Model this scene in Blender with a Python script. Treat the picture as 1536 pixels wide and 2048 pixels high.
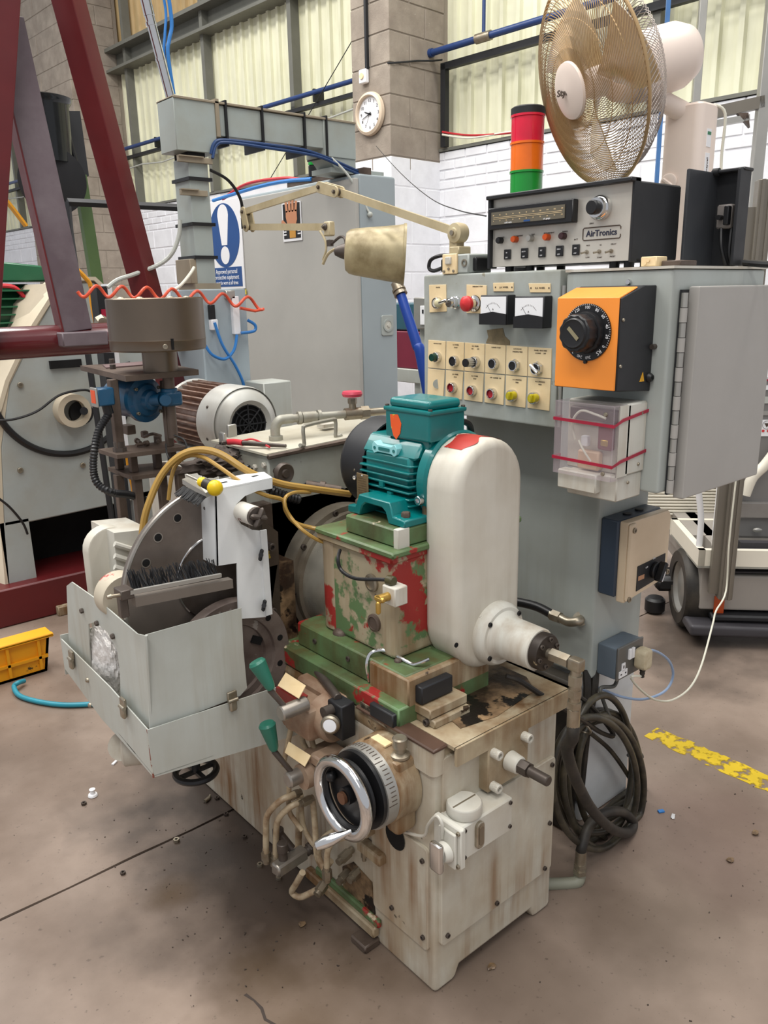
import bpy, bmesh, math, random
from mathutils import Vector, Matrix, Quaternion
V = Vector
random.seed(7)
scene = bpy.context.scene
COL = scene.collection
for o in list(bpy.data.objects):
    bpy.data.objects.remove(o)

# ------------------------------------------------------------------ camera
FPX = 1595.0
CAM = V((-1.05125, -1.09349, 1.6))
ROT = Matrix(((0.76060468, 0.18568156, -0.62209555),
              (-0.64893653, 0.18936825, -0.73689962),
              (-0.01902353, 0.96418983, 0.26452992)))
cd = bpy.data.cameras.new('camera')
cd.sensor_fit = 'VERTICAL'
cd.sensor_height = 24.0
cd.lens = 24.0 * FPX / 2048.0
cd.clip_start = 0.05
cam = bpy.data.objects.new('camera', cd)
COL.objects.link(cam)
cam.matrix_world = Matrix.Translation(CAM) @ ROT.to_4x4()
scene.camera = cam

# ------------------------------------------------------------------ world and lamps
wd = bpy.data.worlds.new('world')
scene.world = wd
wd.use_nodes = True
bgn = wd.node_tree.nodes['Background']
bgn.inputs[0].default_value = (0.93, 0.95, 1.0, 1)
bgn.inputs[1].default_value = 0.58
vs = scene.view_settings
vs.view_transform = 'Standard'
vs.look = 'None'
vs.exposure = 0.0
vs.gamma = 1.0
vs.use_curve_mapping = False

def bay_light(loc, sx, sy, power, col=(1, 0.97, 0.92), rz=0.0):
    ld = bpy.data.lights.new('bay_light', 'AREA')
    ld.shape = 'RECTANGLE'
    ld.size, ld.size_y = sx, sy
    ld.energy = power
    ld.color = col
    o = bpy.data.objects.new('bay_light', ld)
    o.location = loc
    o.rotation_euler = (0, 0, rz)
    COL.objects.link(o)
bay_light((-0.8, 0.6, 6.5), 0.8, 6.0, 210)
bay_light((2.6, 0.2, 6.5), 0.8, 6.0, 170)
bay_light((-2.2, 5.0, 6.5), 0.8, 6.0, 300)
bay_light((1.0, 5.0, 6.5), 0.8, 6.0, 260)
bay_light((-3.0, -2.5, 6.0), 0.8, 5.0, 200)

# a pixel of the 1536x2048 photograph to the world point lying on one measured plane
def U(px, py, x=None, y=None, z=None):
    r = ROT @ V(((px - 768.0) / FPX, -(py - 1024.0) / FPX, -1.0))
    if x is not None: t = (x - CAM.x) / r.x
    elif y is not None: t = (y - CAM.y) / r.y
    else: t = (z - CAM.z) / r.z
    return CAM + r * t

# ------------------------------------------------------------------ mesh builder
AX = {'x': V((1, 0, 0)), 'y': V((0, 1, 0)), 'z': V((0, 0, 1))}
def vec(a):
    if isinstance(a, str):
        return -AX[a[1]] if a[0] == '-' else AX[a]
    return V(a).normalized()
def basis(d):
    d = V(d).normalized()
    u = V((0, 0, 1)) if abs(d.z) < 0.9 else V((0, 1, 0))
    u = (u - d * u.dot(d)).normalized()
    return d, u, d.cross(u)

class MB:
    def __init__(s, M=None):
        s.v, s.f, s.M = [], [], M
    def add(s, vs, fs, M=None):
        n = len(s.v)
        for p in vs:
            p = V(p)
            if M is not None: p = M @ p
            if s.M is not None: p = s.M @ p
            s.v.append(p)
        for f in fs: s.f.append([i + n for i in f])
        return s
    def addbm(s, bm, M=None):
        bm.verts.index_update()
        s.add([v.co.copy() for v in bm.verts], [[v.index for v in f.verts] for f in bm.faces], M)
        bm.free()
        return s
    def box(s, x0, x1, y0, y1, z0, z1, bev=0.0, seg=1, M=None):
        x0, x1 = min(x0, x1), max(x0, x1); y0, y1 = min(y0, y1), max(y0, y1); z0, z1 = min(z0, z1), max(z0, z1)
        vs = [(x0, y0, z0), (x1, y0, z0), (x1, y1, z0), (x0, y1, z0), (x0, y0, z1), (x1, y0, z1), (x1, y1, z1), (x0, y1, z1)]
        fs = [(0, 3, 2, 1), (4, 5, 6, 7), (0, 1, 5, 4), (1, 2, 6, 5), (2, 3, 7, 6), (3, 0, 4, 7)]
        bev = min(bev, 0.45 * min(x1 - x0, y1 - y0, z1 - z0))
        if bev <= 0: return s.add(vs, fs, M)
        return s._bev(vs, fs, bev, seg, M)
    def _bev(s, vs, fs, bev, seg, M=None, ang=0.5):
        bm = bmesh.new()
        bv = [bm.verts.new(p) for p in vs]
        for f in fs: bm.faces.new([bv[i] for i in f])
        bm.normal_update()
        es = [e for e in bm.edges if len(e.link_faces) == 2 and e.calc_face_angle(0) > ang]
        bmesh.ops.bevel(bm, geom=es, offset=bev, segments=seg, profile=0.5, affect='EDGES', clamp_overlap=True)
        return s.addbm(bm, M)
    def cbox(s, c, sx, sy, sz, M=None, bev=0, seg=1):
        c = V(c)
        T = Matrix.Translation(c) @ (M.to_4x4() if M is not None else Matrix.Identity(4))
        return s.box(-sx / 2, sx / 2, -sy / 2, sy / 2, -sz / 2, sz / 2, bev, seg, T)
    def prism(s, pts, ax, a0, a1, bev=0, seg=1, M=None):
        def P(p, a):
            return (a, p[0], p[1]) if ax == 'x' else ((p[0], a, p[1]) if ax == 'y' else (p[0], p[1], a))
        n = len(pts)
        area = sum(pts[i][0] * pts[(i + 1) % n][1] - pts[(i + 1) % n][0] * pts[i][1] for i in range(n))
        if (area < 0) != (ax == 'y'): pts = pts[::-1]
        a0, a1 = min(a0, a1), max(a0, a1)
        vs = [P(p, a0) for p in pts] + [P(p, a1) for p in pts]
        fs = [list(range(n))[::-1], list(range(n, 2 * n))] + [(i, (i + 1) % n, n + (i + 1) % n, n + i) for i in range(n)]
        if bev <= 0: return s.add(vs, fs, M)
        return s._bev(vs, fs, bev, seg, M, 0.6)
    def lathe(s, prof, o, d, n=24, cap=True):
        d, u, w = basis(vec(d)); o = V(o)
        vs, fs = [], []
        for r, t in prof:
            for k in range(n):
                a = 2 * math.pi * k / n
                vs.append(o + d * t + (u * math.cos(a) + w * math.sin(a)) * max(r, 1e-5))
        for i in range(len(prof) - 1):
            for k in range(n):
                k2 = (k + 1) % n
                fs.append((i * n + k, i * n + k2, (i + 1) * n + k2, (i + 1) * n + k))
        if cap:
            fs.append(list(range(n))[::-1])
            m = (len(prof) - 1) * n
            fs.append(list(range(m, m + n)))
        return s.add(vs, fs)
    def cyl(s, p0, p1, r0, r1=None, n=20, bev=0.0):
        p0, p1 = V(p0), V(p1); L = (p1 - p0).length
        r1 = r0 if r1 is None else r1
        if bev > 0: pr = [(r0 - bev, 0), (r0, bev), (r1, L - bev), (r1 - bev, L)]
        else: pr = [(r0, 0), (r1, L)]
        return s.lathe(pr, p0, p1 - p0, n)
    def hexn(s, p0, p1, r):
        return s.cyl(p0, p1, r, n=6)
    def ring(s, c, d, r0, r1, h, n=32):
        return s.lathe([(r0, 0), (r1, 0), (r1, h), (r0, h), (r0, 0)], c, d, n, cap=False)
    def torus(s, c, d, R, r, n=40, m=10, a0=0, a1=2 * math.pi):
        d, u, w = basis(vec(d)); c = V(c)
        full = abs(a1 - a0 - 2 * math.pi) < 1e-6
        pts = [c + (u * math.cos(a0 + (a1 - a0) * k / n) + w * math.sin(a0 + (a1 - a0) * k / n)) * R for k in range(n + (0 if full else 1))]
        return s.sweep(pts, r, m, full)
    def sweep(s, pts, r, m=8, closed=False):
        pts = [V(p) for p in pts]; n = len(pts)
        rr = r if isinstance(r, (list, tuple)) else [r] * n
        tg = []
        for i in range(n):
            if closed: t = pts[(i + 1) % n] - pts[i - 1]
            else: t = pts[min(i + 1, n - 1)] - pts[max(i - 1, 0)]
            tg.append(t.normalized() if t.length > 1e-9 else V((0, 0, 1)))
        _, u, _ = basis(tg[0])
        us = [u]
        for i in range(1, n):
            u = us[-1] - tg[i] * us[-1].dot(tg[i])
            us.append(u.normalized() if u.length > 1e-6 else basis(tg[i])[1])
        if closed:
            u = us[-1] - tg[0] * us[-1].dot(tg[0]); u.normalize()
            tw = math.atan2(tg[0].dot(u.cross(us[0])), u.dot(us[0]))
            us = [Quaternion(tg[i], tw * i / n) @ us[i] for i in range(n)]
        vs, fs = [], []
        for i in range(n):
            w = tg[i].cross(us[i])
            for k in range(m):
                a = 2 * math.pi * k / m
                vs.append(pts[i] + (us[i] * math.cos(a) + w * math.sin(a)) * rr[i])
        for i in range(n if closed else n - 1):
            j = (i + 1) % n
            for k in range(m):
                k2 = (k + 1) % m
                fs.append((i * m + k, i * m + k2, j * m + k2, j * m + k))
        if not closed:
            fs.append(list(range(m))[::-1]); fs.append(list(range((n - 1) * m, n * m)))
        return s.add(vs, fs)
    def tube(s, pts, r, m=8, res=6, closed=False):
        return s.sweep(smooth(pts, res, closed), r, m, closed)
    def ribbed(s, pts, r, pitch=0.012, m=10):
        P = resample(smooth(pts, 10), pitch / 2)
        return s.sweep(P, [r if i % 2 else r * 0.8 for i in range(len(P))], m)
    def sphere(s, c, r, n=16, sc=(1, 1, 1)):
        bm = bmesh.new()
        bmesh.ops.create_uvsphere(bm, u_segments=n, v_segments=max(6, n // 2), radius=1)
        return s.addbm(bm, Matrix.Translation(V(c)) @ Matrix.Diagonal((r * sc[0], r * sc[1], r * sc[2], 1)))
    def strip(s, pts, d, w, th):
        """a flat band that follows pts, w wide along d and th thick"""
        pts = [V(p) for p in pts]; d = vec(d); n = len(pts); vs = []
        for i in range(n):
            t = (pts[min(i + 1, n - 1)] - pts[max(i - 1, 0)]).normalized()
            nn = t.cross(d).normalized()
            for a, b in ((-1, -1), (1, -1), (1, 1), (-1, 1)):
                vs.append(pts[i] + d * (a * w / 2) + nn * (b * th / 2))
        fs = [(0, 1, 2, 3), [4 * n - 1, 4 * n - 2, 4 * n - 3, 4 * n - 4]]
        for i in range(n - 1):
            for k in range(4):
                k2 = (k + 1) % 4
                fs.append((4 * i + k, 4 * (i + 1) + k, 4 * (i + 1) + k2, 4 * i + k2))
        return s.add(vs, fs)
    def plate(s, pts, d, th):
        """polygon pts (coplanar, in order) given thickness th along d"""
        pts = [V(p) for p in pts]; d = vec(d) * th; n = len(pts)
        nn = V((0, 0, 0))
        for i in range(n): nn += pts[i].cross(pts[(i + 1) % n])
        if nn.dot(d) < 0: pts = pts[::-1]
        vs = pts + [p + d for p in pts]
        fs = [list(range(n))[::-1], list(range(n, 2 * n))] + [(i, (i + 1) % n, n + (i + 1) % n, n + i) for i in range(n)]
        return s.add(vs, fs)

def smooth(pts, res=6, closed=False):
    pts = [V(p) for p in pts]; n = len(pts); out = []
    if n < 3: return pts
    for i in range(n if closed else n - 1):
        g = (lambda k: pts[k % n]) if closed else (lambda k: pts[max(0, min(n - 1, k))])
        p0, p1, p2, p3 = g(i - 1), g(i), g(i + 1), g(i + 2)
        for k in range(res):
            t = k / res
            out.append(0.5 * ((2 * p1) + (p2 - p0) * t + (2 * p0 - 5 * p1 + 4 * p2 - p3) * t * t + (3 * p1 - p0 - 3 * p2 + p3) * t ** 3))
    if not closed: out.append(pts[-1])
    return out
def resample(pts, step):
    out = [pts[0]]; acc = 0.0
    for i in range(1, len(pts)):
        a, b = pts[i - 1], pts[i]; L = (b - a).length
        while acc + L >= step and L > 1e-9:
            a = a + (b - a) * ((step - acc) / L); L = (b - a).length; acc = 0.0
            out.append(a)
        acc += L
    return out
def arc(c, R, a0, a1, n):
    return [(c[0] + R * math.cos(math.radians(a0 + (a1 - a0) * i / n)), c[1] + R * math.sin(math.radians(a0 + (a1 - a0) * i / n))) for i in range(n + 1)]
def capsule(cx, z0, z1, r, n=12):
    return arc((cx, z1), r, 0, 180, n) + arc((cx, z0), r, 180, 360, n)
def rrect(x0, x1, y0, y1, r, n=4):
    return (arc((x1 - r, y1 - r), r, 0, 90, n) + arc((x0 + r, y1 - r), r, 90, 180, n) +
            arc((x0 + r, y0 + r), r, 180, 270, n) + arc((x1 - r, y0 + r), r, 270, 360, n))

# ------------------------------------------------------------------ objects
def world_origin(o):
    p = V((0, 0, 0))
    while o is not None:
        p += o.location; o = o.parent
    return p
def mesh_of(mb, m, off, name, flat=False):
    me = bpy.data.meshes.new(name)
    me.from_pydata([tuple(p - off) for p in mb.v], [], mb.f)
    for mm in (m if isinstance(m, (list, tuple)) else [m]): me.materials.append(mm)
    if not flat:
        me.polygons.foreach_set('use_smooth', [True] * len(me.polygons))
        me.set_sharp_from_angle(angle=math.radians(38))
    me.update()
    return me
def part(name, mb, m, parent, label=None, flat=False):
    o = bpy.data.objects.new(name, mesh_of(mb, m, world_origin(parent), name, flat))
    o.parent = parent
    COL.objects.link(o)
    if not flat and 8 < len(mb.v) < 600:
        w = o.modifiers.new('wn', 'WEIGHTED_NORMAL'); w.keep_sharp = True
    if label: o['label'] = label
    return o
def thing(name, label, cat, loc, group=None):
    o = bpy.data.objects.new(name, None)
    o.location = V(loc); o.empty_display_size = 0.05
    COL.objects.link(o)
    o['label'] = label; o['category'] = cat
    if group: o['group'] = group
    return o
def solo(name, mb, m, label, cat, group=None, kind=None, flat=False):
    lo = V((min(p.x for p in mb.v), min(p.y for p in mb.v), min(p.z for p in mb.v)))
    hi = V((max(p.x for p in mb.v), max(p.y for p in mb.v), max(p.z for p in mb.v)))
    base = V(((lo.x + hi.x) / 2, (lo.y + hi.y) / 2, lo.z))
    o = bpy.data.objects.new(name, mesh_of(mb, m, base, name, flat))
    o.location = base
    COL.objects.link(o)
    if label: o['label'] = label
    if cat: o['category'] = cat
    if group: o['group'] = group
    if kind: o['kind'] = kind
    return o
def struct(name, mb, m, label=None, flat=False):
    o = solo(name, mb, m, label, None, None, 'structure', flat)
    return o
UNIT = {}
def inst(name, shape, parent, p, d, r, h, m):
    """small fastener sharing one unit mesh: its base at p, axis along d"""
    key = (shape, m.name)
    if key not in UNIT:
        mb = MB()
        if shape == 'hex': mb.lathe([(1, 0), (1, .8), (.85, 1)], (0, 0, 0), 'z', 6)
        elif shape == 'cap': mb.lathe([(1, 0), (1, .9), (.9, 1), (.55, 1), (.55, .5)], (0, 0, 0), 'z', 12)
        elif shape == 'dome': mb.lathe([(1, 0), (.95, .4), (.7, .8), (.3, 1)], (0, 0, 0), 'z', 12)
        elif shape == 'disc': mb.lathe([(1, 0), (1, 1)], (0, 0, 0), 'z', 14)
        elif shape == 'slot':
            mb.lathe([(1, 0), (1, .6), (.8, 1)], (0, 0, 0), 'z', 12)
        UNIT[key] = mesh_of(mb, m, V((0, 0, 0)), shape)
    o = bpy.data.objects.new(name, UNIT[key])
    o.parent = parent
    d = vec(d)
    o.rotation_mode = 'QUATERNION'
    o.rotation_quaternion = V((0, 0, 1)).rotation_difference(d)
    o.location = V(p) - world_origin(parent)
    o.scale = (r, r, h)
    COL.objects.link(o)
    return o
def text(body, parent, o, xd, yd, size, m, name='lettering', ext=0.0004, align='CENTER', bold=0.0, sx=1.0):
    cu = bpy.data.curves.new('t', 'FONT')
    cu.body = body; cu.size = size; cu.align_x = align; cu.align_y = 'CENTER'
    cu.extrude = ext; cu.resolution_u = 2; cu.offset = bold
    tmp = bpy.data.objects.new('t', cu)
    COL.objects.link(tmp)
    dg = bpy.context.evaluated_depsgraph_get()
    me = bpy.data.meshes.new_from_object(tmp.evaluated_get(dg))
    bpy.data.objects.remove(tmp); bpy.data.curves.remove(cu)
    xd = V(xd).normalized(); yd = V(yd); yd = (yd - xd * yd.dot(xd)).normalized(); zd = xd.cross(yd)
    M = Matrix((xd, yd, zd)).transposed().to_4x4() @ Matrix.Diagonal((sx, 1, 1, 1))
    me.transform(Matrix.Translation(V(o) - world_origin(parent)) @ M)
    me.materials.clear(); me.materials.append(m)
    t = bpy.data.objects.new(name, me)
    t.parent = parent
    COL.objects.link(t)
    return t

# ------------------------------------------------------------------ materials
def lin(c):
    return tuple(((x / 255) / 12.92 if x / 255 <= 0.04045 else ((x / 255 + 0.055) / 1.055) ** 2.4) for x in c) + (1.0,)
def mat(name, col, rough=0.5, metal=0.0, var=0.12, vs=5.0, streak=None, chips=None, dirt=None, bump=0.0, bs=60.0,
        spec=0.5, trans=0.0, alpha=1.0, emit=None, vcol=None, coat=0.0, ior=1.45):
    m = bpy.data.materials.new(name)
    m.use_nodes = True
    nt = m.node_tree; N = nt.nodes; L = nt.links
    b = N['Principled BSDF']
    b.inputs['Roughness'].default_value = rough
    b.inputs['Metallic'].default_value = metal
    b.inputs['Specular IOR Level'].default_value = spec
    b.inputs['Transmission Weight'].default_value = trans
    b.inputs['Alpha'].default_value = alpha
    b.inputs['Coat Weight'].default_value = coat
    b.inputs['IOR'].default_value = ior
    tc = N.new('ShaderNodeTexCoord').outputs['Object']
    def noise(scale, mp=None, detail=4, off=0.0):
        n = N.new('ShaderNodeTexNoise'); n.inputs['Scale'].default_value = scale; n.inputs['Detail'].default_value = detail
        n.inputs['Roughness'].default_value = 0.6
        q = N.new('ShaderNodeMapping'); q.inputs['Location'].default_value = (off, off * .7, off * 1.3)
        if mp: q.inputs['Scale'].default_value = mp
        L.new(tc, q.inputs[0]); L.new(q.outputs[0], n.inputs['Vector'])
        return n.outputs['Fac']
    def ramp(fac, a, c):
        r = N.new('ShaderNodeMapRange'); r.inputs['From Min'].default_value = a; r.inputs['From Max'].default_value = c
        r.clamp = True
        L.new(fac, r.inputs['Value']); return r.outputs[0]
    def mul(x, k):
        q = N.new('ShaderNodeMath'); q.operation = 'MULTIPLY'; L.new(x, q.inputs[0])
        if isinstance(k, (int, float)): q.inputs[1].default_value = k
        else: L.new(k, q.inputs[1])
        return q.outputs[0]
    def mix(fac, a, c):
        q = N.new('ShaderNodeMix'); q.data_type = 'RGBA'
        if isinstance(fac, (int, float)): q.inputs['Factor'].default_value = fac
        else: L.new(fac, q.inputs['Factor'])
        for s, x in ((q.inputs[6], a), (q.inputs[7], c)):
            if isinstance(x, tuple): s.default_value = x
            else: L.new(x, s)
        return q.outputs[2]
    base = lin(col)
    dk = lin(vcol) if vcol else tuple(x * (1 - 2.2 * var) for x in base[:3]) + (1,)
    c = mix(ramp(noise(vs), .35, .75), base, dk)
    if dirt:       # (colour, amount, scale)
        c = mix(mul(ramp(noise(dirt[2], None, 6, 3.1), .42, .68), dirt[1]), c, lin(dirt[0]))
    if streak:     # (colour, amount): runs down the surface
        sh_ = streak[2] if len(streak) > 2 else 0
        a = ramp(noise(1.0, (26, 26, 1.3), 6, 1.7), .42 - sh_, .67 - sh_)
        a = mul(a, ramp(noise(4.2, (1, 1, .6), 3, 5.2), .42 - sh_, .62 - sh_))
        w2 = mul(ramp(noise(1.0, (7, 7, 1.6), 4, 9.3), .48 - sh_, .66 - sh_), .62 * streak[1])
        c = mix(w2, c, lin(tuple((x + y) / 2 for x, y in zip(streak[0], col))))
        c = mix(mul(a, streak[1]), c, lin(streak[0]))
    if chips:      # (colour, threshold, scale)
        for cc, th, sc in (chips if isinstance(chips, list) else [chips]):
            c = mix(ramp(noise(sc, None, 8, sc * .37), th, th + .025), c, lin(cc))
    L.new(c, b.inputs['Base Color'])
    if emit:
        b.inputs['Emission Color'].default_value = lin(emit[0]); b.inputs['Emission Strength'].default_value = emit[1]
    rr = N.new('ShaderNodeMapRange')
    rr.inputs['To Min'].default_value = max(0.03, rough - .12); rr.inputs['To Max'].default_value = min(1, rough + .12)
    L.new(noise(vs * 3, None, 4, 8.8), rr.inputs['Value']); L.new(rr.outputs[0], b.inputs['Roughness'])
    if bump > 0:
        bp = N.new('ShaderNodeBump'); bp.inputs['Strength'].default_value = bump; bp.inputs['Distance'].default_value = 0.004
        L.new(noise(bs, None, 5), bp.inputs['Height']); L.new(bp.outputs[0], b.inputs['Normal'])
    return m
RUST = (120, 84, 44); DARK = (52, 44, 36)
M = dict(
    cream=mat('worn_cream_paint', (200, 195, 180), .5, var=.06, streak=((124, 84, 42), .9, .0), dirt=((158, 138, 108), .6, 4), chips=((70, 62, 52), .69, 14), bump=.08),
    cream2=mat('cover_cream_paint', (206, 204, 194), .45, var=.05, streak=((140, 108, 70), .4), dirt=((160, 146, 122), .4, 5), chips=((84, 74, 62), .72, 22)),
    grime=mat('oily_cream_paint', (186, 174, 148), .42, var=.1, streak=((104, 68, 30), .95, .05), dirt=((108, 82, 50), .8, 5), chips=((60, 46, 32), .63, 12), bump=.15),
    oily=mat('oil_and_shade_black', (60, 46, 36), .32, var=.2, dirt=((170, 140, 105), .9, 9), chips=((24, 20, 17), .56, 8), bump=.3),  # oil black, also used to paint the shaded recess and interior
    grey=mat('cabinet_grey_paint', (170, 176, 172), .45, var=.04, streak=((140, 138, 126), .35), dirt=((148, 150, 142), .3, 4)),
    panel=mat('scuffed_panel_paint', (172, 177, 172), .45, var=.05, dirt=((134, 132, 116), .55, 7), chips=((140, 136, 118), .68, 18)),
    door=mat('door_grey_paint', (166, 163, 158), .5, var=.03),
    sheet=mat('sheet_grey_paint', (186, 190, 184), .45, var=.04, streak=((140, 124, 98), .3), dirt=((160, 158, 146), .35, 4), chips=((90, 86, 76), .73, 20)),
    white=mat('white_enamel', (226, 228, 228), .4, var=.03, dirt=((180, 182, 182), .4, 5)),
    teal=mat('teal_motor_paint', (0, 112, 112), .32, var=.12, vs=9, chips=((40, 52, 48), .72, 25), coat=.2),
    green=mat('chipped_green_paint', (96, 126, 84), .45, var=.12, chips=[((150, 40, 36), .57, 7), ((190, 176, 148), .64, 11)], dirt=((64, 58, 36), .8, 8), streak=((90, 66, 30), .6)),
    peel=mat('peeling_layers_paint', (176, 164, 138), .45, var=.12, streak=((112, 78, 34), .95), chips=[((94, 120, 80), .51, 5), ((150, 42, 38), .56, 6), ((66, 40, 34), .64, 9)], bump=.12),
    black=mat('black_plastic', (26, 26, 28), .4, var=.1),
    satin=mat('satin_black_paint', (34, 35, 38), .5, var=.1),
    rubber=mat('black_rubber', (40, 37, 34), .55, var=.15, dirt=((86, 78, 66), .4, 12)),
    oilhose=mat('oily_hose_rubber', (52, 48, 40), .42, var=.2, dirt=((98, 90, 70), .5, 20)),
    steel=mat('machined_steel', (168, 162, 154), .33, .7, var=.12, dirt=((96, 84, 70), .5, 10)),
    dsteel=mat('dark_oiled_steel', (92, 84, 78), .42, .4, var=.18, dirt=((60, 46, 36), .6, 12)),
    rsteel=mat('brown_stained_steel', (104, 90, 80), .5, .25, var=.15, dirt=((58, 44, 36), .7, 9), bump=.1),
    chrome=mat('chrome', (215, 215, 215), .14, 1.0, var=.04),
    brass=mat('brass', (196, 160, 84), .35, .8, var=.1),
    alu=mat('aluminium', (176, 174, 168), .4, .7, var=.06),
    zinc=mat('zinc_fitting', (170, 162, 146), .38, .8, var=.14, dirt=((120, 96, 64), .5, 20)),
    plate=mat('cream_label_plate', (240, 216, 172), .5, var=.05, dirt=((214, 182, 128), .5, 9)),
    ink=mat('label_ink', (72, 60, 50), .6, var=0.0),
    orange=mat('orange_enamel', (248, 150, 58), .42, var=.04),
    red=mat('red_plastic', (206, 48, 52), .35, var=.05),
    dred=mat('red_lens', (176, 32, 44), .25, var=.05),
    yellow=mat('yellow_lens', (196, 180, 30), .25, var=.1),
    dgreen=mat('dark_green_lens', (18, 60, 48), .25, var=.1),
    knob=mat('green_knob_plastic', (42, 110, 92), .35, var=.1),
    maroon=mat('maroon_paint', (98, 28, 30), .38, var=.1, dirt=((76, 30, 34), .4, 3), bump=.05, bs=25),
    maroon2=mat('dusty_maroon_paint', (96, 82, 88), .5, var=.1, dirt=((128, 118, 122), .5, 5)),
    bluem=mat('blue_gearbox_paint', (24, 78, 112), .35, var=.1, coat=.2),
    copper=mat('copper_brown_fins', (150, 120, 104), .4, .5, var=.1, dirt=((206, 190, 180), .5, 16)),
    silver=mat('silver_motor_paint', (196, 196, 190), .4, .2, var=.06, dirt=((160, 150, 136), .4, 7)),
    amber=mat('amber_hose', (190, 152, 78), .3, var=.1, trans=.25),
    bluehose=mat('blue_air_hose', (48, 120, 190), .35, var=.05),
    redhose=mat('orange_red_coil_hose', (220, 88, 60), .35, var=.05),
    whitecord=mat('white_cord', (222, 220, 204), .5, var=.05),
    paper=mat('white_print', (238, 238, 240), .5, var=.02),
    signblue=mat('sign_blue', (34, 76, 136), .45, var=.03),
    tan=mat('skin_print', (202, 140, 104), .6, var=.1),
    dark=mat('dark_void', (10, 9, 9), .9, var=0.0),
)
# ================================================================== the setting
def floor_mat():
    m = mat('concrete_floor', (152, 135, 122), .42, var=.1, vs=1.2, bump=.12, bs=35, dirt=((104, 88, 76), .75, 1.6))
    nt = m.node_tree; N = nt.nodes; L = nt.links
    b = N['Principled BSDF']; src = b.inputs['Base Color'].links[0].from_socket
    geo = N.new('ShaderNodeNewGeometry').outputs['Position']
    c = src
    # oil stains, deepened by the base, with shadow painted in under the truck: (centre x, y, radius, colour, strength), edges broken by noise
    nz = N.new('ShaderNodeTexNoise'); nz.inputs['Scale'].default_value = 4.0; nz.inputs['Detail'].default_value = 8
    L.new(geo, nz.inputs['Vector'])
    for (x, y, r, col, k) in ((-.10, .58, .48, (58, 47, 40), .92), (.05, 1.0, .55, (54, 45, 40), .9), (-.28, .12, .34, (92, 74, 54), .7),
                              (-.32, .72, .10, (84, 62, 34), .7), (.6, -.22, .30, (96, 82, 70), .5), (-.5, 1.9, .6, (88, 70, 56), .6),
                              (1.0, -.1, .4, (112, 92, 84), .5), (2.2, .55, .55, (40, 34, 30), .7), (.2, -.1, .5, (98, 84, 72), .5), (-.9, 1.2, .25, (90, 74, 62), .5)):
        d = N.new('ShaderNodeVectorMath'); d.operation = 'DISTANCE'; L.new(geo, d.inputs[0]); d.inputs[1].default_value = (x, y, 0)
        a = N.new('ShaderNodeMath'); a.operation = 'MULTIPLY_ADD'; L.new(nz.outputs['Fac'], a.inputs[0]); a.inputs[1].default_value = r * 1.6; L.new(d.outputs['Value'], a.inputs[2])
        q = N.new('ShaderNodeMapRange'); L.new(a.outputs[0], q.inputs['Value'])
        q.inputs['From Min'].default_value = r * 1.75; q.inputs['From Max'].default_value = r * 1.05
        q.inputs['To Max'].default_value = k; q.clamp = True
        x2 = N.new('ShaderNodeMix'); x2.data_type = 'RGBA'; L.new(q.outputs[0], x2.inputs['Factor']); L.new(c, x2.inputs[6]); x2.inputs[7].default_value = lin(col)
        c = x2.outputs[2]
    # small specks of swarf and grit
    vo = N.new('ShaderNodeTexNoise'); vo.inputs['Scale'].default_value = 70; vo.inputs['Detail'].default_value = 2; L.new(geo, vo.inputs['Vector'])
    q = N.new('ShaderNodeMapRange'); q.clamp = True; L.new(vo.outputs['Fac'], q.inputs['Value']); q.inputs['From Min'].default_value = .66; q.inputs['From Max'].default_value = .74; q.inputs['To Max'].default_value = .5
    x2 = N.new('ShaderNodeMix'); x2.data_type = 'RGBA'; L.new(q.outputs[0], x2.inputs['Factor']); L.new(c, x2.inputs[6]); x2.inputs[7].default_value = lin((66, 56, 50))
    L.new(x2.outputs[2], b.inputs['Base Color'])
    return m
FL = floor_mat()
JOINT = mat('joint_filler', (70, 60, 54), .8, var=.1)
fl = struct('floor', MB().box(-4, 7, -4, 19, -.12, -.006), JOINT, 'stained brown grey concrete floor with oil marks and cracked joints')
def slab(x0, x1, y0, y1):
    def edge(a, b, n):
        out = []
        for i in range(n):
            t = i / n
            out.append((a[0] + (b[0] - a[0]) * t + random.uniform(-.004, .004), a[1] + (b[1] - a[1]) * t + random.uniform(-.004, .004)))
        return out
    n = 60
    pts = edge((x0, y0), (x1, y0), n) + edge((x1, y0), (x1, y1), n) + edge((x1, y1), (x0, y1), n) + edge((x0, y1), (x0, y0), n)
    part('slab', MB().prism(pts, 'z', -.006, 0), FL, fl)
g = .007
g = .0035
slab(-4, 7, -4, .94 - g); slab(-4, 7, .94 + g, 19)
cr_ = [(-.33 + random.uniform(-.006, .006), .30 - i * .03) for i in range(40)]
part('crack', MB().prism([(a - .002 - .003 * random.random(), b) for a, b in cr_] + [(a + .002 + .003 * random.random(), b) for a, b in cr_[::-1]], 'z', .0001, .0006), JOINT, fl, flat=True)

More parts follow.
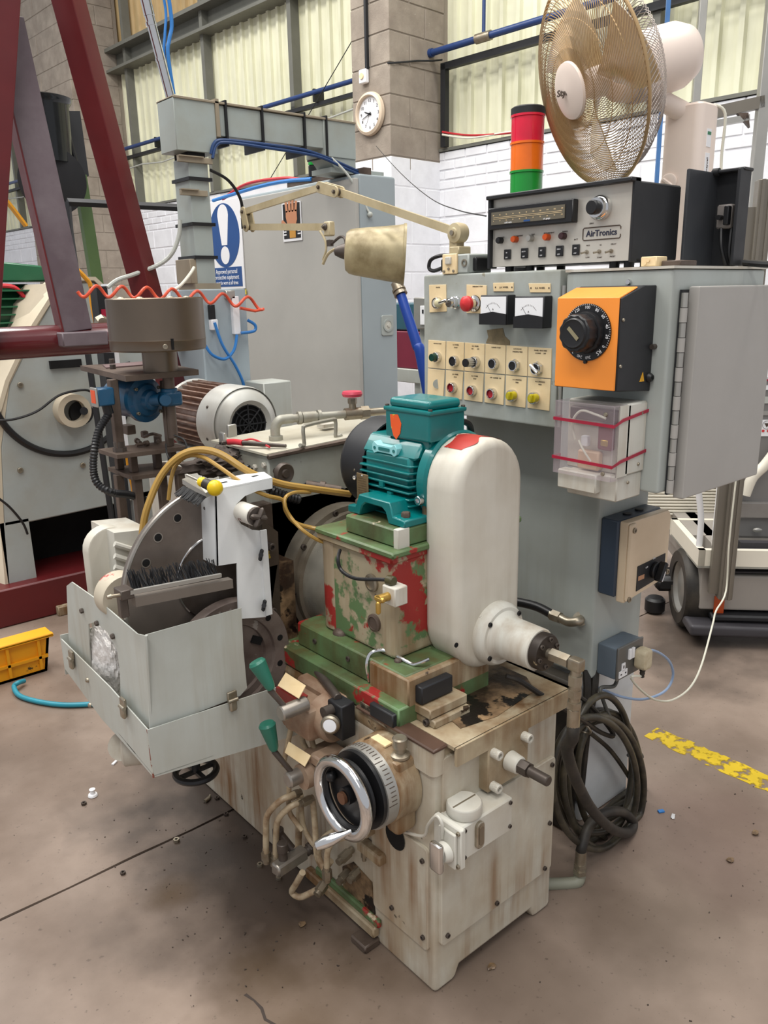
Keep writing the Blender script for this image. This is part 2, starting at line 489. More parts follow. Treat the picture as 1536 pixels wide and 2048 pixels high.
def worn_yellow():
    m = mat('worn_yellow_line_paint', (222, 190, 40), .5, var=.1)
    nt = m.node_tree; N = nt.nodes; L = nt.links; b = N['Principled BSDF']
    geo = N.new('ShaderNodeNewGeometry').outputs['Position']
    n = N.new('ShaderNodeTexNoise'); n.inputs['Scale'].default_value = 26; n.inputs['Detail'].default_value = 8; L.new(geo, n.inputs['Vector'])
    q = N.new('ShaderNodeMapRange'); q.clamp = True; L.new(n.outputs['Fac'], q.inputs['Value']); q.inputs['From Min'].default_value = .50; q.inputs['From Max'].default_value = .60
    q.inputs['To Min'].default_value = 1; q.inputs['To Max'].default_value = 0
    L.new(q.outputs[0], b.inputs['Alpha'])
    return m
pts = [(1.36 + random.uniform(-.006, .006), -.9 + i * .03) for i in range(41)] + [(1.455 + random.uniform(-.006, .006), .3 - i * .03) for i in range(41)]
yl = part('floor_marking', MB().prism(pts, 'z', .0002, .0016), worn_yellow(), fl, 'worn yellow painted line across the concrete')

# wall frame: s runs along the wall to the far left, n out of the wall into the room
WA = math.radians(3.5)
WM = Matrix.Translation((3.418, 4.031, 0)) @ Matrix(((-math.sin(WA), -math.cos(WA), 0, 0), (math.cos(WA), -math.sin(WA), 0, 0), (0, 0, 1, 0), (0, 0, 0, 1)))
def W(s, n, z): return WM @ V((s, n, z))
def US(px, py, n=None, s=None):
    r = ROT @ V(((px - 768.0) / FPX, -(py - 1024.0) / FPX, -1.0))
    d = (WM.to_3x3() @ V((1, 0, 0))) if s is not None else (WM.to_3x3() @ V((0, 1, 0)))
    o = V((3.418, 4.031, 0)); t = ((s if s is not None else n) - (CAM - o).dot(d)) / r.dot(d)
    return WM.inverted() @ (CAM + r * t)
WN = -.575
MORTAR = mat('white_painted_mortar', (232, 232, 236), .6, var=.04)
WBRICK = mat('white_painted_brick', (236, 237, 241), .5, var=.03, vs=9, bump=.25, bs=45, dirt=((208, 208, 212), .4, 6), chips=((196, 190, 184), .72, 18))
BLOCK = mat('bare_concrete_block', (160, 149, 136), .9, var=.12, vs=6, bump=.5, bs=90, dirt=((120, 108, 98), .5, 5), chips=((200, 192, 182), .70, 30))
BLOCKM = mat('grey_block_mortar', (150, 140, 128), .9, var=.08, bump=.3)
CLAD = mat('cream_green_cladding', (226, 225, 198), .34, var=.06, vs=2, streak=((182, 180, 140), .4))
CLAD2 = mat('brown_stained_cladding', (196, 170, 124), .42, var=.1, vs=1.5, streak=((150, 118, 74), .7))
GALV = mat('grey_purlin_paint', (112, 112, 104), .55, var=.08)
wall = struct('wall_back', MB(WM).box(-8, 14.5, WN - .2, WN - .004, 0, 2.715), MORTAR, 'white painted brick and block wall topped by a cream cladding sheet')
def cm(x, k=.004): return x + random.uniform(-k, k)
# brick courses at the top, block courses below
z = 2.72; nb = 0; nk = 0
bricksh = {}
for row in range(4):
    z0 = z - .068
    s = -5.0 + (.1125 if row % 2 else 0)
    while s < 11.2:
        vis = (-3.2 < s < .6) or (3.2 < s < 11)
        if vis:
            d = random.uniform(0, .006)
            part('brick', MB(WM).box(s + .005, s + .22, WN - .02, WN + d, z0 + .004, z - .003, .004), WBRICK, wall, flat=True); nb += 1
        s += .225
    z -= .075
for row in range(7):
    z0 = z - .213
    s = -5.0 + (.225 if row % 2 else 0)
    while s < 11.2:
        if (-3.2 < s < .3) or (3.2 < s < 10):
            d = random.uniform(0, .005)
            part('block', MB(WM).box(s + .005, s + .443, WN - .02, WN + d, z0 + .005, z - .004, .005), WBRICK, wall, flat=True); nk += 1
        s += .45
    z -= .22
# block pillars
def pillar(name, s0, s1, ztop, zpaint, label, white=True):
    p = struct(name, MB(WM).box(s0 + .006, s1 - .006, WN - .1, -.006, max(zpaint, 0), ztop), BLOCKM, label)
    if white: part('painted_core', MB(WM).box(s0 + .003, s1 - .003, WN - .1, -.003, 0, zpaint), MORTAR, p)
    for k in range(int(ztop / .2205)):
        z0 = k * .2205
        if z0 + .22 < .8: continue
        mm = WBRICK if z0 + .1 < zpaint and white else BLOCK
        a = (s1 - s0)
        cuts = [s0, s0 + a * .5, s1] if k % 2 else [s0, s1]
        n_cut = -.225 if k % 2 else -.4
        for i in range(len(cuts) - 1):
            last = i == 0
            part('block', MB(WM).box(cuts[i] + (0 if i == 0 else .005), cuts[i + 1] - (.005 if i < len(cuts) - 2 else 0), n_cut + .005 if last else -.2, cm(0, .002), z0 + .005, z0 + .216, .004), mm, p, flat=True)
        part('block', MB(WM).box(s0 + cm(0, .002), s0 + .2, WN - .05, n_cut - .005, z0 + .005, z0 + .216, .004), mm, p, flat=True)
        if n_cut == -.4: pass
    return p
pil = pillar('trim_1', 0, .432, 5.2, 2.56, 'bare concrete block pillar with a wall clock, painted white low down')
pillar('trim_2', 5.55, 7.3, 5.6, 0, 'distant bare concrete block pillar behind the maroon frame', False)
# profiled cladding: every sheet its own piece
def sheet(s0, s1, z0, z1, m, parent, n0=WN - .1):
    mb = MB(WM); prof = []
    s = s0
    while s < s1 - 1e-4:
        for ds, dn in ((0, 0), (.085, 0), (.095, .028), (.13, .028), (.14, 0)):
            if s + ds <= s1 + .001: prof.append((s + ds, dn))
        s += .155
    prof.append((s1, 0))
    vs = [(a, n0 + b, z0) for a, b in prof] + [(a, n0 + b, z1) for a, b in prof]
    n = len(prof)
    mb.add(vs, [(i, n + i, n + i + 1, i + 1) for i in range(n - 1)])
    return part('cladding_sheet', mb, m, parent, flat=True)
clad = struct('wall_cladding', MB(WM).box(-8, 14.5, WN - .26, WN - .14, 2.7, 7.4), GALV, 'cream profiled metal cladding above the white brick wall')
for i in range(-6, 14):
    a = i * 1.085 + .1
    if -3.9 < a < 13:
        sheet(a, a + 1.085, 2.725, 4.42, CLAD, clad)
        sheet(a, a + 1.085, 4.5, 7.3, CLAD2, clad, WN - .13)
pb = MB(WM).prism([(WN + .10, 4.33), (WN + .10, 4.36), (WN - .06, 4.36), (WN - .06, 4.56), (WN + .10, 4.56), (WN + .10, 4.6), (WN - .1, 4.6), (WN - .1, 4.33)], 'x', .45, 13)
part('purlin', pb, GALV, clad)
part('purlin', MB(WM).box(-6, -.0, WN - .1, WN + .06, 4.33, 4.56), GALV, clad)
part('wall_capping', MB(WM).box(-6, 13, WN - .12, WN + .015, 2.722, 2.745), GALV, clad, 'dark capping strip along the top of the brick')
for s_ in (1.92, 3.45, 5.2, 9.2, 11):
    part('cladding_post', MB(WM).box(s_ - .03, s_ + .03, WN - .08, WN + .02, 2.745, 7.2), GALV, clad)
for s_ in (-1.9,):
    part('cladding_post', MB(WM).box(s_ - .03, s_ + .03, WN - .08, WN + .02, 2.745, 4.3), GALV, clad)
# blue air main, black cable tray and their drops
PIPEB = mat('navy_blue_pipe_paint', (38, 62, 112), .35, var=.08)
def wpipe(pts, r): return MB(WM).sweep(pts, r, 10)
ap = thing('air_pipe', 'navy blue compressed air main running along the cladding left of the pillar', 'pipe', W(2, WN, 3.4), 'air main')
part('main', wpipe([(.45, WN + .09, 3.42), (12, WN + .09, 3.42)], .022), PIPEB, ap)
part('drop', wpipe([(.86, WN + .16, 3.46), (.86, WN + .16, 2.3)], .012), mat('blue_drop_pipe', (74, 120, 176), .4), ap)
part('tee', wpipe([(.55, WN + .09, 3.42), (.72, WN + .09, 3.44), (.74, WN + .12, 3.47), (.86, WN + .16, 3.47)], .02), M['zinc'], ap)
for s_ in (1.5, 3, 4.5, 6): part('clip', MB(WM).box(s_ - .012, s_ + .012, WN - .02, WN + .1, 3.34, 3.45), M['black'], ap)
ap2 = thing('air_pipe', 'navy blue capped air main to the right of the pillar behind the fan', 'pipe', W(-1, WN, 3.4), 'air main')
part('main', wpipe([(-.02, WN + .12, 3.44), (-3.2, WN + .12, 3.44)], .026), PIPEB, ap2)
part('end_cap', wpipe([(.0, WN + .12, 3.44), (-.03, WN + .12, 3.44)], .034), PIPEB, ap2)
part('tee', wpipe([(-.48, WN + .12, 3.44), (-.62, WN + .12, 3.44)], .036), M['zinc'], ap2)
part('riser', wpipe([(-.55, WN + .12, 3.46), (-.55, WN + .12, 3.9)], .014), PIPEB, ap2)
part('valve', wpipe([(-.55, WN + .12, 3.75), (-.55, WN + .12, 3.92)], .022), M['zinc'], ap2)
part('valve_handle', wpipe([(-.56, WN + .14, 3.84), (-.68, WN + .18, 3.86)], .01), PIPEB, ap2)
ct = thing('cable_tray', 'black cable tray bar running below the navy air main left of the pillar', 'cable tray', W(2, WN, 3.3))
part('tray', MB(WM).box(.5, 12, WN - .0, WN + .05, 3.31, 3.345), M['satin'], ct)
part('cable', wpipe([(s * .5 + .5, WN + .02, 3.2 + .02 * math.sin(s * 2.2)) for s in range(20)], .009), M['sheet'], ct)
fr = thing('cable_tray', 'black angle frame on the cladding just right of the block pillar', 'cable tray', W(-.1, WN, 2.75))
part('upright', MB(WM).box(-.10, -.05, WN, WN + .05, 2.75, 3.36), M['satin'], fr)
part('rail', MB(WM).box(-3.2, -.05, WN, WN + .05, 3.32, 3.37), M['satin'], fr)
for i, (c_, k) in enumerate((('redhose', 0), ('whitecord', .02))):
    tag = solo('loose_cable', wpipe(smooth([(-.08, WN + .06, 2.86 - k), (-.35, WN + .04, 2.80 - k), (-.7, WN + .03, 2.765 + k * .3), (-1.0, WN + .02, 2.76)], 5), .008), M[c_] if i else mat('red_cable', (190, 40, 50), .4),
               ['red', 'white'][i] + ' cable lying on the wall top right of the block pillar', 'cable')
solo('wall_conduit', wpipe([(-.05, WN + .03, 3.4)] + [(-.03, -.45, 3.38), (-.012, -.3, 3.36), (-.012, -.02, 3.3), (.01, .012, 3.3)], .007), M['satin'], 'thin black cable clipped around the block pillar', 'cable')
cj = thing('junction_box', 'small white junction box under a black conduit on the block pillar', 'junction box', W(.262, 0, 3.2))
part('box', MB(WM).box(.225, .305, .004, .045, 3.2, 3.3, .006), M['paper'], cj)
part('lid_button', MB(WM).cyl((.265, .045, 3.25), (.265, .055, 3.25), .022), M['plate'], cj)
part('conduit', MB(WM).box(.222, .244, .004, .03, 3.3, 5.2), M['satin'], cj)
solo('hanging_wire', MB().tube([US(752, 292, n=.02) and W(*US(752, 292, n=.02)), U(800, 345, x=2.2), U(860, 396, x=1.6), U(915, 420, x=1.2), U(972, 432, x=.80)], .0022, 6), M['satin'], 'thin wire sagging from the block pillar down to the silver instrument', 'wire')
solo('stay_wire', wpipe([tuple(US(704, 82, n=WN + .14)), tuple(US(620, 225, n=WN + .14)), tuple(US(540, 358, n=WN + .14))], .004), M['satin'], 'thin diagonal stay wire across the cream cladding left of the pillar', 'wire')
# wall clock
CC = US(740, 228, n=.02)
ck = thing('wall_clock', 'round white wall clock with cream rim on the block pillar', 'clock', WM @ V((CC.x, .0, CC.z - .15)))
cc = V((CC.x, 0, CC.z))
NW = WM.to_3x3() @ V((0, 1, 0)); SW = WM.to_3x3() @ V((-1, 0, 0)); ZW = V((0, 0, 1))
cw = WM @ cc
part('rim', MB().lathe([(.15, .0), (.16, .015), (.155, .04), (.135, .05), (.128, .042), (.128, .02)], cw, NW, 48, cap=False), mat('clock_rim_cream', (216, 196, 172), .4), ck)
part('dial', MB().lathe([(.0, .022), (.13, .022)], cw, NW, 48, cap=False), M['paper'], ck)
def face_pt(a, r, h=.024): return cw + NW * h + (SW * math.sin(a) + ZW * math.cos(a)) * r
for h in range(1, 13):
    text(str(h), ck, face_pt(h * math.pi / 6, .098), SW, ZW, .034, M['black'], 'numeral')
def hand(name, a, L, w):
    d = (SW * math.sin(a) + ZW * math.cos(a)); t = NW.cross(d)
    part(name, MB().plate([cw + NW * .027 - d * .02 + t * w, cw + NW * .027 + d * L + t * w * .5, cw + NW * .027 + d * L - t * w * .5, cw + NW * .027 - d * .02 - t * w], NW, .002), M['black'], ck)
hand('hour_hand', math.radians(290), .06, .006); hand('minute_hand', math.radians(250), .088, .004); hand('second_hand', math.radians(205), .08, .0015)
part('pin', MB().cyl(cw + NW * .026, cw + NW * .034, .008), M['black'], ck)
# ================================================================== the grinding machine
gm = thing('grinding_machine', 'rust streaked cream disc grinding machine base with handwheel in the middle of the floor', 'machine', (.21, .55, 0))
CR, GR = M['cream'], M['grime']
XV, YV, ZV = AX['x'], AX['y'], AX['z']
# ---- cast base, with the foot cut-out along the front
fx = [(0.0, 0), (.07, 0), (.085, .035), (.335, .035), (.35, 0), (.43, 0), (.43, .64), (0, .64)]
base = part('base', MB().prism([(0, 0), (.07, 0), (.085, .032), (.345, .032), (.36, 0), (.43, 0), (.43, .607), (0, .607)], 'y', 0, 1.32, .012, 2), CR, gm)
top = part('base_top', MB().prism([(.0, .0), (.43, .0), (.43, 1.32), (.0, 1.32)], 'z', .60, .648, .016, 2), M['grime'], gm)
# stepped column where the left front corner bulges out
part('corner_block', MB().prism(rrect(-.008, .034, -.006, .10, .014), 'z', .585, .652, .004), CR, gm)
part('drip_lid', MB().prism([(.035, -.028), (.44, -.028), (.44, .20), (.035, .20)], 'z', .648, .656).box(.035, .44, -.034, -.026, .612, .656).box(.43, .44, -.03, .2, .612, .656), M['grime'], gm, 'bent sheet metal lid smeared with oil')
part('oil_pool', MB().prism([(.10, .02), (.2, .0), (.36, .02), (.40, .08), (.40, .19), (.15, .19), (.12, .1)], 'z', .656, .658), M['oily'], gm, 'blackened oily residue under the spindle nose')
part('worn_edge', MB().box(-.01, .034, -.008, .26, .648, .658, .003), mat('flaked_brown_edge', (84, 62, 50), .45, var=.2, chips=((206, 190, 168), .66, 14)), gm)
# front cover panel
def P(px, py, **k): return U(px, py, **k)
cov = part('cover_panel', MB().prism(rrect(.012, .415, .135, .468, .012), 'y', -.010, .002, .002), CR, gm)
for x, z in ((.03, .16), (.20, .15), (.385, .15), (.398, .28), (.398, .45), (.31, .462)):
    inst('bolt', 'cap', cov, (x, -.010, z), '-y', .006, .006, M['dsteel'])
part('narrow_panel', MB().prism(rrect(.02, .15, .35, .625, .008), 'y', -.006, .002, .0015), CR, gm)
# left face panel
lp = part('cover_panel', MB().prism(rrect(.016, .215, .115, .395, .012), 'x', -.008, .002, .002), CR, gm)
for y, z in ((.03, .15), (.03, .36), (.14, .16), (.135, .40)):
    inst('bolt', 'cap', lp, (-.008, y, z), '-x', .006, .006, M['dsteel'])
part('access_hole', MB().lathe([(.0, 0), (.028, 0), (.034, .003)], U(792, 1672, x=-.007), '-x', 24), M['dark'], gm)
# ---- flat dark patch painting the shaded recess behind the pipes, left face
part('recess_shade_patch', MB().prism([(.215, .085), (.345, .085), (.345, .15), (.30, .19), (.225, .175)], 'x', -.004, .002), M['oily'], gm)
part('skid_rail', MB().box(-.014, .0, .19, .46, .062, .085, .004), M['green'], gm, 'chipped green rail along the left foot')
part('skid_rail', MB().box(-.022, .0, .20, .50, .03, .06, .004), GR, gm)
part('foot_pad', MB().box(-.05, -.0, .20, .26, .0, .022, .004), M['rsteel'], gm)
# ---- hydraulic shaft plate on the front
pl = part('shaft_plate', MB().box(.135, .275, -.034, 0, .50, .615, .003), GR, gm)
for x, z in ((.15, .60), (.255, .60), (.15, .515), (.258, .515)):
    inst('cap_screw', 'cap', pl, (x, -.034, z), '-y', .0115, .022, M['cream2'])
sc = V((.205, -.034, .558))
part('shaft_boss', MB().cyl(sc, sc - YV * .035, .024, .021, 24, .003), M['cream2'], pl)
part('hex_shaft', MB().hexn(sc - YV * .035, sc - YV * .06, .018).cyl(sc - YV * .06, sc - YV * .115, .0125, n=16, bev=.002), M['dsteel'], pl, 'dark steel spindle with a hexagon collar')
for i, z in enumerate((.53, .55, .58)):
    inst('grease_nipple', 'dome', gm, (.287, -.002, z), '-y', .008, .014, M['zinc'])
# ---- oil reservoir box
rv = part('oil_reservoir', MB().box(.012, .178, -.072, 0, .405, .492, .004), M['cream2'], gm)
part('end_plate', MB().box(-.004, .012, -.085, 0, .40, .498, .003).box(-.012, -.004, -.075, -.022, .40, .485, .002), M['cream2'], rv)
for y, z in ((-.078, .49), (-.078, .408), (-.03, .408)): inst('screw', 'cap', rv, (-.012 if y > -.076 else -.004, y, z), '-x', .005, .005, M['zinc'])
for x, z in ((.02, .482), (.02, .415), (.168, .482), (.168, .42)): inst('screw', 'cap', rv, (x, -.072, z), '-y', .0048, .004, M['dsteel'])
cp = V((.056, -.036, .492))
cap = MB().lathe([(.037, 0), (.040, .004), (.040, .024), (.037, .028), (.0, .028)], cp, 'z', 40)
part('filler_cap', cap, M['cream2'], rv); part('cap_slot', MB().cbox(cp + V((0, 0, .0275)), .07, .004, .002), M['zinc'], rv)
part('sight_glass', MB().prism(rrect(.052, .077, .418, .485, .0124, 8), 'y', -.080, -.07, .002), M['zinc'], rv)
part('glass_tube', MB().prism(rrect(.0585, .0705, .428, .476, .0059, 6), 'y', -.082, -.078), mat('sight_glass_brown', (110, 96, 78), .15), rv)
rp = V((-.012, -.05, .435))
part('valve_flange', MB().cyl(rp, rp - XV * .018, .024, .02, 24, .003), M['cream2'], rv)
part('valve_handle', MB().cbox(rp - XV * .03, .016, .034, .07, bev=.006, seg=2), M['chrome'], rv)
part('copper_line', MB().tube([U(765, 1642, x=-.02), U(800, 1660, x=-.02), U(846, 1672, x=-.014), U(856, 1650, x=-.016), U(873, 1632, x=-.018), U(884, 1648, x=-.018), U(884, 1676, x=-.014)], .0038, 8), M['cream2'], gm)

# ---- handwheel and dial housing on the left face
hc = V((0, .135, .535))
part('dial_housing', MB().cyl(hc, hc - XV * .066, .100, .098, 48, .004).box(-.06, 0, .055, .10, .43, .615, .012, 2), M['grime'], gm)
part('index_plate', MB().box(-.05, -.028, .105, .155, .630, .636, .001), M['plate'], gm)
dr = part('graduated_ring', MB().ring(hc - XV * .066, '-x', .05, .095, .03, 64), M['alu'], gm)
for k in range(60):
    a = 2 * math.pi * k / 60
    rad = V((0, math.cos(a), math.sin(a)))
    if rad.y < .6 or rad.z > -.2:
        part('graduation', MB().cbox(hc - XV * (.080 if k % 5 else .084) + rad * .0952, .014 if k % 5 else .022, .0014, .0014), M['ink'], dr, flat=True) if rad.z > .0 else None
part('dial_back', MB().cyl(hc - XV * .096, hc - XV * .106, .090, n=48), M['black'], gm)
oc = V((-.03, .078, .615))
part('oiler', MB().lathe([(.022, 0), (.022, .006), (.012, .010), (.012, .022), (.017, .024), (.017, .044), (.014, .047), (0, .047)], oc, 'z', 20), M['zinc'], gm)
inst('side_screw', 'cap', gm, U(770, 1595, x=-.055), '-y', .014, .022, M['cream2'])
wc = hc - XV * .15
wh = part('handwheel', MB().torus(wc, 'x', .084, .0135, 56, 14), M['chrome'], gm, 'polished chrome handwheel rim')
part('inner_rim', MB().torus(wc + XV * .010, 'x', .076, .009, 56, 8), M['black'], wh)
part('hub', MB().cyl(wc + XV * .022, wc + XV * .034, .078, n=44, bev=.003).cyl(wc + XV * .006, wc + XV * .024, .02, n=24), M['black'], wh)
part('centre_nut', MB().cyl(wc + XV * .004, wc - XV * .004, .014, n=20), mat('brown_bronze_nut', (112, 78, 58), .45, .4), wh)
part('spoke_knob', MB().sphere(wc + V((.012, .055, .022)), .013), M['black'], wh)
h0 = wc + V((0, -.02, -.084))
part('crank_handle', MB().lathe([(.006, 0), (.006, .014), (.008, .02), (.013, .045), (.0135, .062), (.010, .082), (.0, .088)], U(703, 1662, x=-.155), (-.75, .45, -.30), 20), M['chrome'], wh)

# ---- data plate on the upper left face
dp = part('data_plate', MB().plate([U(722, 1402, x=-.004), U(774, 1434, x=-.004), U(774, 1456, x=-.004), U(720, 1421, x=-.004)], '-x', .002), mat('worn_data_plate', (60, 54, 46), .4, .3, dirt=((190, 178, 156), .8, 40)), gm)

# ---- control valve bodies with lever handles
def lever(bc, joint, kn0, kn1, tagc):
    pass
VB = mat('rusty_cast_valve', (164, 140, 118), .5, var=.14, dirt=((108, 66, 40), .8, 9), chips=((128, 36, 32), .68, 7), bump=.2)
v1 = part('control_valve', MB().box(-.10, .0, .33, .46, .555, .64, .016, 2).cyl((-.03, .30, .60), (-.03, .37, .60), .052, .056, 28, .008).box(-.03, .03, .30, .48, .60, .66, .008)
          .cyl((-.06, .42, .62), (-.06, .42, .56), .05, .04, 24), VB, gm)
j1 = U(560, 1428, x=-.17)
part('lever_boss', MB().cyl(j1 + V((.075, 0, .0)), j1 - XV * .0, .0185, n=28, bev=.003), M['steel'], v1)
def rod(parent, a, b, k0, k1):
    part('lever_rod', MB().cyl(a, b, .0065, .0075, 12), M['dsteel'], parent)
    d = (k1 - k0); L = d.length
    part('lever_knob', MB().lathe([(.009, 0), (.012, L * .1), (.0195, L * .8), (.021, L * .92), (.017, L), (0, L * 1.01)], k0, d, 24), M['knob'], parent, 'green tapered plastic knob')
rod(v1, j1 + V((.02, 0, .005)), U(540, 1380, x=-.18), U(543, 1378, x=-.18), U(512, 1322, x=-.20))
part('name_tag', MB().plate([U(572, 1346, x=-.10), U(612, 1372, x=-.10), U(598, 1398, x=-.12), U(556, 1372, x=-.12)], (-.4, .0, .9), .002), M['plate'], v1)
part('red_tag_block', MB().plate([U(552, 1374, x=-.12), U(596, 1402, x=-.12), U(590, 1420, x=-.11), U(550, 1390, x=-.11)], (.9, .3, -.1), .04), mat('red_block_paint', (150, 50, 44), .5, var=.1, chips=((190, 170, 150), .64, 12)), v1)
g0 = U(664, 1444, x=-.06)
part('round_gauge', MB().lathe([(.014, -.03), (.014, 0), (.020, .002), (.023, .008), (.023, .018), (.019, .022), (0, .021)], g0, (-.75, -.6, .1), 28), M['zinc'], v1)
part('gauge_face', MB().lathe([(.0, .0225), (.016, .0222)], g0, (-.75, -.6, .1), 24, cap=False), M['paper'], v1)
v2 = part('control_valve', MB().box(-.09, .0, .30, .385, .445, .515, .012, 2).cyl((-.085, .34, .472), (-.12, .34, .472), .032, n=24).box(-.10, -.02, .29, .33, .505, .535, .005), VB, gm)
j2 = U(574, 1562, x=-.155)
part('lever_boss', MB().cyl(j2 + V((.06, 0, 0)), j2, .020, n=28, bev=.004), M['steel'], v2)
rod(v2, j2 + V((.02, 0, .008)), U(548, 1502, x=-.165), U(549, 1500, x=-.165), U(533, 1446, x=-.175))
part('name_tag', MB().plate([U(578, 1484, x=-.10), U(622, 1512, x=-.10), U(610, 1534, x=-.12), U(570, 1506, x=-.12)], (-.4, 0, .9), .002), M['plate'], v2)
# hydraulic pipes with brass-coloured nuts
PIPE = mat('rusty_cream_hydraulic_pipe', (186, 170, 142), .4, var=.1, dirt=((112, 80, 50), .8, 22))
def hpipe(pp, r=.0075, x=-.10):
    r *= 1.12
    pts = [U(a, b, x=(c[0] if c else x)) for a, b, *c in pp]
    return part('hydraulic_pipe', MB().tube(pts, r, 10, 5), PIPE, gm)
def nut(px, py, x, d, r=.0125, L=.024):
    p = U(px, py, x=x); d = vec(d)
    part('pipe_nut', MB().hexn(p - d * L / 2, p + d * L / 2, r).cyl(p - d * L * .9, p + d * L * .9, r * .72, n=12), M['zinc'], gm)
hpipe([(590, 1588, -.09), (560, 1602, -.13), (535, 1630, -.15), (532, 1665, -.15), (532, 1715, -.15)])
hpipe([(610, 1600, -.07), (580, 1614, -.11), (556, 1640, -.13), (552, 1680, -.13), (551, 1726, -.13)])
nut(532, 1712, -.15, 'z'); nut(551, 1722, -.13, 'z', .014, .028); nut(588, 1590, -.09, 'x'); nut(612, 1602, -.07, 'x')
hpipe([(578, 1574, -.1), (578, 1620, -.1), (590, 1642, -.09), (604, 1660, -.08)], .006)
hpipe([(602, 1600, -.06), (606, 1650, -.06), (622, 1682, -.055), (640, 1700, -.05)], .0065)
hpipe([(625, 1600, -.045), (630, 1650, -.05), (634, 1710, -.06), (648, 1735, -.05), (662, 1722, -.04)], .0075)
hpipe([(672, 1660, -.06), (645, 1680, -.065), (637, 1710, -.06), (648, 1738, -.055)], .0075)
hpipe([(700, 1672, -.06), (668, 1682, -.08), (655, 1704, -.09), (654, 1745, -.09)], .007)
hpipe([(605, 1745, -.12), (592, 1768, -.12), (584, 1784, -.12), (600, 1794, -.11), (625, 1784, -.09), (640, 1776, -.08)], .0075)
nut(654, 1748, -.09, 'z', .013); nut(643, 1776, -.085, (1, .3, .3), .014)
hpipe([(540, 1408, -.06), (535, 1460, -.06), (526, 1500, -.06)], .006) if False else None
hpipe([(604, 1460, -.07), (606, 1485, -.07), (622, 1512, -.06)], .0065); hpipe([(620, 1462, -.06), (626, 1490, -.06), (636, 1515, -.05)], .0065)
nut(604, 1458, -.07, 'z', .010, .02); nut(621, 1466, -.06, 'z', .010, .02)
hpipe([(585, 1440, -.05), (575, 1490, -.05), (566, 1530, -.05)], .0065)
hpipe([(722, 1652, -.01), (724, 1690, -.01), (728, 1712, -.01)], .005); nut(728, 1706, -.012, 'z', .008, .024)
hpipe([(600, 1590, -.03), (598, 1650, -.03), (596, 1700, -.03)], .009)
fb = U(580, 1722, x=-.115)
vb = part('flow_valve', MB().cbox(fb, .10, .034, .034, Matrix.Rotation(.1, 3, 'Z'), .005), M['steel'], gm)
part('valve_cap', MB().cyl(fb + V((-.02, 0, .015)), fb + V((-.02, 0, .065)), .012, n=18, bev=.002).cyl(fb + V((-.02, 0, .04)), fb + V((-.02, 0, .066)), .0145, n=18, bev=.002), M['dsteel'], vb)
part('valve_cap', MB().cyl(fb + V((.02, .02, .015)), fb + V((.0, .05, .06)), .011, n=18).cyl(fb + V((.0, .05, .04)), fb + V((0, .05, .07)), .015, n=18, bev=.002), M['dsteel'], vb)
part('valve_union', MB().cyl(fb + V((.05, 0, 0)), fb + V((.09, .0, .012)), .013, n=16).hexn(fb + V((.06, 0, .003)), fb + V((.078, 0, .008)), .017), M['dsteel'], vb)
for px, py, x, L in ((690, 1712, -.03, .03), (712, 1748, -.012, .03), (690, 1752, -.02, .025)):
    nut(px, py, x, (1, .2, .1), .013, .03)
part('manifold', MB().box(-.035, .0, .20, .265, .33, .41, .005), GR, gm)
part('manifold', MB().box(-.03, .0, .16, .25, .27, .30, .005), GR, gm)

# ---- black stop blocks on top of the left edge
part('stop_block', MB().box(-.05, -.008, .262, .318, .575, .665, .003), M['satin'], gm, 'black steel stop block with a clamp bolt')
part('clamp_bar', MB().cyl((-.03, .30, .668), (.02, .47, .674), .011, n=14, bev=.002).cyl((-.075, .30, .645), (-.05, .30, .645), .014, n=16), M['dsteel'], gm)
part('stop_block', MB().box(-.012, .045, .122, .205, .655, .688, .003), M['satin'], gm, 'low black steel block on the oily top edge')

# ================================================================== slide and spindle head
sh = thing('spindle_head', 'spindle head on green slideway with peeling cream, green and red paint', 'spindle head', (.25, .3, .656))
part('slideway', MB().box(.0, .30, .115, .72, .648, .70, .004), M['green'], sh, 'oily green slideway')
part('slide', MB().box(.035, .34, .13, .56, .70, .765, .004), M['green'], sh, 'green and red chipped slide')
part('slide_front_block', MB().box(.03, .30, .115, .255, .692, .762, .004), M['grime'], sh)
part('gib_block', MB().box(.05, .15, .092, .116, .702, .745, .003), M['satin'], sh)
part('gib_layer', MB().box(.055, .17, .055, .118, .655, .675, .003), GR, sh); part('gib_layer', MB().box(.05, .17, .065, .118, .676, .700, .003), GR, sh)
inst('gib_bolt', 'cap', sh, (.055, .08, .665), '-x', .008, .008, M['dsteel'])
hd = part('head_casting', MB().prism([(.07, .765), (.49, .765), (.49, 1.03), (.07, 1.03)], 'y', .205, .47, .012, 2).box(.06, .5, .2, .49, 1.005, 1.035, .005), M['peel'], sh)
part('head_rim', MB().box(.055, .5, .19, .49, 1.022, 1.038, .004), M['green'], sh, 'green painted ledge round the head')
part('motor_plate', MB().box(.085, .47, .205, .40, 1.038, 1.082, .004), M['green'], sh)
part('plate_end', MB().box(.084, .12, .204, .22, 1.036, 1.083, .001), M['cream2'], sh)
part('head_column', MB().cyl((.115, .455, .765), (.115, .455, 1.02), .05, n=28, bev=.006), mat('head_column_paint', (178, 166, 144), .45, var=.1, streak=((120, 92, 58), .8), chips=((150, 44, 38), .62, 5)), sh)
for px, py in ((745, 1165), (750, 1245)):
    p = U(px, py, x=.07)
    o = part('bearing_cap', MB().lathe([(.022, -.002), (.022, .006), (.016, .008), (.016, .005), (0, .005)], p, '-x', 28), M['zinc'] if py < 1200 else M['rsteel'], sh)
bb = U(790, 1188, x=.055)
part('lubricator_block', MB().cbox(bb, .04, .045, .045, bev=.003), M['cream2'], sh)
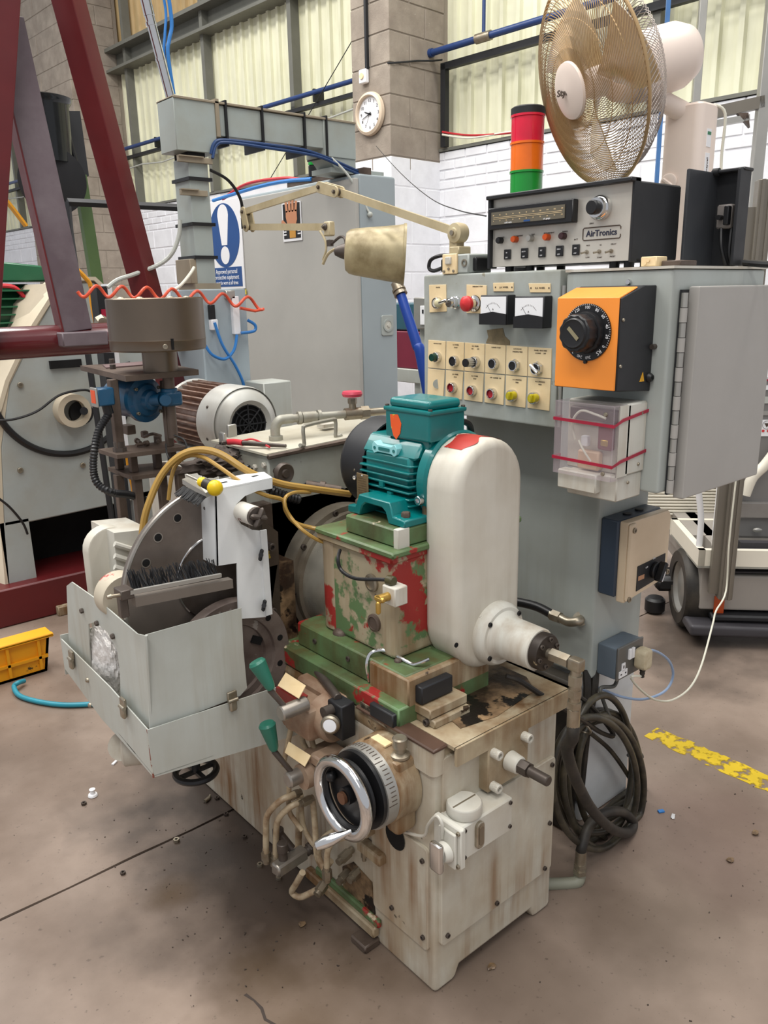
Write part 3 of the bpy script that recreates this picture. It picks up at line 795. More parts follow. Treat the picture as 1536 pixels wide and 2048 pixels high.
part('brass_tap', MB().cyl(bb - XV * .02, bb - XV * .05, .010, n=12).cbox(bb - XV * .045, .012, .03, .012, bev=.003).cbox(bb + V((-.05, 0, -.02)), .012, .012, .03, bev=.004), M['brass'], sh)
part('sensor_plug', MB().cyl(U(775, 1160, x=.05), U(788, 1163, x=.05), .012, .012, 16, .003), mat('olive_plug', (70, 66, 40), .4), sh)
part('sensor_cable', MB().tube([U(680, 1100, x=.06), U(676, 1120, x=.04), U(684, 1142, x=.04), U(712, 1157, x=.03), U(760, 1159, x=.04), U(776, 1160, x=.05)], .0045, 8), M['black'], sh)
inst('slide_bolt', 'dome', sh, (.075, .42, .765), 'z', .022, .014, M['rsteel'])
inst('slide_bolt', 'dome', sh, (.075, .20, .765), 'z', .010, .008, M['rsteel'])
for y in (.2, .34, .48): inst('slide_screw', 'cap', sh, (.035, y, .735), '-x', .007, .004, M['dsteel'])
part('bright_pipe', MB().tube([(.035, .26, .705), (.03, .262, .75), (.045, .262, .775), (.075, .24, .778), (.085, .17, .768), (.09, .15, .772), (.11, .13, .785)], .0045, 8), M['chrome'], sh)
# the ring guard round the grinding wheel
sa = V((.28, 0, .815))
rg = part('wheel_guard_ring', MB().ring(sa + YV * .645, 'y', .150, .205, .05, 64).ring(sa + YV * .625, 'y', .172, .19, .03, 64), mat('oily_grey_flange', (142, 134, 120), .45, .2, var=.12, dirt=((96, 80, 62), .6, 8)), sh, 'grey outer flange of the wheel housing')
part('bright_ring', MB().lathe([(.17, .50), (.178, .50), (.178, .66), (.155, .66), (.155, .62), (.17, .60), (.17, .50)], sa, 'y', 64, cap=False), mat('worn_grey_ring', (176, 172, 160), .3, .5, var=.1, dirt=((120, 110, 92), .6, 9)), sh)
part('wheel_back', MB().cyl(sa + YV * .62, sa + YV * .66, .165, n=48), M['oily'], sh)
part('spindle', MB().cyl(sa + YV * .45, sa + YV * .63, .07, n=32), M['oily'], sh)
for k in range(9):
    a = 2 * math.pi * k / 9 + .4
    inst('flange_bolt', 'cap', rg, sa + V((math.cos(a) * .197, .645, math.sin(a) * .197)), '-y', .008, .008, M['dsteel'])
part('housing_wall', MB().prism([(.0, .66), (.62, .66), (.62, 1.06), (.0, 1.06)], 'y', .70, .74, .004), M['rsteel'], sh)

# ================================================================== belt guard and rotary nose
bg = thing('belt_guard', 'tall cream round topped belt guard with white spindle nose and hose swivel', 'belt guard', (.28, .15, .7))
CG = mat('belt_guard_paint', (208, 204, 192), .42, var=.04, dirt=((178, 168, 148), .45, 3), streak=((140, 124, 98), .35), chips=((108, 92, 80), .74, 12), bump=.04)
part('cover', MB().prism(capsule(.28, .83, 1.168, .112, 16), 'y', .098, .212, .022, 4), CG, bg)
rs = MB(); ng = 14
vs_ = [(.28 + .1124 * math.cos(a), y, 1.168 + .1124 * math.sin(a)) for a in [math.radians(68 + 58 * i / ng) for i in range(ng + 1)] for y in (.124 + .012 * math.sin(a * 9), .150, .192 - .01 * math.sin(a * 7))]
rs.add(vs_, [(3 * i + j, 3 * i + j + 1, 3 * i + j + 4, 3 * i + j + 3) for i in range(ng) for j in (0, 1)])
part('red_scrape', rs, mat('red_scraped_paint', (176, 50, 40), .45, var=.1, chips=((196, 188, 172), .55, 22)), bg)
for p in (U(842, 1000, x=.168), U(843, 1205, x=.168)): inst('guard_bolt', 'cap', bg, p, '-x', .011, .012, M['chrome'])
part('back_plate', MB().prism(capsule(.28, .83, 1.165, .104, 14), 'y', .21, .222), M['oily'], bg)
for p in (U(912, 1290, y=.098), U(1025, 1217, y=.098)): inst('guard_screw', 'disc', bg, p, '-y', .006, .002, M['dark'])
na = V((.297, 0, .806))
ns = part('spindle_nose', MB().lathe([(.079, .02), (.079, .036), (.076, .04), (.074, .046), (.070, .050), (.062, .050), (.056, .058), (.052, .07), (.050, .155), (.0475, .158), (.0, .158)], na + YV * .118, '-y', 48), M['cream2'], bg, 'white turned spindle nose with stepped flange')
for a in (40, 140, 220): inst('flange_screw', 'cap', ns, na + V((.067 * math.cos(math.radians(a)), .068, .067 * math.sin(math.radians(a)))), '-y', .006, .004, M['black'])
sw = part('rotary_union', MB().lathe([(.044, 0), (.044, .028), (.041, .032), (.012, .034), (.0, .034)], na - YV * .030, '-y', 40), mat('black_cream_union', (60, 52, 46), .4, .3, var=.2, chips=((206, 188, 150), .60, 13)), bg)
for k in range(6):
    a = k * math.pi / 3 + .3
    inst('union_screw', 'cap', sw, na + V((.032 * math.cos(a), -.062, .032 * math.sin(a))), '-y', .006, .005, M['dsteel'])
e0 = na - YV * .062
part('hex_union', MB().cyl(e0, e0 - YV * .02, .012, n=16).hexn(e0 - YV * .012, e0 - YV * .062, .0165), M['zinc'], bg)
e1 = e0 - YV * .078
part('elbow', MB().cbox(e1, .026, .034, .03, bev=.006, seg=2).cyl(e1 + V((0, 0, -.01)), e1 - ZV * .03, .012, n=16), M['zinc'], bg)
part('hose_fitting', MB().hexn(e1 - ZV * .026, e1 - ZV * .05, .0165).cyl(e1 - ZV * .05, e1 - ZV * .06, .0135, n=18).hexn(e1 - ZV * .06, e1 - ZV * .078, .0165).cyl(e1 - ZV * .078, e1 - ZV * .09, .013).hexn(e1 - ZV * .09, e1 - ZV * .106, .017).cyl(e1 - ZV * .106, e1 - ZV * .155, .0145, n=20, bev=.002), M['zinc'], bg)
HOSE0 = e1 - ZV * .15
# ================================================================== teal motor
tm = thing('electric_motor', 'teal electric motor with finned body and terminal box beside the cream belt guard', 'motor', (.28, .34, 1.08))
TL = M['teal']
ma = V((.28, 0, 1.172)); R0 = .098
part('body', MB().cyl(ma + YV * .215, ma + YV * .44, R0, n=40).cyl(ma + YV * .2, ma + YV * .235, R0 + .018, n=40, bev=.006).box(.165, .21, .25, .42, 1.15, 1.235, .01), TL, tm)
fc = part('fan_cover', MB().lathe([(.0, .535), (.09, .535), (.112, .522), (.119, .505), (.119, .425), (.115, .425), (.115, .49)], ma, 'y', 48, cap=False), M['satin'], tm, 'black fan cowl on the far end')
inst('cowl_screw', 'cap', fc, ma + V((-.117, .455, -.02)), '-x', .006, .004, M['chrome'])
inst('cowl_screw', 'cap', fc, ma + V((-.117, .455, -.0)), '-x', .003, .003, M['zinc'])
# side fins: horizontal blades standing out to the left and right
for s in (-1, 1):
    for k in range(9):
        z = 1.083 + k * .0155
        xi = math.sqrt(max(.0001, R0 ** 2 - (z - ma.z) ** 2)) * .92
        out = .126 if k < 8 else .118
        x0, x1 = ma.x + s * xi, ma.x + s * out
        part('fin', MB().prism([(x0, .235), (x1, .245), (x1, .425), (x0, .435)], 'z', z, z + .0045, .001), TL, tm)
for k in range(7):
    x = .185 + k * .03
    zi = ma.z - math.sqrt(max(.0001, R0 ** 2 - (x - ma.x) ** 2))
    part('fin', MB().box(x, x + .0045, .245, .43, zi - .018, zi + .01), TL, tm)
for z in (1.10, 1.13, 1.15): part('fin_rib', MB().box(.153, .16, .26 + (z - 1.1) * 1.5, .275 + (z - 1.1) * 1.5, z, z + .012), TL, tm)
part('shoulder', MB().prism([(.165, 1.225), (.195, 1.268), (.365, 1.268), (.395, 1.225)], 'y', .235, .43, .006), TL, tm)
# lifting label, rating plate
ls = U(772, 898, x=.170)
lk = part('direction_label', MB().prism([(a * .0 + y, z) for y, z, a in [(ls.y + .045, ls.z + .008, 0), (ls.y + .038, ls.z + .016, 0), (ls.y + .025, ls.z + .009, 0), (ls.y - .025, ls.z + .009, 0), (ls.y - .038, ls.z + .016, 0), (ls.y - .046, ls.z + .006, 0), (ls.y - .045, ls.z - .008, 0), (ls.y - .036, ls.z - .014, 0), (ls.y - .024, ls.z - .009, 0), (ls.y + .025, ls.z - .009, 0), (ls.y + .038, ls.z - .014, 0), (ls.y + .046, ls.z - .006, 0)]], 'x', ls.x - .006, ls.x + .03, .001), mat('pale_cyan_label', (150, 214, 218), .4), tm)
part('label_slot', MB().prism(rrect(ls.y - .02, ls.y + .02, ls.z - .004, ls.z + .004, .002), 'x', ls.x - .0075, ls.x - .005), TL, lk)
for d in (-.035, .035): inst('rivet', 'disc', lk, (ls.x - .006, ls.y + d, ls.z), '-x', .004, .0015, TL)
rp_ = part('rating_plate', MB().box(.147, .150, .385, .430, 1.105, 1.172, .001), mat('bronze_rating_plate', (142, 122, 92), .4, .5, dirt=((90, 78, 58), .6, 60)), tm)
for k in range(9): part('engraved_line', MB().box(.1465, .1472, .392, .423, 1.112 + k * .006, 1.1135 + k * .006), mat('plate_etching', (96, 80, 58), .5) if k == 0 else bpy.data.materials['plate_etching'], rp_, flat=True)
for z in (1.11, 1.167): inst('rivet', 'dome', rp_, (.147, .4075, z), '-x', .003, .002, M['chrome'])
inst('drain_plug', 'hex', tm, (.150, .37, 1.12), '-x', .008, .012, M['dsteel'])
# feet
for s in (-1, 1):
    x = ma.x + s * .135
    pts = [(.205, 1.082), (.262, 1.082), (.272, 1.108), (.285, 1.117), (.345, 1.117), (.358, 1.108), (.368, 1.082), (.415, 1.082), (.415, 1.10), (.385, 1.103), (.37, 1.135), (.255, 1.135), (.245, 1.103), (.205, 1.10)]
    x0, x1 = sorted((ma.x + s * .06, ma.x + s * .175))
    part('foot', MB().prism(pts, 'x', x0, x1, .003), TL, tm)
    for y in (.228, .398): inst('foot_bolt', 'hex', tm, (ma.x + s * .15, y, 1.101), 'z', .011, .012, M['rsteel'])
# terminal box
tb = part('terminal_box', MB().box(.185, .30, .205, .36, 1.268, 1.333, .006, 2).box(.195, .29, .215, .35, 1.245, 1.272, .004), TL, tm)
part('lid', MB().box(.182, .303, .201, .364, 1.330, 1.341, .004, 2).box(.190, .295, .211, .353, 1.339, 1.362, .012, 3), TL, tb)
for x, y in ((.190, .208), (.19, .357), (.296, .208)): inst('lid_screw', 'cap', tb, (x, y, 1.339), 'z', .005, .006, M['dsteel'])
st = U(790, 850, x=.184)
part('warning_sticker', MB().prism([(st.y + .017, st.z + .024), (st.y - .010, st.z + .026), (st.y - .022, st.z + .005), (st.y - .018, st.z - .018), (st.y - .004, st.z - .034), (st.y + .006, st.z - .026), (st.y + .014, st.z - .004)], 'x', .1835, .185), mat('torn_orange_sticker', (236, 92, 36), .5, var=.1, chips=((216, 214, 60), .60, 40)), tb)
part('cable_gland', MB().cyl((.29, .25, 1.30), (.32, .24, 1.30), .014, n=12).tube([(.32, .24, 1.30), (.345, .235, 1.29), (.36, .24, 1.25), (.37, .25, 1.18)], .008), M['black'], tm)
# ================================================================== splash tray and guard
SG = M['sheet']
tr = thing('splash_tray', 'grey sheet metal splash tray with clipped on corner guard left of the levers', 'tray', (-.22, .7, .5))
def pl_(pts, d, th, m, parent, name, label=None, **k):
    return part(name, MB().plate([U(a, b, **k) for a, b in pts], d, th), m, parent, label, flat=True)
YT = .5; XT = -.42
lowr = pl_([(295, 1460), (640, 1346), (640, 1425), (594, 1470), (307, 1555)], 'y', .003, SG, tr, 'tray_front', y=YT)
lowl = pl_([(295, 1460), (220, 1375), (120, 1276), (130, 1338), (205, 1440), (240, 1478), (307, 1555)], 'x', .003, SG, tr, 'tray_side', x=XT)
c0 = U(307, 1555, y=YT); c1 = U(130, 1338, x=XT)
part('tray_floor', MB().plate([(XT, YT, c0.z + .002), (-.02, YT, c0.z - .03), (-.02, 1.0, c0.z + .03), (XT, c1.y, c1.z)], 'z', .003), SG, tr, flat=True)
part('tray_back', MB().plate([(XT, 1.06, .58), (-.02, 1.06, .52), (-.02, 1.06, .68), (XT, 1.06, .7)], 'y', .003), SG, tr, flat=True)
part('rust_seam', MB().sweep([U(295, 1459, x=XT - .001), U(307, 1555, x=XT - .001)], .0025, 6), mat('red_brown_seam', (128, 70, 56), .6, chips=((176, 176, 166), .5, 30)), tr)
XG = -.405; YG = .512
pl_([(291, 1270), (483, 1216), (487, 1300), (494, 1376), (480, 1392), (300, 1462)], 'y', .003, SG, tr, 'guard_front', y=YG)
pl_([(133, 1172), (143, 1164), (200, 1204), (274, 1268), (293, 1272), (303, 1462), (241, 1400), (240, 1345), (234, 1300), (214, 1264), (190, 1244), (177, 1248), (178, 1290), (182, 1345), (138, 1300)], 'x', .003, SG, tr, 'guard_side', x=XG)
part('guard_corner', MB().sweep([U(292, 1271, x=XG - .001), U(303, 1460, x=XG - .001)], .004, 6), SG, tr)
for px, py in ((166, 1221), (196, 1246), (228, 1272)): inst('guard_bolt', 'hex', tr, U(px, py, x=XG), '-x', .007, .008, M['dsteel'])
for px, py in ((176, 1360), (181, 1410)): inst('tray_bolt', 'dome', tr, U(px, py, x=XT), '-x', .007, .007, M['zinc'])
def latch(p, d, t):
    p = V(p); d = vec(d); t = vec(t)
    b = MB()
    Mx = Matrix((t, d, V((0, 0, 1)))).transposed()
    b.cbox(p + d * .006 + ZV * .012, .026, .008, .022, Mx, .002); b.cbox(p + d * .008 - ZV * .012, .02, .012, .034, Mx, .004)
    b.cyl(p + d * .01 - t * .013, p + d * .01 + t * .013, .005, n=10)
    part('toggle_latch', b, M['zinc'], tr, 'dull metal toggle latch')
latch(U(462, 1398, y=YT), '-y', 'x'); latch(U(252, 1412, x=XT), '-x', 'y'); latch(U(148, 1316, x=XT), '-x', 'y')
# crumpled foil seen through the side cut-out
def lump(c, sc, seed, rough=.22, n=4, fr=7.0):
    from mathutils import noise as NZ
    bm = bmesh.new(); bmesh.ops.create_icosphere(bm, subdivisions=n, radius=1)
    mb = MB()
    for v in bm.verts:
        k = 1 + rough * (NZ.noise(v.co * fr * .35 + V((seed, 0, 0))) + .5 * NZ.noise(v.co * fr + V((0, seed, 0))) + .25 * NZ.noise(v.co * fr * 2.3 + V((0, 0, seed))))
        v.co = V((v.co.x * sc[0] * k + c[0], v.co.y * sc[1] * k + c[1], v.co.z * sc[2] * k + c[2]))
    return mb.addbm(bm)
fc_ = U(212, 1325, x=-.37)
solo('foil_wrap', lump(fc_, (.034, .085, .105), 3.0, .12, 5, 6), mat('crumpled_foil', (220, 216, 212), .45, .25, var=.08, bump=.9, bs=50), 'crumpled silver foil bundle behind the cut out of the tray guard', 'foil', flat=True)
# drum and small handwheel under the tray
part('under_drum', MB().lathe([(.05, 0), (.055, .005), (.055, .14), (.045, .14), (.045, .02), (0, .02)], U(246, 1492, x=-.36), (.9, -.5, 0), 28).cyl(U(246, 1492, x=-.355), U(246, 1492, x=-.35), .04), M['cream2'], tr)
hw = U(392, 1542, y=.62)
hwp = part('small_handwheel', MB().torus(hw, 'z', .052, .009, 36, 8), M['black'], tr, 'small black handwheel under the tray')
part('spoke', MB().cyl(hw, hw + ZV * .05, .012).box(hw.x - .05, hw.x + .05, hw.y - .006, hw.y + .006, hw.z - .004, hw.z + .004).box(hw.x - .006, hw.x + .006, hw.y - .05, hw.y + .05, hw.z - .004, hw.z + .004), M['satin'], hwp)

# ================================================================== grinding discs and white cover
gd = thing('disc_unit', 'large steel face plate with brush bar and white wheel cover behind the splash tray', 'grinder disc', (-.14, .66, .7))
dc = V((-.14, 0, .898))
FPP = [(dc.x + .255 * math.cos(a), dc.z + .255 * math.sin(a)) for a in [math.radians(70 + 220 * i / 72) for i in range(73)]]
fp_ = part('face_plate', MB().prism(FPP, 'y', .625, .655, .003), mat('swirled_face_plate', (122, 112, 104), .34, .35, var=.1, dirt=((70, 62, 56), .6, 5)), gd)
part('plate_rim', MB().sweep([(dc.x + .2545 * math.cos(a), .63, dc.z + .2545 * math.sin(a)) for a in [math.radians(72 + 190 * i / 60) for i in range(61)]], .006, 8), M['steel'], gd)
for px, py in ((355, 1036), (316, 1075), (292, 1126)):
    p = U(px, py, y=.625)
    part('bolt_hole', MB().lathe([(.011, 0), (.011, .001), (.006, .0015), (.0, .0015)], p + YV * .0005, '-y', 20), M['dark'], fp_)
    part('hole_rim', MB().ring(p, '-y', .0095, .012, .001, 20), M['steel'], fp_)
part('bright_arc', MB().torus(V((-.151, .6235, .921)), 'y', .111, .003, 48, 6, 0, 2 * math.pi), M['chrome'], gd)
part('inner_disc', MB().cyl((-.151, .6245, .921), (-.151, .6235, .921), .110, n=48), M['dsteel'], gd)
lc = V((-.148, 0, .70))
ld_ = part('feed_disc', MB().lathe([(0, .012), (.095, .012), (.098, .02), (.118, .02), (.12, .03), (.163, .03), (.166, .026), (.166, 0), (0, 0)], lc + YV * .605, '-y', 72), mat('rusty_feed_disc', (134, 120, 112), .5, .15, var=.15, dirt=((74, 56, 50), .7, 10), chips=((158, 150, 144), .64, 16), bump=.15), gd)
for k in range(12):
    a = 2 * math.pi * k / 12 + .2
    inst('bolt_hole', 'disc', ld_, lc + V((math.cos(a) * .140, .5755, math.sin(a) * .140)), '-y', .0085, .001, M['dark'])
part('keyway', MB().cbox(lc + V((.075, .59, .035)), .03, .008, .02, Matrix.Rotation(.5, 3, 'Y')), M['dark'], ld_)
part('interior_dark_block', MB().box(-.36, .04, .66, .70, .55, .95).box(-.06, .06, .60, .9, .5, .92), M['oily'], gd)  # dark blocks filling in the unlit machine interior
# white sheet cover
WH = M['white']
wcv = part('wheel_cover', MB().plate([U(a, b, y=.555) for a, b in [(430, 982), (480, 972), (545, 958), (545, 977), (515, 982), (490, 992), (473, 1008), (471, 1030), (482, 1048), (505, 1060), (522, 1062), (527, 1150), (532, 1234), (477, 1238), (474, 1126), (434, 1132)]], 'y', .004), WH, gd, 'white sheet metal wheel cover', flat=True)
q0, q1 = U(430, 982, y=.555), U(434, 1132, y=.555)
part('cover_side', MB().plate([q0, q1, q1 + V((0, .075, 0)), q0 + V((0, .085, 0))], 'x', .004), WH, gd, flat=True)
q2 = U(545, 958, y=.555)
part('cover_top', MB().plate([q0, q2, q2 + V((.02, .07, 0)), q2 + V((-.02, .085, 0)), q0 + V((0, .085, 0))], 'z', .004), WH, gd, flat=True)
for k in (.25, .8): part('cover_slot', MB().cbox(q0.lerp(q2, k) + V((.01, .045, .004)), .018, .010, .002, bev=.001), M['dark'], gd)
q3, q4 = U(521, 1062, y=.55), U(533, 1232, y=.55)
part('cover_lip', MB().plate([q3, q4, q4 + V((.018, .0, 0)), q3 + V((.018, 0, 0))], 'y', .005), WH, gd, flat=True)
for px, py in ((411, 1016), (418, 1090)): inst('cover_screw', 'cap', gd, U(px, py, x=q0.x), '-x', .004, .004, M['dsteel'])
for px, py in ((522, 1110), (528, 1211)):
    part('wing_bolt', MB().cbox(U(px, py, y=.54), .008, .012, .03, Matrix.Rotation(.3, 3, 'Y'), .003).cyl(U(px, py, y=.55), U(px, py, y=.53), .006), M['black'], gd)
cy0 = U(482, 1022, y=.56)
part('clamp_cylinder', MB().cyl(cy0 + YV * .05, cy0 - YV * .065, .024, n=32, bev=.002), mat('flaked_white_cylinder', (208, 204, 194), .45, var=.06, chips=((124, 84, 76), .58, 22)), gd)
part('star_knob', MB().cyl(cy0 - YV * .065, cy0 - YV * .075, .023, n=20).cbox(cy0 - YV * .082, .012, .014, .05, Matrix.Rotation(.5, 3, 'Y'), .005).cbox(cy0 - YV * .082, .046, .014, .014, Matrix.Rotation(.3, 3, 'Y'), .005), M['dsteel'], gd)
# dark slide post with flaking yellow paint
part('slide_post', MB().plate([U(a, b, y=.60) for a, b in [(524, 1040), (556, 1064), (562, 1252), (530, 1242)]], 'y', .06), mat('flaked_yellow_black_post', (78, 68, 58), .45, .2, var=.15, chips=[((190, 162, 48), .56, 9), ((120, 120, 96), .66, 16)]), gd)
for px, py in ((537, 1092), (540, 1220)): inst('post_knob', 'cap', gd, U(px, py, y=.60), '-y', .011, .02, M['dsteel'])
part('interior_dark_plate', MB().plate([U(a, b, y=.61) for a, b in [(525, 1242), (600, 1250), (640, 1330), (600, 1345), (560, 1320)]], 'y', .05), M['oily'], gd)  # dark plate painting the shaded machine interior below the post
# brush bar
b0, b1 = U(262, 1190, y=.515), U(456, 1154, y=.515)
bar = part('brush_bar', MB().plate([b0, b1, b1 + ZV * -.022, b0 + ZV * -.022], '-y', .022), mat('brown_grey_bar', (120, 112, 104), .4, .3), gd, flat=True)
part('bright_strip', MB().plate([U(258, 1180, y=.502), U(440, 1146, y=.502), U(440, 1153, y=.502), U(258, 1188, y=.502)], '-y', .008), M['alu'], bar, flat=True)
br = MB()
for i in range(150):
    t = i / 149
    p = U(262 + 172 * t, 1172 - 28 * t, y=.535)
    br.cyl(p + V((0, random.uniform(-.01, .01), -.01)), p + V((random.uniform(-.008, .008), random.uniform(.01, .035), random.uniform(.018, .03))), .0016, .001, 4)
bo = part('bristles', br, M['black'], bar); bo['kind'] = 'stuff'
part('bar_bracket', MB().cbox(U(248, 1185, y=.515), .03, .04, .022, bev=.002).cbox(U(246, 1212, y=.515), .018, .02, .05, bev=.002), M['dsteel'], bar)
part('bracket_screw', MB().cyl(U(240, 1190, y=.5), U(216, 1194, y=.5), .004).cyl(U(222, 1193, y=.5), U(214, 1195, y=.5), .006, .004), M['zinc'], bar)
# top comb brush and its holder
hp_ = U(395, 985, y=.56)
hold = part('brush_holder', MB().plate([U(365, 968, y=.60), U(384, 962, y=.62), U(432, 986, y=.57), U(412, 996, y=.56)], 'z', .012), M['alu'], gd)
br = MB()
for i in range(70):
    t = i / 69
    a = U(368 + 44 * t, 972 + 22 * t, y=.60 - .04 * t)
    e = U(350 + 44 * t, 986 + 22 * t, y=.60 - .04 * t)
    br.cyl(a, e + V((random.uniform(-.003, .003), random.uniform(-.006, .006), random.uniform(-.006, .0))), .0018, .0012, 4)
bo = part('bristles', br, M['black'], hold); bo['kind'] = 'stuff'
sd = U(404, 964, y=.56); se = U(430, 976, y=.53)
sdv = thing('screwdriver', 'stubby screwdriver with yellow and black handle on the white wheel cover', 'screwdriver', (sd + se) / 2)
part('handle', MB().lathe([(.008, 0), (.012, .006), (.013, .03), (.0125, .034)], sd, se - sd, 20), mat('screwdriver_black', (52, 46, 40), .5), sdv)
part('end_cap', MB().sphere(se, .019, 20), mat('bright_yellow_plastic', (236, 200, 24), .35), sdv)
part('collar', MB().sphere(sd, .012, 16), bpy.data.materials['bright_yellow_plastic'], sdv)
part('shank', MB().cyl(sd, sd - (se - sd) * 1.2, .003), M['steel'], sdv)

# ================================================================== small round topped belt cover and castings behind the discs
sb = thing('feed_drive', 'small cream round topped feed drive cover behind the face plate', 'drive cover', (-.3, 1.0, .55))
p0 = U(220, 1110, y=.95)
part('cover', MB().prism(capsule(p0.x + .004, .55, p0.z + .015, .062, 12), 'y', .95, .995, .006, 2), CG, sb)
part('casting', MB().plate([U(a, b, y=.9) for a, b in [(228, 1066), (300, 1058), (300, 1170), (236, 1168)]], 'y', .16).box(-.22, -.05, .90, 1.1, .55, .86, .01), M['cream2'], sb)
for py in (1088, 1112, 1134): part('bellows_fold', MB().sweep([U(229, py, y=.895), U(262, py + 10, y=.892), U(300, py + 4, y=.895)], .008, 8), M['cream2'], sb)
part('end_disc', MB().lathe([(0, 0), (.055, 0), (.058, .006), (.058, .05), (0, .05)][::-1], U(250, 1196, y=.72), 'y', 32), mat('cream_red_end_disc', (196, 186, 166), .5, var=.08, chips=((176, 56, 54), .64, 9)), sb)

# ================================================================== coolant tank
tk = thing('coolant_tank', 'grey steel coolant tank with loose lid, pipework and red valve behind the disc unit', 'tank', (.25, .84, .66))
TG = mat('flaking_tank_paint', (176, 180, 172), .45, var=.06, dirt=((140, 136, 120), .5, 4), chips=((72, 56, 48), .645, 7), streak=((110, 92, 70), .5))
t0, t1, t2 = U(535, 912, y=.70), U(752, 862, y=.70), U(440, 882, x=.061)
part('tank_body', MB().box(.061, .56, .70, .98, .70, 1.188, .005), TG, tk)
part('lid', MB().plate([(.052, .69, 1.19), (.57, .69, 1.207), (.57, .99, 1.207), (.052, .99, 1.19)], 'z', .006), mat('lid_cream_grey', (196, 192, 176), .45, var=.08, dirt=((156, 144, 118), .5, 6)), tk, flat=True)
part('rusty_edge', MB().sweep([(.055, .688, 1.187), (.3, .688, 1.195), (.565, .688, 1.203)], .007, 6), M['rsteel'], tk)
part('lid_clip', MB().cbox((.058, .93, 1.205), .012, .03, .04, bev=.003), M['alu'], tk); part('lid_clip', MB().cbox((.12, .985, 1.215), .03, .012, .04, bev=.003), M['alu'], tk)
kn = U(563, 945, y=.66)
part('clamp_knob', MB().lathe([(.008, -.03), (.01, 0), (.024, .002), (.028, .006), (.028, .018), (.025, .022), (.012, .019), (.010, .024), (0, .024)], kn, '-y', 32), M['dsteel'], tk)
for px, py in ((512, 934), (530, 930)): inst('tank_bolt', 'hex', tk, U(px, py, x=.061), '-x', .008, .008, M['cream2'])
def LZ(px, py, z=1.205): return U(px, py, z=z)
PG = mat('grey_painted_pipe', (164, 162, 150), .42, .3, var=.1, dirt=((120, 108, 92), .5, 20))
pA = LZ(552, 880, 1.2)
part('pipe_elbow', MB().tube([pA, pA + ZV * .035, pA + V((.012, -.004, .055)), pA + V((.03, -.01, .058)), pA + V((.05, -.016, .058))], .014, 14).cyl(pA, pA + ZV * .012, .020, n=18), PG, tk)
pd = V((.9, -.28, 0)).normalized()
pB = pA + V((.05, -.016, .058))
part('pipe_run', MB().cyl(pB, pB + pd * .19, .012, n=16).cyl(pB + pd * .015, pB + pd * .025, .019, n=16).cyl(pB + pd * .028, pB + pd * .07, .017, n=16).cyl(pB + pd * .075, pB + pd * .085, .019, n=16), PG, tk)
part('valve_body', MB().cyl(pB + pd * .16, pB + pd * .21, .018, n=16).hexn(pB + pd * .21, pB + pd * .235, .02).cyl(pB + pd * .235, pB + pd * .29, .012, n=12).cyl(pB + pd * .185, pB + pd * .185 + ZV * .04, .011, n=12).cyl(pB + pd * .185 + ZV * .03, pB + pd * .185 + ZV * .045, .014, n=6), M['zinc'], tk)
vh = pB + pd * .185 + ZV * .055
part('valve_wheel', MB().lathe([(.006, -.004), (.022, -.002), (.028, -.004), (.031, .004), (.028, .011), (.02, .008), (.006, .01), (0, .01)], vh, 'z', 24), mat('pinkish_red_wheel', (206, 70, 92), .4), tk)
hA, hB = LZ(608, 890), LZ(672, 874)
part('lid_handle', MB().tube([hA + V((-.02, -.01, .003)), hA, hA + ZV * .02, hA + ZV * .045, hA + (hB - hA) * .1 + ZV * .052, hA + (hB - hA) * .9 + ZV * .052, hB + ZV * .045, hB + ZV * .02, hB, hB + V((.02, 0, .003))], .0055, 8), PG, tk)
part('weir_plate', MB().cbox(LZ(640, 842, 1.23), .004, .03, .04).cbox(LZ(655, 850, 1.22), .05, .03, .01), M['cream2'], tk)
# pliers on the lid
plr = thing('pliers', 'red handled pliers lying on the tank lid', 'pliers', LZ(500, 888, 1.2))
a, b, c = LZ(456, 884, 1.207), LZ(486, 886, 1.21), LZ(572, 892, 1.206)
part('handle', MB().tube([a, a.lerp(b, .5) + V((0, 0, .002)), b], .0085, 10), mat('red_grip', (202, 52, 62), .4), plr)
part('handle', MB().tube([b + V((0, .02, 0)), b + V((.05, .03, 0)), c + V((-.04, .02, 0))], .003, 8), bpy.data.materials['red_grip'], plr)
part('jaw', MB().cyl(b, c, .0075, .005, 10), M['dsteel'], plr)
part('tip', MB().cbox(a - V((.012, 0, 0)), .02, .012, .012, bev=.003), M['dsteel'], plr)
# oily rags
rm = mat('dark_oily_rag', (74, 64, 58), .85, var=.15, bump=.4, bs=40)
solo('oily_rag', lump(U(425, 928, y=.8), (.075, .05, .032), 11, .5, 4, 6), rm, 'crumpled dark oily rag on the white wheel cover next to the yellow hose', 'rag')
solo('oily_rag', lump(U(452, 915, y=.9), (.06, .06, .03), 17, .5, 4, 6), mat('grey_oily_rag', (92, 84, 78), .85, var=.12, bump=.4), 'greyer crumpled rag tucked behind, nearer the tank', 'rag')
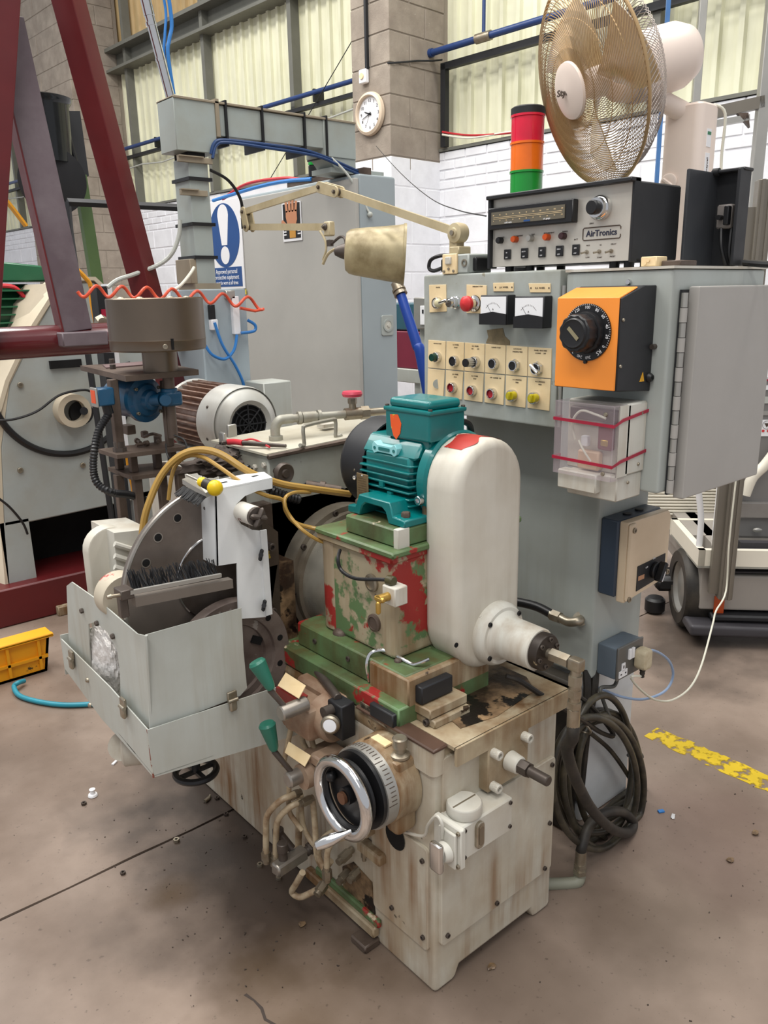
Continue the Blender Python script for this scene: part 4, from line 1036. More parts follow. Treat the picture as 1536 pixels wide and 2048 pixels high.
# hoses
def hose(name, label, pts, r, m, cat='hose', mm=8, ribbed=None):
    mb = MB()
    if ribbed: mb.ribbed(pts, r, ribbed, 12)
    else: mb.tube(pts, r, mm, 7)
    return solo(name, mb, m, label, cat)
def UP(lst): return [U(a, b, y=c) for a, b, c in lst]
hose('amber_hose', 'thick amber coolant hose arching from the face plate over to the teal motor',
     UP([(284, 1070, .8), (293, 1020, .8), (320, 955, .8), (355, 915, .78), (395, 900, .75), (440, 908, .70), (500, 945, .64), (560, 967, .62), (620, 977, .60), (700, 988, .58)]), .0095, M['amber'])
hose('amber_hose', 'thinner amber hose rising from behind and ending at the green motor plate',
     UP([(337, 1000, .8), (342, 960, .8), (352, 930, .8), (376, 912, .78), (405, 914, .74), (440, 935, .66), (490, 970, .58), (530, 990, .56), (565, 1000, .56), (572, 1022, .56), (590, 1045, .54), (625, 1056, .52), (660, 1061, .48), (698, 1062, .42)]), .0055, M['amber'])
hose('amber_hose', 'short thin amber hose drooping from the hose tie down to the green head ledge',
     UP([(620, 985, .6), (590, 985, .58), (572, 994, .56), (570, 1012, .55), (582, 1035, .54), (605, 1060, .5), (640, 1082, .48), (680, 1091, .46)]), .0048, M['amber'])
hose('corrugated_hose', 'black ribbed conduit running under the amber hoses beside the tank',
     UP([(490, 935, .72), (520, 962, .69), (552, 985, .67), (600, 1000, .66)]), .014, M['black'], 'conduit', ribbed=.010)
hose('thin_cable', 'thin black cable looped on the dark wheel housing by the teal motor', UP([(604, 975, .66), (612, 966, .66), (630, 964, .65), (660, 972, .62), (690, 978, .6)]), .003, M['black'], 'cable')
solo('valve_pipe', MB().cyl(U(612, 968, y=.66), U(682, 980, y=.6), .011, n=12).cyl(U(640, 972, y=.64), U(650, 974, y=.63), .015, n=12), M['rsteel'], 'rusty stub pipe on the dark wheel housing behind the teal motor', 'pipe')

# ================================================================== drum stand
ds = thing('feed_stand', 'brown steel post stand of stacked plates carrying a round steel drum and blue gearbox', 'stand', (-.1, 1.15, .9))
RS = M['rsteel']
def zplate(pts, z, th, name): return part(name, MB().plate([U(a, b, z=z) for a, b in pts], '-z', th), RS, ds, flat=True)
Z1, Z2, Z3 = 1.392, 1.165, 1.10
zplate([(160, 731), (251, 752), (397, 739), (310, 722)], Z1, .016, 'top_plate')
zplate([(196, 898), (234, 910), (372, 893), (330, 882)], Z2, .012, 'middle_plate')
zplate([(216, 934), (264, 953), (376, 938), (330, 924)], Z3, .012, 'lower_plate')
def post(px, py, z, z0, z1, w, name='post', rnd=False):
    p = U(px, py, z=z)
    mb = MB()
    if rnd: mb.cyl((p.x, p.y, z0), (p.x, p.y, z1), w, n=18)
    else: mb.box(p.x - w, p.x + w, p.y - w, p.y + w, z0, z1, .002)
    part(name, mb, RS, ds)
    return p
pA_ = post(240, 903, Z2, Z2, Z1 - .016, .0125); pB_ = post(340, 892, Z2, Z2, Z1 - .03, .0105)
for px, py in ((240, 938), (268, 944), (316, 936), (346, 934)): post(px, py, Z3, Z3, Z2 - .01, .011)
for px, py in ((236, 942), (272, 949), (322, 940), (358, 938)): post(px, py, Z3, .86, Z3 - .01, .0125)
part('spring', MB().cyl((pA_.x, pA_.y, Z2), (pA_.x, pA_.y, Z2 + .03), .016, n=16).hexn((pA_.x, pA_.y, Z2), (pA_.x, pA_.y, Z2 + .012), .02), M['dsteel'], ds)
part('cover_strip', MB().plate([U(205, 729, z=Z1 + .004), U(290, 722, z=Z1 + .004), U(300, 728, z=Z1 + .004), U(212, 735, z=Z1 + .004)], '-z', .004), mat('purplish_steel_strip', (128, 108, 108), .45, .4), ds, flat=True)
for px, py in ((224, 726), (226, 738)): inst('stand_bolt', 'cap', ds, U(px, py, z=Z1), 'z', .009, .014, M['dsteel'])
dcx = U(322, 742, z=Z1)
drum = thing('steel_drum', 'round dull steel drum on a short neck on top of the brown stand', 'drum', dcx)
DM = mat('brushed_drum_steel', (116, 104, 92), .34, .9, var=.1, vs=3, dirt=((120, 106, 90), .5, 4))
DR = .136
part('neck', MB().cyl(dcx, dcx + ZV * .07, .050, n=40), DM, drum)
part('body', MB().lathe([(0, .062), (DR - .004, .062), (DR, .066), (DR, .09), (DR + .001, .092), (DR, .096), (DR, .205), (DR - .003, .208), (DR - .012, .208), (DR - .014, .2), (.0, .2)], dcx, 'z', 72), DM, drum)
bq = V((-.55, -.83, 0)); tq = V((.83, -.55, 0))
part('slot', MB().cbox(dcx + bq * DR * .93 + tq * DR * .42 + ZV * .083, .006, .006, .03), M['dark'], drum)
inst('drum_screw', 'cap', drum, dcx + (bq * .96 + tq * .27).normalized() * DR + ZV * .077, (bq * .96 + tq * .27), .007, .005, M['zinc'])
for a in (0, 90, 180, 270): inst('lid_tab', 'dome', drum, dcx + V((.1 * math.cos(math.radians(a)), .1 * math.sin(math.radians(a)), .2)), 'z', .014, .012, M['zinc'])
# blue gearbox motor under the top plate
bgx = thing('gear_motor', 'small blue gear motor with junction box under the drum plate', 'motor', U(300, 800, y=1.2))
BL = M['bluem']
gc = U(292, 800, y=1.17)
part('flange', MB().lathe([(0, -.02), (.06, -.02), (.066, -.016), (.066, 0), (.050, .004), (.045, .012), (.032, .016), (.028, .03), (.02, .034), (0, .034)][::1], gc, (.25, -.97, 0), 40), BL, bgx)
part('motor_body', MB().cyl(gc + V((-.005, .02, 0)), gc + V((-.03, .14, 0)), .055, n=36), BL, bgx)
g2 = U(340, 797, y=1.12)
part('gearbox', MB().cbox(g2, .06, .05, .042, bev=.008, seg=3).cyl(g2 + V((-.03, 0, 0)), gc + V((0, -.02, 0)), .017, n=18).cyl(g2, g2 + ZV * .03, .024, n=24, bev=.002).cyl(g2 + V((-.022, -.01, 0)), g2 + V((-.030, -.034, 0)), .017, n=24, bev=.002), BL, bgx)
part('shaft', MB().cyl(g2 + ZV * .025, V((g2.x, g2.y, Z1 - .016)), .017, n=20).cyl(g2 - ZV * .02, V((g2.x, g2.y, Z2 + .03)), .014, n=18), RS, bgx)
for a in (45, 135, 225, 315): inst('flange_bolt', 'cap', bgx, gc + V((.05 * math.cos(math.radians(a)), -.012, .05 * math.sin(math.radians(a)))), (.25, -.97, 0), .005, .008, M['zinc'])
jb = U(207, 793, y=1.14)
part('junction_box', MB().cbox(jb, .05, .04, .05, bev=.004), BL, bgx)
part('junction_lid', MB().cbox(jb + V((-.026, -.0, 0)), .006, .044, .054, bev=.002), M['alu'], bgx)
part('orange_label', MB().cbox(jb + V((-.0295, -.0, .002)), .001, .03, .036), mat('orange_label', (232, 92, 50), .5), bgx)
part('cable_gland', MB().cyl(jb + V((.005, 0, -.02)), jb + V((.01, 0, -.05)), .014, n=14), M['black'], bgx)
solo('corrugated_hose', MB().ribbed([jb + V((.01, 0, -.05)), U(198, 860, y=1.12), U(189, 900, y=1.1), U(187, 940, y=1.1), U(196, 968, y=1.08), U(224, 985, y=1.06), U(260, 990, y=1.12), U(300, 1005, y=1.2)], .0115, .0085, 12), M['black'], 'black ribbed conduit hanging from the blue gear motor box', 'conduit')
# loose bolts and swivel on the middle plate
for px, py, nm in ((276, 888, 'leftmost loose rusty cap bolt on the middle plate of the brown stand'), (290, 893, 'loose rusty cap bolt nearest the front edge of the stand plate'), (316, 886, 'rightmost loose rusty cap bolt on the middle stand plate')):
    p = U(px, py, z=Z2); d = V((random.uniform(-1, 1), random.uniform(-1, 1), 0)).normalized()
    solo('loose_bolt', MB().cyl(p + ZV * .009, p + ZV * .009 + d * .03, .005, n=10).cyl(p + ZV * .009, p + ZV * .009 - d * .012, .0085, n=12), M['rsteel'], nm, 'bolt', 'loose bolts on the stand plate')
solo('spare_block', MB().cbox(U(258, 868, z=Z2) + ZV * .016, .03, .05, .03, bev=.002).cbox(U(290, 876, z=Z2) + ZV * .012, .02, .02, .022, bev=.003), M['rsteel'], 'rusty steel block standing on the middle plate of the brown stand', 'block')
solo('lever_clamp', MB().tube([U(288, 874, z=Z2 + .01), U(305, 868, z=Z2 + .02), U(322, 872, z=Z2 + .01)], .005, 8).cyl(U(316, 885, z=Z2), U(316, 885, z=Z2) + ZV * .02, .012, n=16), M['rsteel'], 'bent rusty clamp lever behind the loose bolts', 'lever')
hose('thin_cable', 'thin black cable looping down from the right post of the brown stand', UP([(348, 870, 1.1), (368, 880, 1.08), (372, 900, 1.06), (350, 925, 1.04), (335, 910, 1.05), (332, 888, 1.08)]), .0028, M['black'], 'cable')

# ================================================================== silver finned motor
sm = thing('electric_motor', 'large silver electric motor with copper brown fins standing behind the drum stand', 'motor', (.40, 1.5, 1.03))
s0 = V((.385, 1.32, 1.165))
SV = M['silver']
part('fan_cowl', MB().lathe([(.07, .012), (.085, .0), (.115, .018), (.132, .05), (.132, .15), (.128, .15), (.128, .03)], s0, 'y', 48, cap=False), SV, sm)
gr = part('grille_disc', MB().cyl(s0 + YV * .02, s0 + YV * .03, .09, n=32), M['dark'], sm)
for r in (.02, .036, .052, .068): part('grille_ring', MB().torus(s0 + YV * .014, 'y', r, .0025, 32, 6), M['satin'], gr)
for k in range(4):
    a = k * math.pi / 4; d = V((math.cos(a), 0, math.sin(a)))
    part('grille_bar', MB().cyl(s0 + YV * .013 - d * .075, s0 + YV * .013 + d * .075, .003, n=6), M['satin'], gr)
part('stator', MB().cyl(s0 + YV * .14, s0 + YV * .40, .108, n=40), M['copper'], sm)
for k in range(34):
    a = 2 * math.pi * k / 34
    d = V((math.cos(a), 0, math.sin(a)))
    R3 = Matrix.Rotation(-a, 3, 'Y')
    part('fin', MB().cbox(s0 + YV * .27 + d * .119, .024, .23, .0045, R3), M['copper'], sm)
part('end_shield', MB().cyl(s0 + YV * .39, s0 + YV * .45, .135, .12, 48, .006), SV, sm)
for a in (150, 200): inst('cowl_screw', 'dome', sm, s0 + V((.132 * math.cos(math.radians(a)), .09, .132 * math.sin(math.radians(a)))), (math.cos(math.radians(a)), 0, math.sin(math.radians(a))), .006, .004, M['dsteel'])
part('mounting_foot', MB().box(s0.x - .12, s0.x + .12, s0.y + .12, s0.y + .4, s0.z - .16, s0.z - .1, .006), SV, sm)
mp = thing('motor_pedestal', 'cream cast pedestal carrying the silver motor behind the tank', 'pedestal', (.4, 1.5, 0))
part('pedestal_body', MB().box(.16, .62, 1.34, 1.72, .05, 1.005, .02), M['cream2'], mp)
for x in (.12, .6): part('foot', MB().box(x + .05, x + .09, 1.36, 1.70, 0, .05), M['cream2'], mp)
bx = U(528, 830, y=1.75)
solo('terminal_box', MB().box(.62, .75, 1.60, 1.74, .0, 1.27, .004), M['sheet'], 'pale grey terminal box standing behind the silver motor', 'box')
# ================================================================== control cabinet
cb = thing('control_cabinet', 'tall grey steel control cabinet with push button panel right of the grinding machine', 'cabinet', (.85, .3, 0))
GY = M['grey']
PX = .60
part('column', MB().box(.752, 1.0, .13, .64, .505, 1.6, .012, 2), GY, cb)
part('plinth', MB().box(.775, 1.03, .155, .60, 0, .505, .008), M['white'], cb, 'pale grey plinth')
pn = part('button_panel', MB().box(PX, .76, .175, .665, 1.256, 1.648, .006, 2), M['panel'], cb, 'scuffed grey button panel')
rb = part('side_box', MB().box(PX, 1.03, -.128, .158, 1.134, 1.64, .008, 2), GY, cb)
part('hinge_rod', MB().cyl((PX + .006, .166, 1.26), (PX + .006, .166, 1.61), .006, n=14), M['alu'], cb)
dr_ = part('door', MB().box(.655, 1.03, -.162, -.134, 1.118, 1.602, .005, 2), M['door'], cb, 'plain grey hinged door')
for k in range(14):
    z = 1.135 + k * .0325
    part('hinge_knuckle', MB().cyl((.632, -.14, z), (.632, -.14, z + .031), .0075 if k % 2 else .0082, n=14), M['alu'] if k % 2 else M['door'], dr_)
part('hinge_leaf', MB().box(.628, .665, -.136, -.130, 1.13, 1.595), M['satin'], dr_)
part('top_trim', MB().box(PX - .003, 1.035, -.13, .158, 1.64, 1.646), M['cream2'], cb)
inst('panel_screw', 'slot', cb, U(1258, 564, x=PX), '-x', .007, .006, M['chrome'])
part('latch_stud', MB().cyl(U(1310, 693, x=PX), U(1310, 693, x=PX) - XV * .014, .006, n=12), M['dsteel'], cb)
part('rusty_patch', MB().prism([(U(a, b, x=PX).y, U(a, b, x=PX).z) for a, b in [(974, 660), (1006, 656), (1010, 672), (1020, 682), (1020, 690), (998, 690), (972, 686), (977, 674)]], 'x', PX - .0012, PX + .001), mat('bare_brown_patch', (142, 126, 96), .7, var=.2, vs=40, bump=.4, bs=200), pn)
# ---- label plates with buttons
def yz(px, py): p = U(px, py, x=PX); return (p.y, p.z)
PT = M['plate']; IK = M['ink']
XD, YD = V((0, -1, 0)), V((0, 0, 1))
def lplate(c, name='label_plate', m=None):
    return part(name, MB().prism([yz(*q) for q in c], 'x', PX - .0025, PX, .0006), m or PT, pn, flat=True)
xs = [857, 893, 930, 971, 1013, 1057, 1105]
ytop = [680 + (x - 857) * .0685 for x in xs]
ymid = [736 + (x - 857) * .088 for x in xs]
ybot = [790 + (x - 857) * .128 for x in xs]
def ptxt(s, px, py, size=.0065, parent=None):
    p = U(px, py, x=PX - .003)
    text(s, parent or pn, p, XD, YD, size, IK, 'lettering', .0002)
names1 = [['MOTOR START'], ['L.H. WHEEL', 'START'], ['R.H. WHEEL', 'ON          OFF'], ['CARRIER START'], ['AUTOMATIC', 'DRESSING FEED'], ['WHEEL HEAD FEED', 'COARSE      OFF']]
names2 = [None, ['L.H. WHEEL', 'STOP'], ['R.H. WHEEL', 'STOP'], ['OFF  CARRIER  ON'], ['L.H. DRESSING', 'FEED'], ['R.H. DRESSING', 'FEED']]
for i in range(6):
    d = .8
    lplate([(xs[i] + d, ytop[i]), (xs[i + 1] - d, ytop[i + 1]), (xs[i + 1] - d - 1, ymid[i + 1] - 1), (xs[i] + d - 1, ymid[i] - 1)])
    lplate([(xs[i] + d - 1, ymid[i] + 1), (xs[i + 1] - d - 2, ymid[i + 1] + 1), (xs[i + 1] - d - 5, ybot[i + 1]), (xs[i] + d - 2, ybot[i])])
    cx = (xs[i] + xs[i + 1]) / 2
    for k, s in enumerate(names1[i]): ptxt(s, cx, (ytop[i] + ytop[i + 1]) / 2 + 6 + 5.5 * k, .0048)
    if names2[i]:
        for k, s in enumerate(names2[i]): ptxt(s, cx - 1, (ymid[i] + ymid[i + 1]) / 2 + 8 + 5.5 * k, .0048)
def ring_(c, r=.0155, h=.014, parent=None, hexa=False):
    b = part('bezel', MB().lathe([(r, 0), (r * 1.02, h * .4), (r * .95, h * .85), (r * .86, h), (r * .74, h), (r * .72, h * .5)], c, '-x', 32, cap=False), M['chrome'], parent or pn)
    if hexa: part('locknut', MB().hexn(c, c - XV * .006, r * 1.12), M['chrome'], b)
    return b
def btn(px, py, m, r=.0155, h=.014, depth=.011, hexa=False, name='push_button', label=None):
    c = U(px, py, x=PX - .0025)
    b = part(name, MB().lathe([(r * .72, 0), (r * .72, depth), (r * .66, depth + .0015), (0, depth + .001)], c, '-x', 28), m, pn, label)
    ring_(c, r, h, b, hexa)
    return b
BK = M['black']
# upper row
b = btn(876, 714, M['dgreen'], depth=.026, label='dark green push button'); btn(911, 722, BK, label='black push button')
b = btn(952, 724, BK, r=.0165, depth=.012, name='selector', label='fluted black selector')
c = U(950, 724, x=PX - .0025)
part('selector_stem', MB().cyl(c, c - XV * .038, .0105, n=20), M['alu'], b); part('selector_knob', MB().cyl(c - XV * .036, c - XV * .040, .0112, n=20), BK, b)
for k in range(14):
    a = 2 * math.pi * k / 14
    part('flute', MB().cbox(c + V((-.020, .0108 * math.cos(a), .0108 * math.sin(a))), .03, .002, .002), M['cream2'], b)
btn(990, 727, BK, label='black push button'); btn(1031, 731, BK, hexa=True, label='black push button')
b = btn(1076, 737, BK, r=.0165, depth=.013, hexa=True, name='selector', label='black selector with silver pointer')
c = U(1074, 737, x=PX - .012)
part('pointer', MB().cbox(c - XV * .012, .012, .034, .008, Matrix.Rotation(.65, 3, 'X'), .003), M['chrome'], b)
# lower row
part('blank_disc', MB().cyl(U(875, 768, x=PX - .0025), U(875, 768, x=PX - .0035), .0135, n=32), M['panel'], pn)
for px, py in ((907, 775), (946, 781), (986, 787)): btn(px, py, M['dred'], depth=.008, label='red lit push button')
for px, py in ((1026, 791), (1070, 796)):
    b = btn(px, py, M['yellow'], r=.0165, depth=.016, label='yellow lens selector')
    c = U(px, py, x=PX - .018)
    part('lens_grip', MB().cbox(c - XV * .010, .022, .009, .022, None, .003).cyl(c + XV * .004, c - XV * .012, .011, n=20), M['yellow'], b)
# top row: lamp, key switch, emergency stop, two ammeters
lplate([(859, 570), (893, 569), (894, 623), (860, 625)]); ptxt('POWER', 876, 575, .0048)
lplate([(934, 569), (974, 571), (974, 627), (934, 626)]); ptxt('EMERGENCY STOP', 955, 573, .0044)
b = btn(877, 606, M['cream2'], r=.0165, depth=.012, name='pilot_lamp', label='ivory pilot lamp')
part('lens_dome', MB().sphere(U(876, 606, x=PX - .016), .0125, 20, (.8, 1, 1)), mat('ivory_lens', (214, 206, 168), .25), b)
c = U(914, 605, x=PX)
ks = part('key_switch', MB().lathe([(.0175, 0), (.0175, .008), (.015, .010), (.015, .022), (.012, .024), (.012, .034), (0, .034)], c, '-x', 28), M['chrome'], pn, 'chrome key switch')
part('key_lever', MB().cbox(c + V((-.04, .014, .003)), .012, .032, .008, Matrix.Rotation(-.25, 3, 'X'), .002), M['chrome'], ks)
c = U(950, 607, x=PX - .0025)
es = part('emergency_stop', MB().lathe([(.019, .026), (.021, .030), (.0205, .038), (.014, .044), (0, .046)], c, '-x', 36), M['red'], pn, 'red mushroom emergency stop')
part('collar', MB().lathe([(.021, 0), (.021, .005), (.015, .008), (.015, .026), (0, .026)], c, '-x', 32), M['chrome'], es)
part('black_ring', MB().ring(c, '-x', .016, .0215, .003, 32), BK, es)
def meter(q, lab, tag, lb):
    y1, z1 = yz(*q[0]); y0, _ = yz(*q[1]); _, z0 = yz(*q[2])
    mt = part('ammeter', MB().box(PX - .034, PX, y0, y1, z0, z1, .002), M['satin'], pn, lb)
    zc = z0 + (z1 - z0) * .36
    part('meter_face', MB().box(PX - .0355, PX - .033, y0 + .003, y1 - .003, zc, z1 - .004), M['paper'], mt)
    part('lower_cover', MB().prism([(y0, z0), (y1, z0), (y1, zc), ((y0 + y1) / 2, zc + .006), (y0, zc)], 'x', PX - .038, PX - .034), BK, mt)
    yc = (y0 + y1) / 2
    for k in range(11):
        a = math.radians(140 - k * 10)
        part('scale_mark', MB().cbox((PX - .0358, yc - .03 * math.cos(a), zc - .002 + .03 * math.sin(a)), .0006, .0006, .004, Matrix.Rotation(a - math.pi / 2, 3, 'X')), IK, mt, flat=True)
    part('needle', MB().sweep([(PX - .036, yc + .004, zc + .001), (PX - .036, yc + .021, zc + .024)], .0005, 4), BK, mt)
    text('A', mt, (PX - .0358, yc, zc + .012), XD, YD, .007, IK, 'lettering', .0002)
    lplate(tag); ptxt(lab, (tag[0][0] + tag[2][0]) / 2, (tag[0][1] + tag[2][1]) / 2, .006)
    for qx in (tag[0][0] + 4, tag[1][0] - 4): inst('screw', 'disc', pn, U(qx, (tag[0][1] + tag[2][1]) / 2, x=PX - .0025), '-x', .002, .0008, IK)
meter([(978, 590), (1032, 590), (1032, 649)], 'L.H. WHEEL', [(987, 566), (1028, 565), (1028, 583), (988, 583)], 'left ammeter with white dial')
meter([(1047, 592), (1106, 592), (1106, 656)], 'R.H. WHEEL', [(1058, 567), (1102, 567), (1102, 585), (1061, 585)], 'right ammeter with white dial')

# ================================================================== orange variable transformer
vt = thing('variable_transformer', 'orange and black variable transformer with a big black dial knob on the cabinet', 'transformer', (.53, 0, 1.38))
y0, y1 = -.09, .078
part('case', MB().prism([(.466, 1.383), (.60, 1.372), (.60, 1.606), (.55, 1.606), (.466, 1.580)], 'y', y0, y1, .002), M['satin'], vt)
part('orange_cover', MB().prism([(.462, 1.384), (.466, 1.384), (.466, 1.578), (.53, 1.6005), (.53, 1.604), (.462, 1.582)], 'y', y0 + .003, y1 - .003, .0015), M['orange'], vt, 'orange front plate')
kc = U(1175, 665, x=.462)
kp = part('dial_plate', MB().cyl(kc, kc - XV * .004, .062, n=64), BK, vt)
kd = part('dial_knob', MB().lathe([(.046, .004), (.044, .016), (.036, .018), (.036, .022)], kc, '-x', 48).prism([(kc.y + (.040 + (.0022 if k % 2 else -.0012)) * math.cos(2 * math.pi * k / 24), kc.z + (.040 + (.0022 if k % 2 else -.0012)) * math.sin(2 * math.pi * k / 24)) for k in range(24)], 'x', kc.x - .05, kc.x - .018, .003), BK, vt)
part('knob_face', MB().lathe([(.033, .05), (.030, .054), (.024, .052), (0, .052)], kc, '-x', 40), BK, kd)
part('pointer_line', MB().cbox(kc - XV * .053, .0015, .036, .008, Matrix.Rotation(.75, 3, 'X')), mat('pointer_khaki', (140, 132, 104), .5), kd)
def around(s, ang, r=.054, size=.010, bold=0):
    a = math.radians(ang)   # clockwise from the top as the viewer sees it
    d = V((0, -math.sin(a), math.cos(a)))
    text(s, kp, kc - XV * .0045 + d * r, XD * math.cos(a) - YD * math.sin(a) , d, size, M['paper'], 'dial_number', .0002, bold=bold)
for s, a in (('120', -30), ('100', 0), ('80', 28), ('60', 50), ('40', 75), ('20', 98), ('0', 122), ('RS', 140), ('260', 172), ('240', 196), ('220', 222)): around(s, a, size=.013 if s == 'RS' else .0095)
for k in range(40):
    a = math.radians(-60 + k * 4.6)
    d = V((0, -math.sin(a), math.cos(a)))
    part('dial_tick', MB().cbox(kc - XV * .0043 + d * .0605, .0006, .0007, .0028, Matrix.Rotation(a, 3, 'X')), M['paper'], kp, flat=True)
part('stop_peg', MB().cyl(kc - ZV * .064, kc - ZV * .064 - XV * .006, .004, n=12), BK, vt)
for px, py in ((1246, 640), (1240, 733)): inst('case_screw', 'slot', vt, U(px, py, y=y0), '-y', .004, .003, M['zinc'])
sg = U(1284, 756, y=y0 - .0005)
part('warning_triangle', MB().prism([(sg.x - .009, sg.z - .008), (sg.x + .009, sg.z - .008), (sg.x + .002, sg.z + .013)], 'y', y0 - .001, y0), mat('warning_yellow', (232, 172, 40), .5), vt)
part('cable_gland', MB().lathe([(.011, 0), (.011, .004), (.007, .01), (.004, .01)], U(1297, 755, y=y0), '-y', 20, cap=False).cyl(U(1297, 755, y=y0), U(1297, 755, y=y0) - YV * .004, .007), BK, vt)

# ================================================================== clear lidded box with red straps
xb = thing('relay_box', 'white relay box with a smoky clear lid held by two red straps', 'relay box', (.54, 0, 1.17))
y0, y1 = -.088, .076
part('box_back', MB().box(.52, .60, y0, y1, 1.185, 1.35, .004), M['cream2'], xb)
part('side_wall', MB().box(.49, .53, y0, y0 + .004, 1.185, 1.348), M['cream2'], xb)
TINT = mat('smoky_clear_plastic', (196, 182, 188), .1, var=.02, alpha=.16)
lid = MB()
lx0, lx1 = .470, .522
lid.box(lx0, lx0 + .003, y0 + .002, y1, 1.178, 1.350, .0012).box(lx0, lx1, y0 + .002, y1, 1.347, 1.350).box(lx0, lx1, y0 + .002, y1, 1.178, 1.181).box(lx0, lx1, y1 - .003, y1, 1.178, 1.35).box(lx0, .49, y0 + .001, y0 + .004, 1.178, 1.35)
part('clear_lid', lid, TINT, xb, 'smoky transparent lid')
part('bracket', MB().box(.50, .60, y0 + .005, y1 - .02, 1.125, 1.185, .003).box(.48, .51, -.04, .07, 1.14, 1.186, .003), M['cream2'], xb)
RB = mat('dark_red_band', (164, 30, 58), .35)
for z, z2 in ((1.305, 1.316), (1.213, 1.222)):
    part('red_strap', MB().strip([(.60, y0 - .002, z2 + .012), (.50, y0 - .002, z2), (.468, y0 - .001, z), (.468, y1 + .002, z + .003), (.50, y1 + .002, z + .003)], 'z', .007, .002), RB, xb, 'dark red strap')
for px, py in ((1283, 826), (1276, 928), (1255, 965)): inst('box_screw', 'slot', xb, U(px, py, y=y0), '-y', .004, .003, M['zinc'])
for q in ((1212, 829), (1206, 948)): inst('lid_screw', 'slot', xb, U(*q, x=lx0), '-x', .005, .004, M['zinc'])
part('relay', MB().box(.50, .52, -.03, .03, 1.19, 1.235, .004), mat('beige_relay', (214, 182, 150), .4), xb)
part('relay', MB().box(.505, .52, -.06, -.02, 1.24, 1.30, .004), mat('dull_red_relay', (120, 52, 58), .4), xb)
part('terminal_strip', MB().box(.505, .52, -.075, .06, 1.305, 1.335, .003), M['dsteel'], xb)
part('terminal', MB().box(.495, .51, .0, .018, 1.245, 1.27, .002), M['paper'], xb); part('terminal', MB().box(.503, .512, -.05, -.03, 1.25, 1.265, .002), M['brass'], xb)
part('white_wire', MB().tube([(.49, .03, 1.26), (.482, .034, 1.30), (.48, .01, 1.33), (.482, -.03, 1.325), (.485, -.055, 1.318)], .003, 8).tube([(.485, .016, 1.26), (.482, .0, 1.24), (.485, -.02, 1.215)], .0025, 8), M['whitecord'], xb)

# ================================================================== isolator and socket on the column side
iso = thing('isolator_switch', 'cream and blue isolator switch box with black rotary handle on the cabinet column', 'switch', (.87, .09, .78))
part('back_case', MB().box(.762, .975, .075, .13, .775, .995, .004), mat('blue_grey_case', (62, 74, 90), .45, var=.06), iso, 'blue grey rear case')
CI = mat('aged_cream_plastic', (226, 206, 178), .42, var=.04, dirt=((206, 184, 152), .4, 6), chips=((96, 80, 62), .74, 26))
fr_ = part('front_cover', MB().prism([(.768, .762), (.97, .785), (.985, .80), (.985, .975), (.972, .993), (.768, .995)], 'y', .048, .076, .006, 2).box(.768, .80, .04, .05, .77, .99, .004), CI, iso)
part('dark_label', MB().prism([(.825, .785), (.965, .80), (.965, .865), (.825, .858)], 'y', .046, .049), M['satin'], fr_)
part('rotary_handle', MB().cyl((.91, .047, .828), (.91, .034, .828), .024, n=28, bev=.003).cbox((.91, .024, .828), .016, .024, .058, Matrix.Rotation(.5, 3, 'Y'), .004), BK, fr_)
part('handle_line', MB().cbox((.905, .0115, .818), .003, .001, .03, Matrix.Rotation(.5, 3, 'Y')), M['paper'], fr_)
part('tan_tab', MB().box(.83, .86, .0455, .047, .815, .828), mat('tan_tab', (200, 150, 116), .5), fr_)
text('ON', fr_, (.905, .0458, .864), (1, 0, 0), (0, 0, 1), .008, M['paper']); text('OFF', fr_, (.87, .0458, .845), (1, 0, 0), (0, 0, 1), .007, M['paper'])
for x, z in ((.785, .972), (.78, .775), (.97, .81)): inst('cover_screw', 'cap', iso, (x, .04, z), '-y', .008, .004, M['zinc'])
part('gland_hole', MB().cyl((.84, .10, .995), (.84, .10, .999), .012).cyl((.90, .10, .995), (.90, .10, 1.0), .012), BK, iso)
sk = thing('double_socket', 'grey metal double mains socket with a dirty white plug below the isolator', 'socket', (.84, .1, .5))
part('back_box', MB().box(.778, .905, .066, .13, .520, .617, .006, 2), mat('blue_grey_metal', (104, 116, 128), .45, .2, var=.06), sk)
part('front_plate', MB().box(.778, .905, .060, .067, .518, .62, .002), mat('grey_metal_plate', (112, 112, 110), .4, .5, var=.06), sk)
for x, w in ((.806, .0),):
    o = part('socket_insert', MB().box(x - .020, x + .020, .0575, .061, .526, .546).box(x - .008, x + .008, .0575, .061, .545, .568), M['paper'], sk, 'white socket insert')
    for dx, dz, w_, h_ in ((-.011, .536, .006, .0045), (.011, .536, .006, .0045), (0, .557, .0045, .009)): part('pin_hole', MB().box(x + dx - w_ / 2, x + dx + w_ / 2, .057, .0585, dz - h_ / 2, dz + h_ / 2), BK, o)
for x in (.828, .843): part('rocker_switch', MB().box(x, x + .012, .054, .061, .572, .604, .001), M['paper'], sk)
pg = thing('mains_plug', 'dirty white rubber plug pushed into the double socket', 'plug', (.878, .05, .52))
part('plug_body', MB().prism(rrect(.855, .90, .535, .598, .014, 4), 'y', .022, .0595, .008, 2), mat('dirty_white_rubber', (206, 194, 166), .55, dirt=((160, 140, 104), .7, 20)), pg)
part('strain_relief', MB().lathe([(.008, 0), (.009, .008), (.007, .010), (.008, .018), (.006, .02), (.007, .028), (.004, .03)], (.877, .04, .536), '-z', 16), M['rubber'], pg)
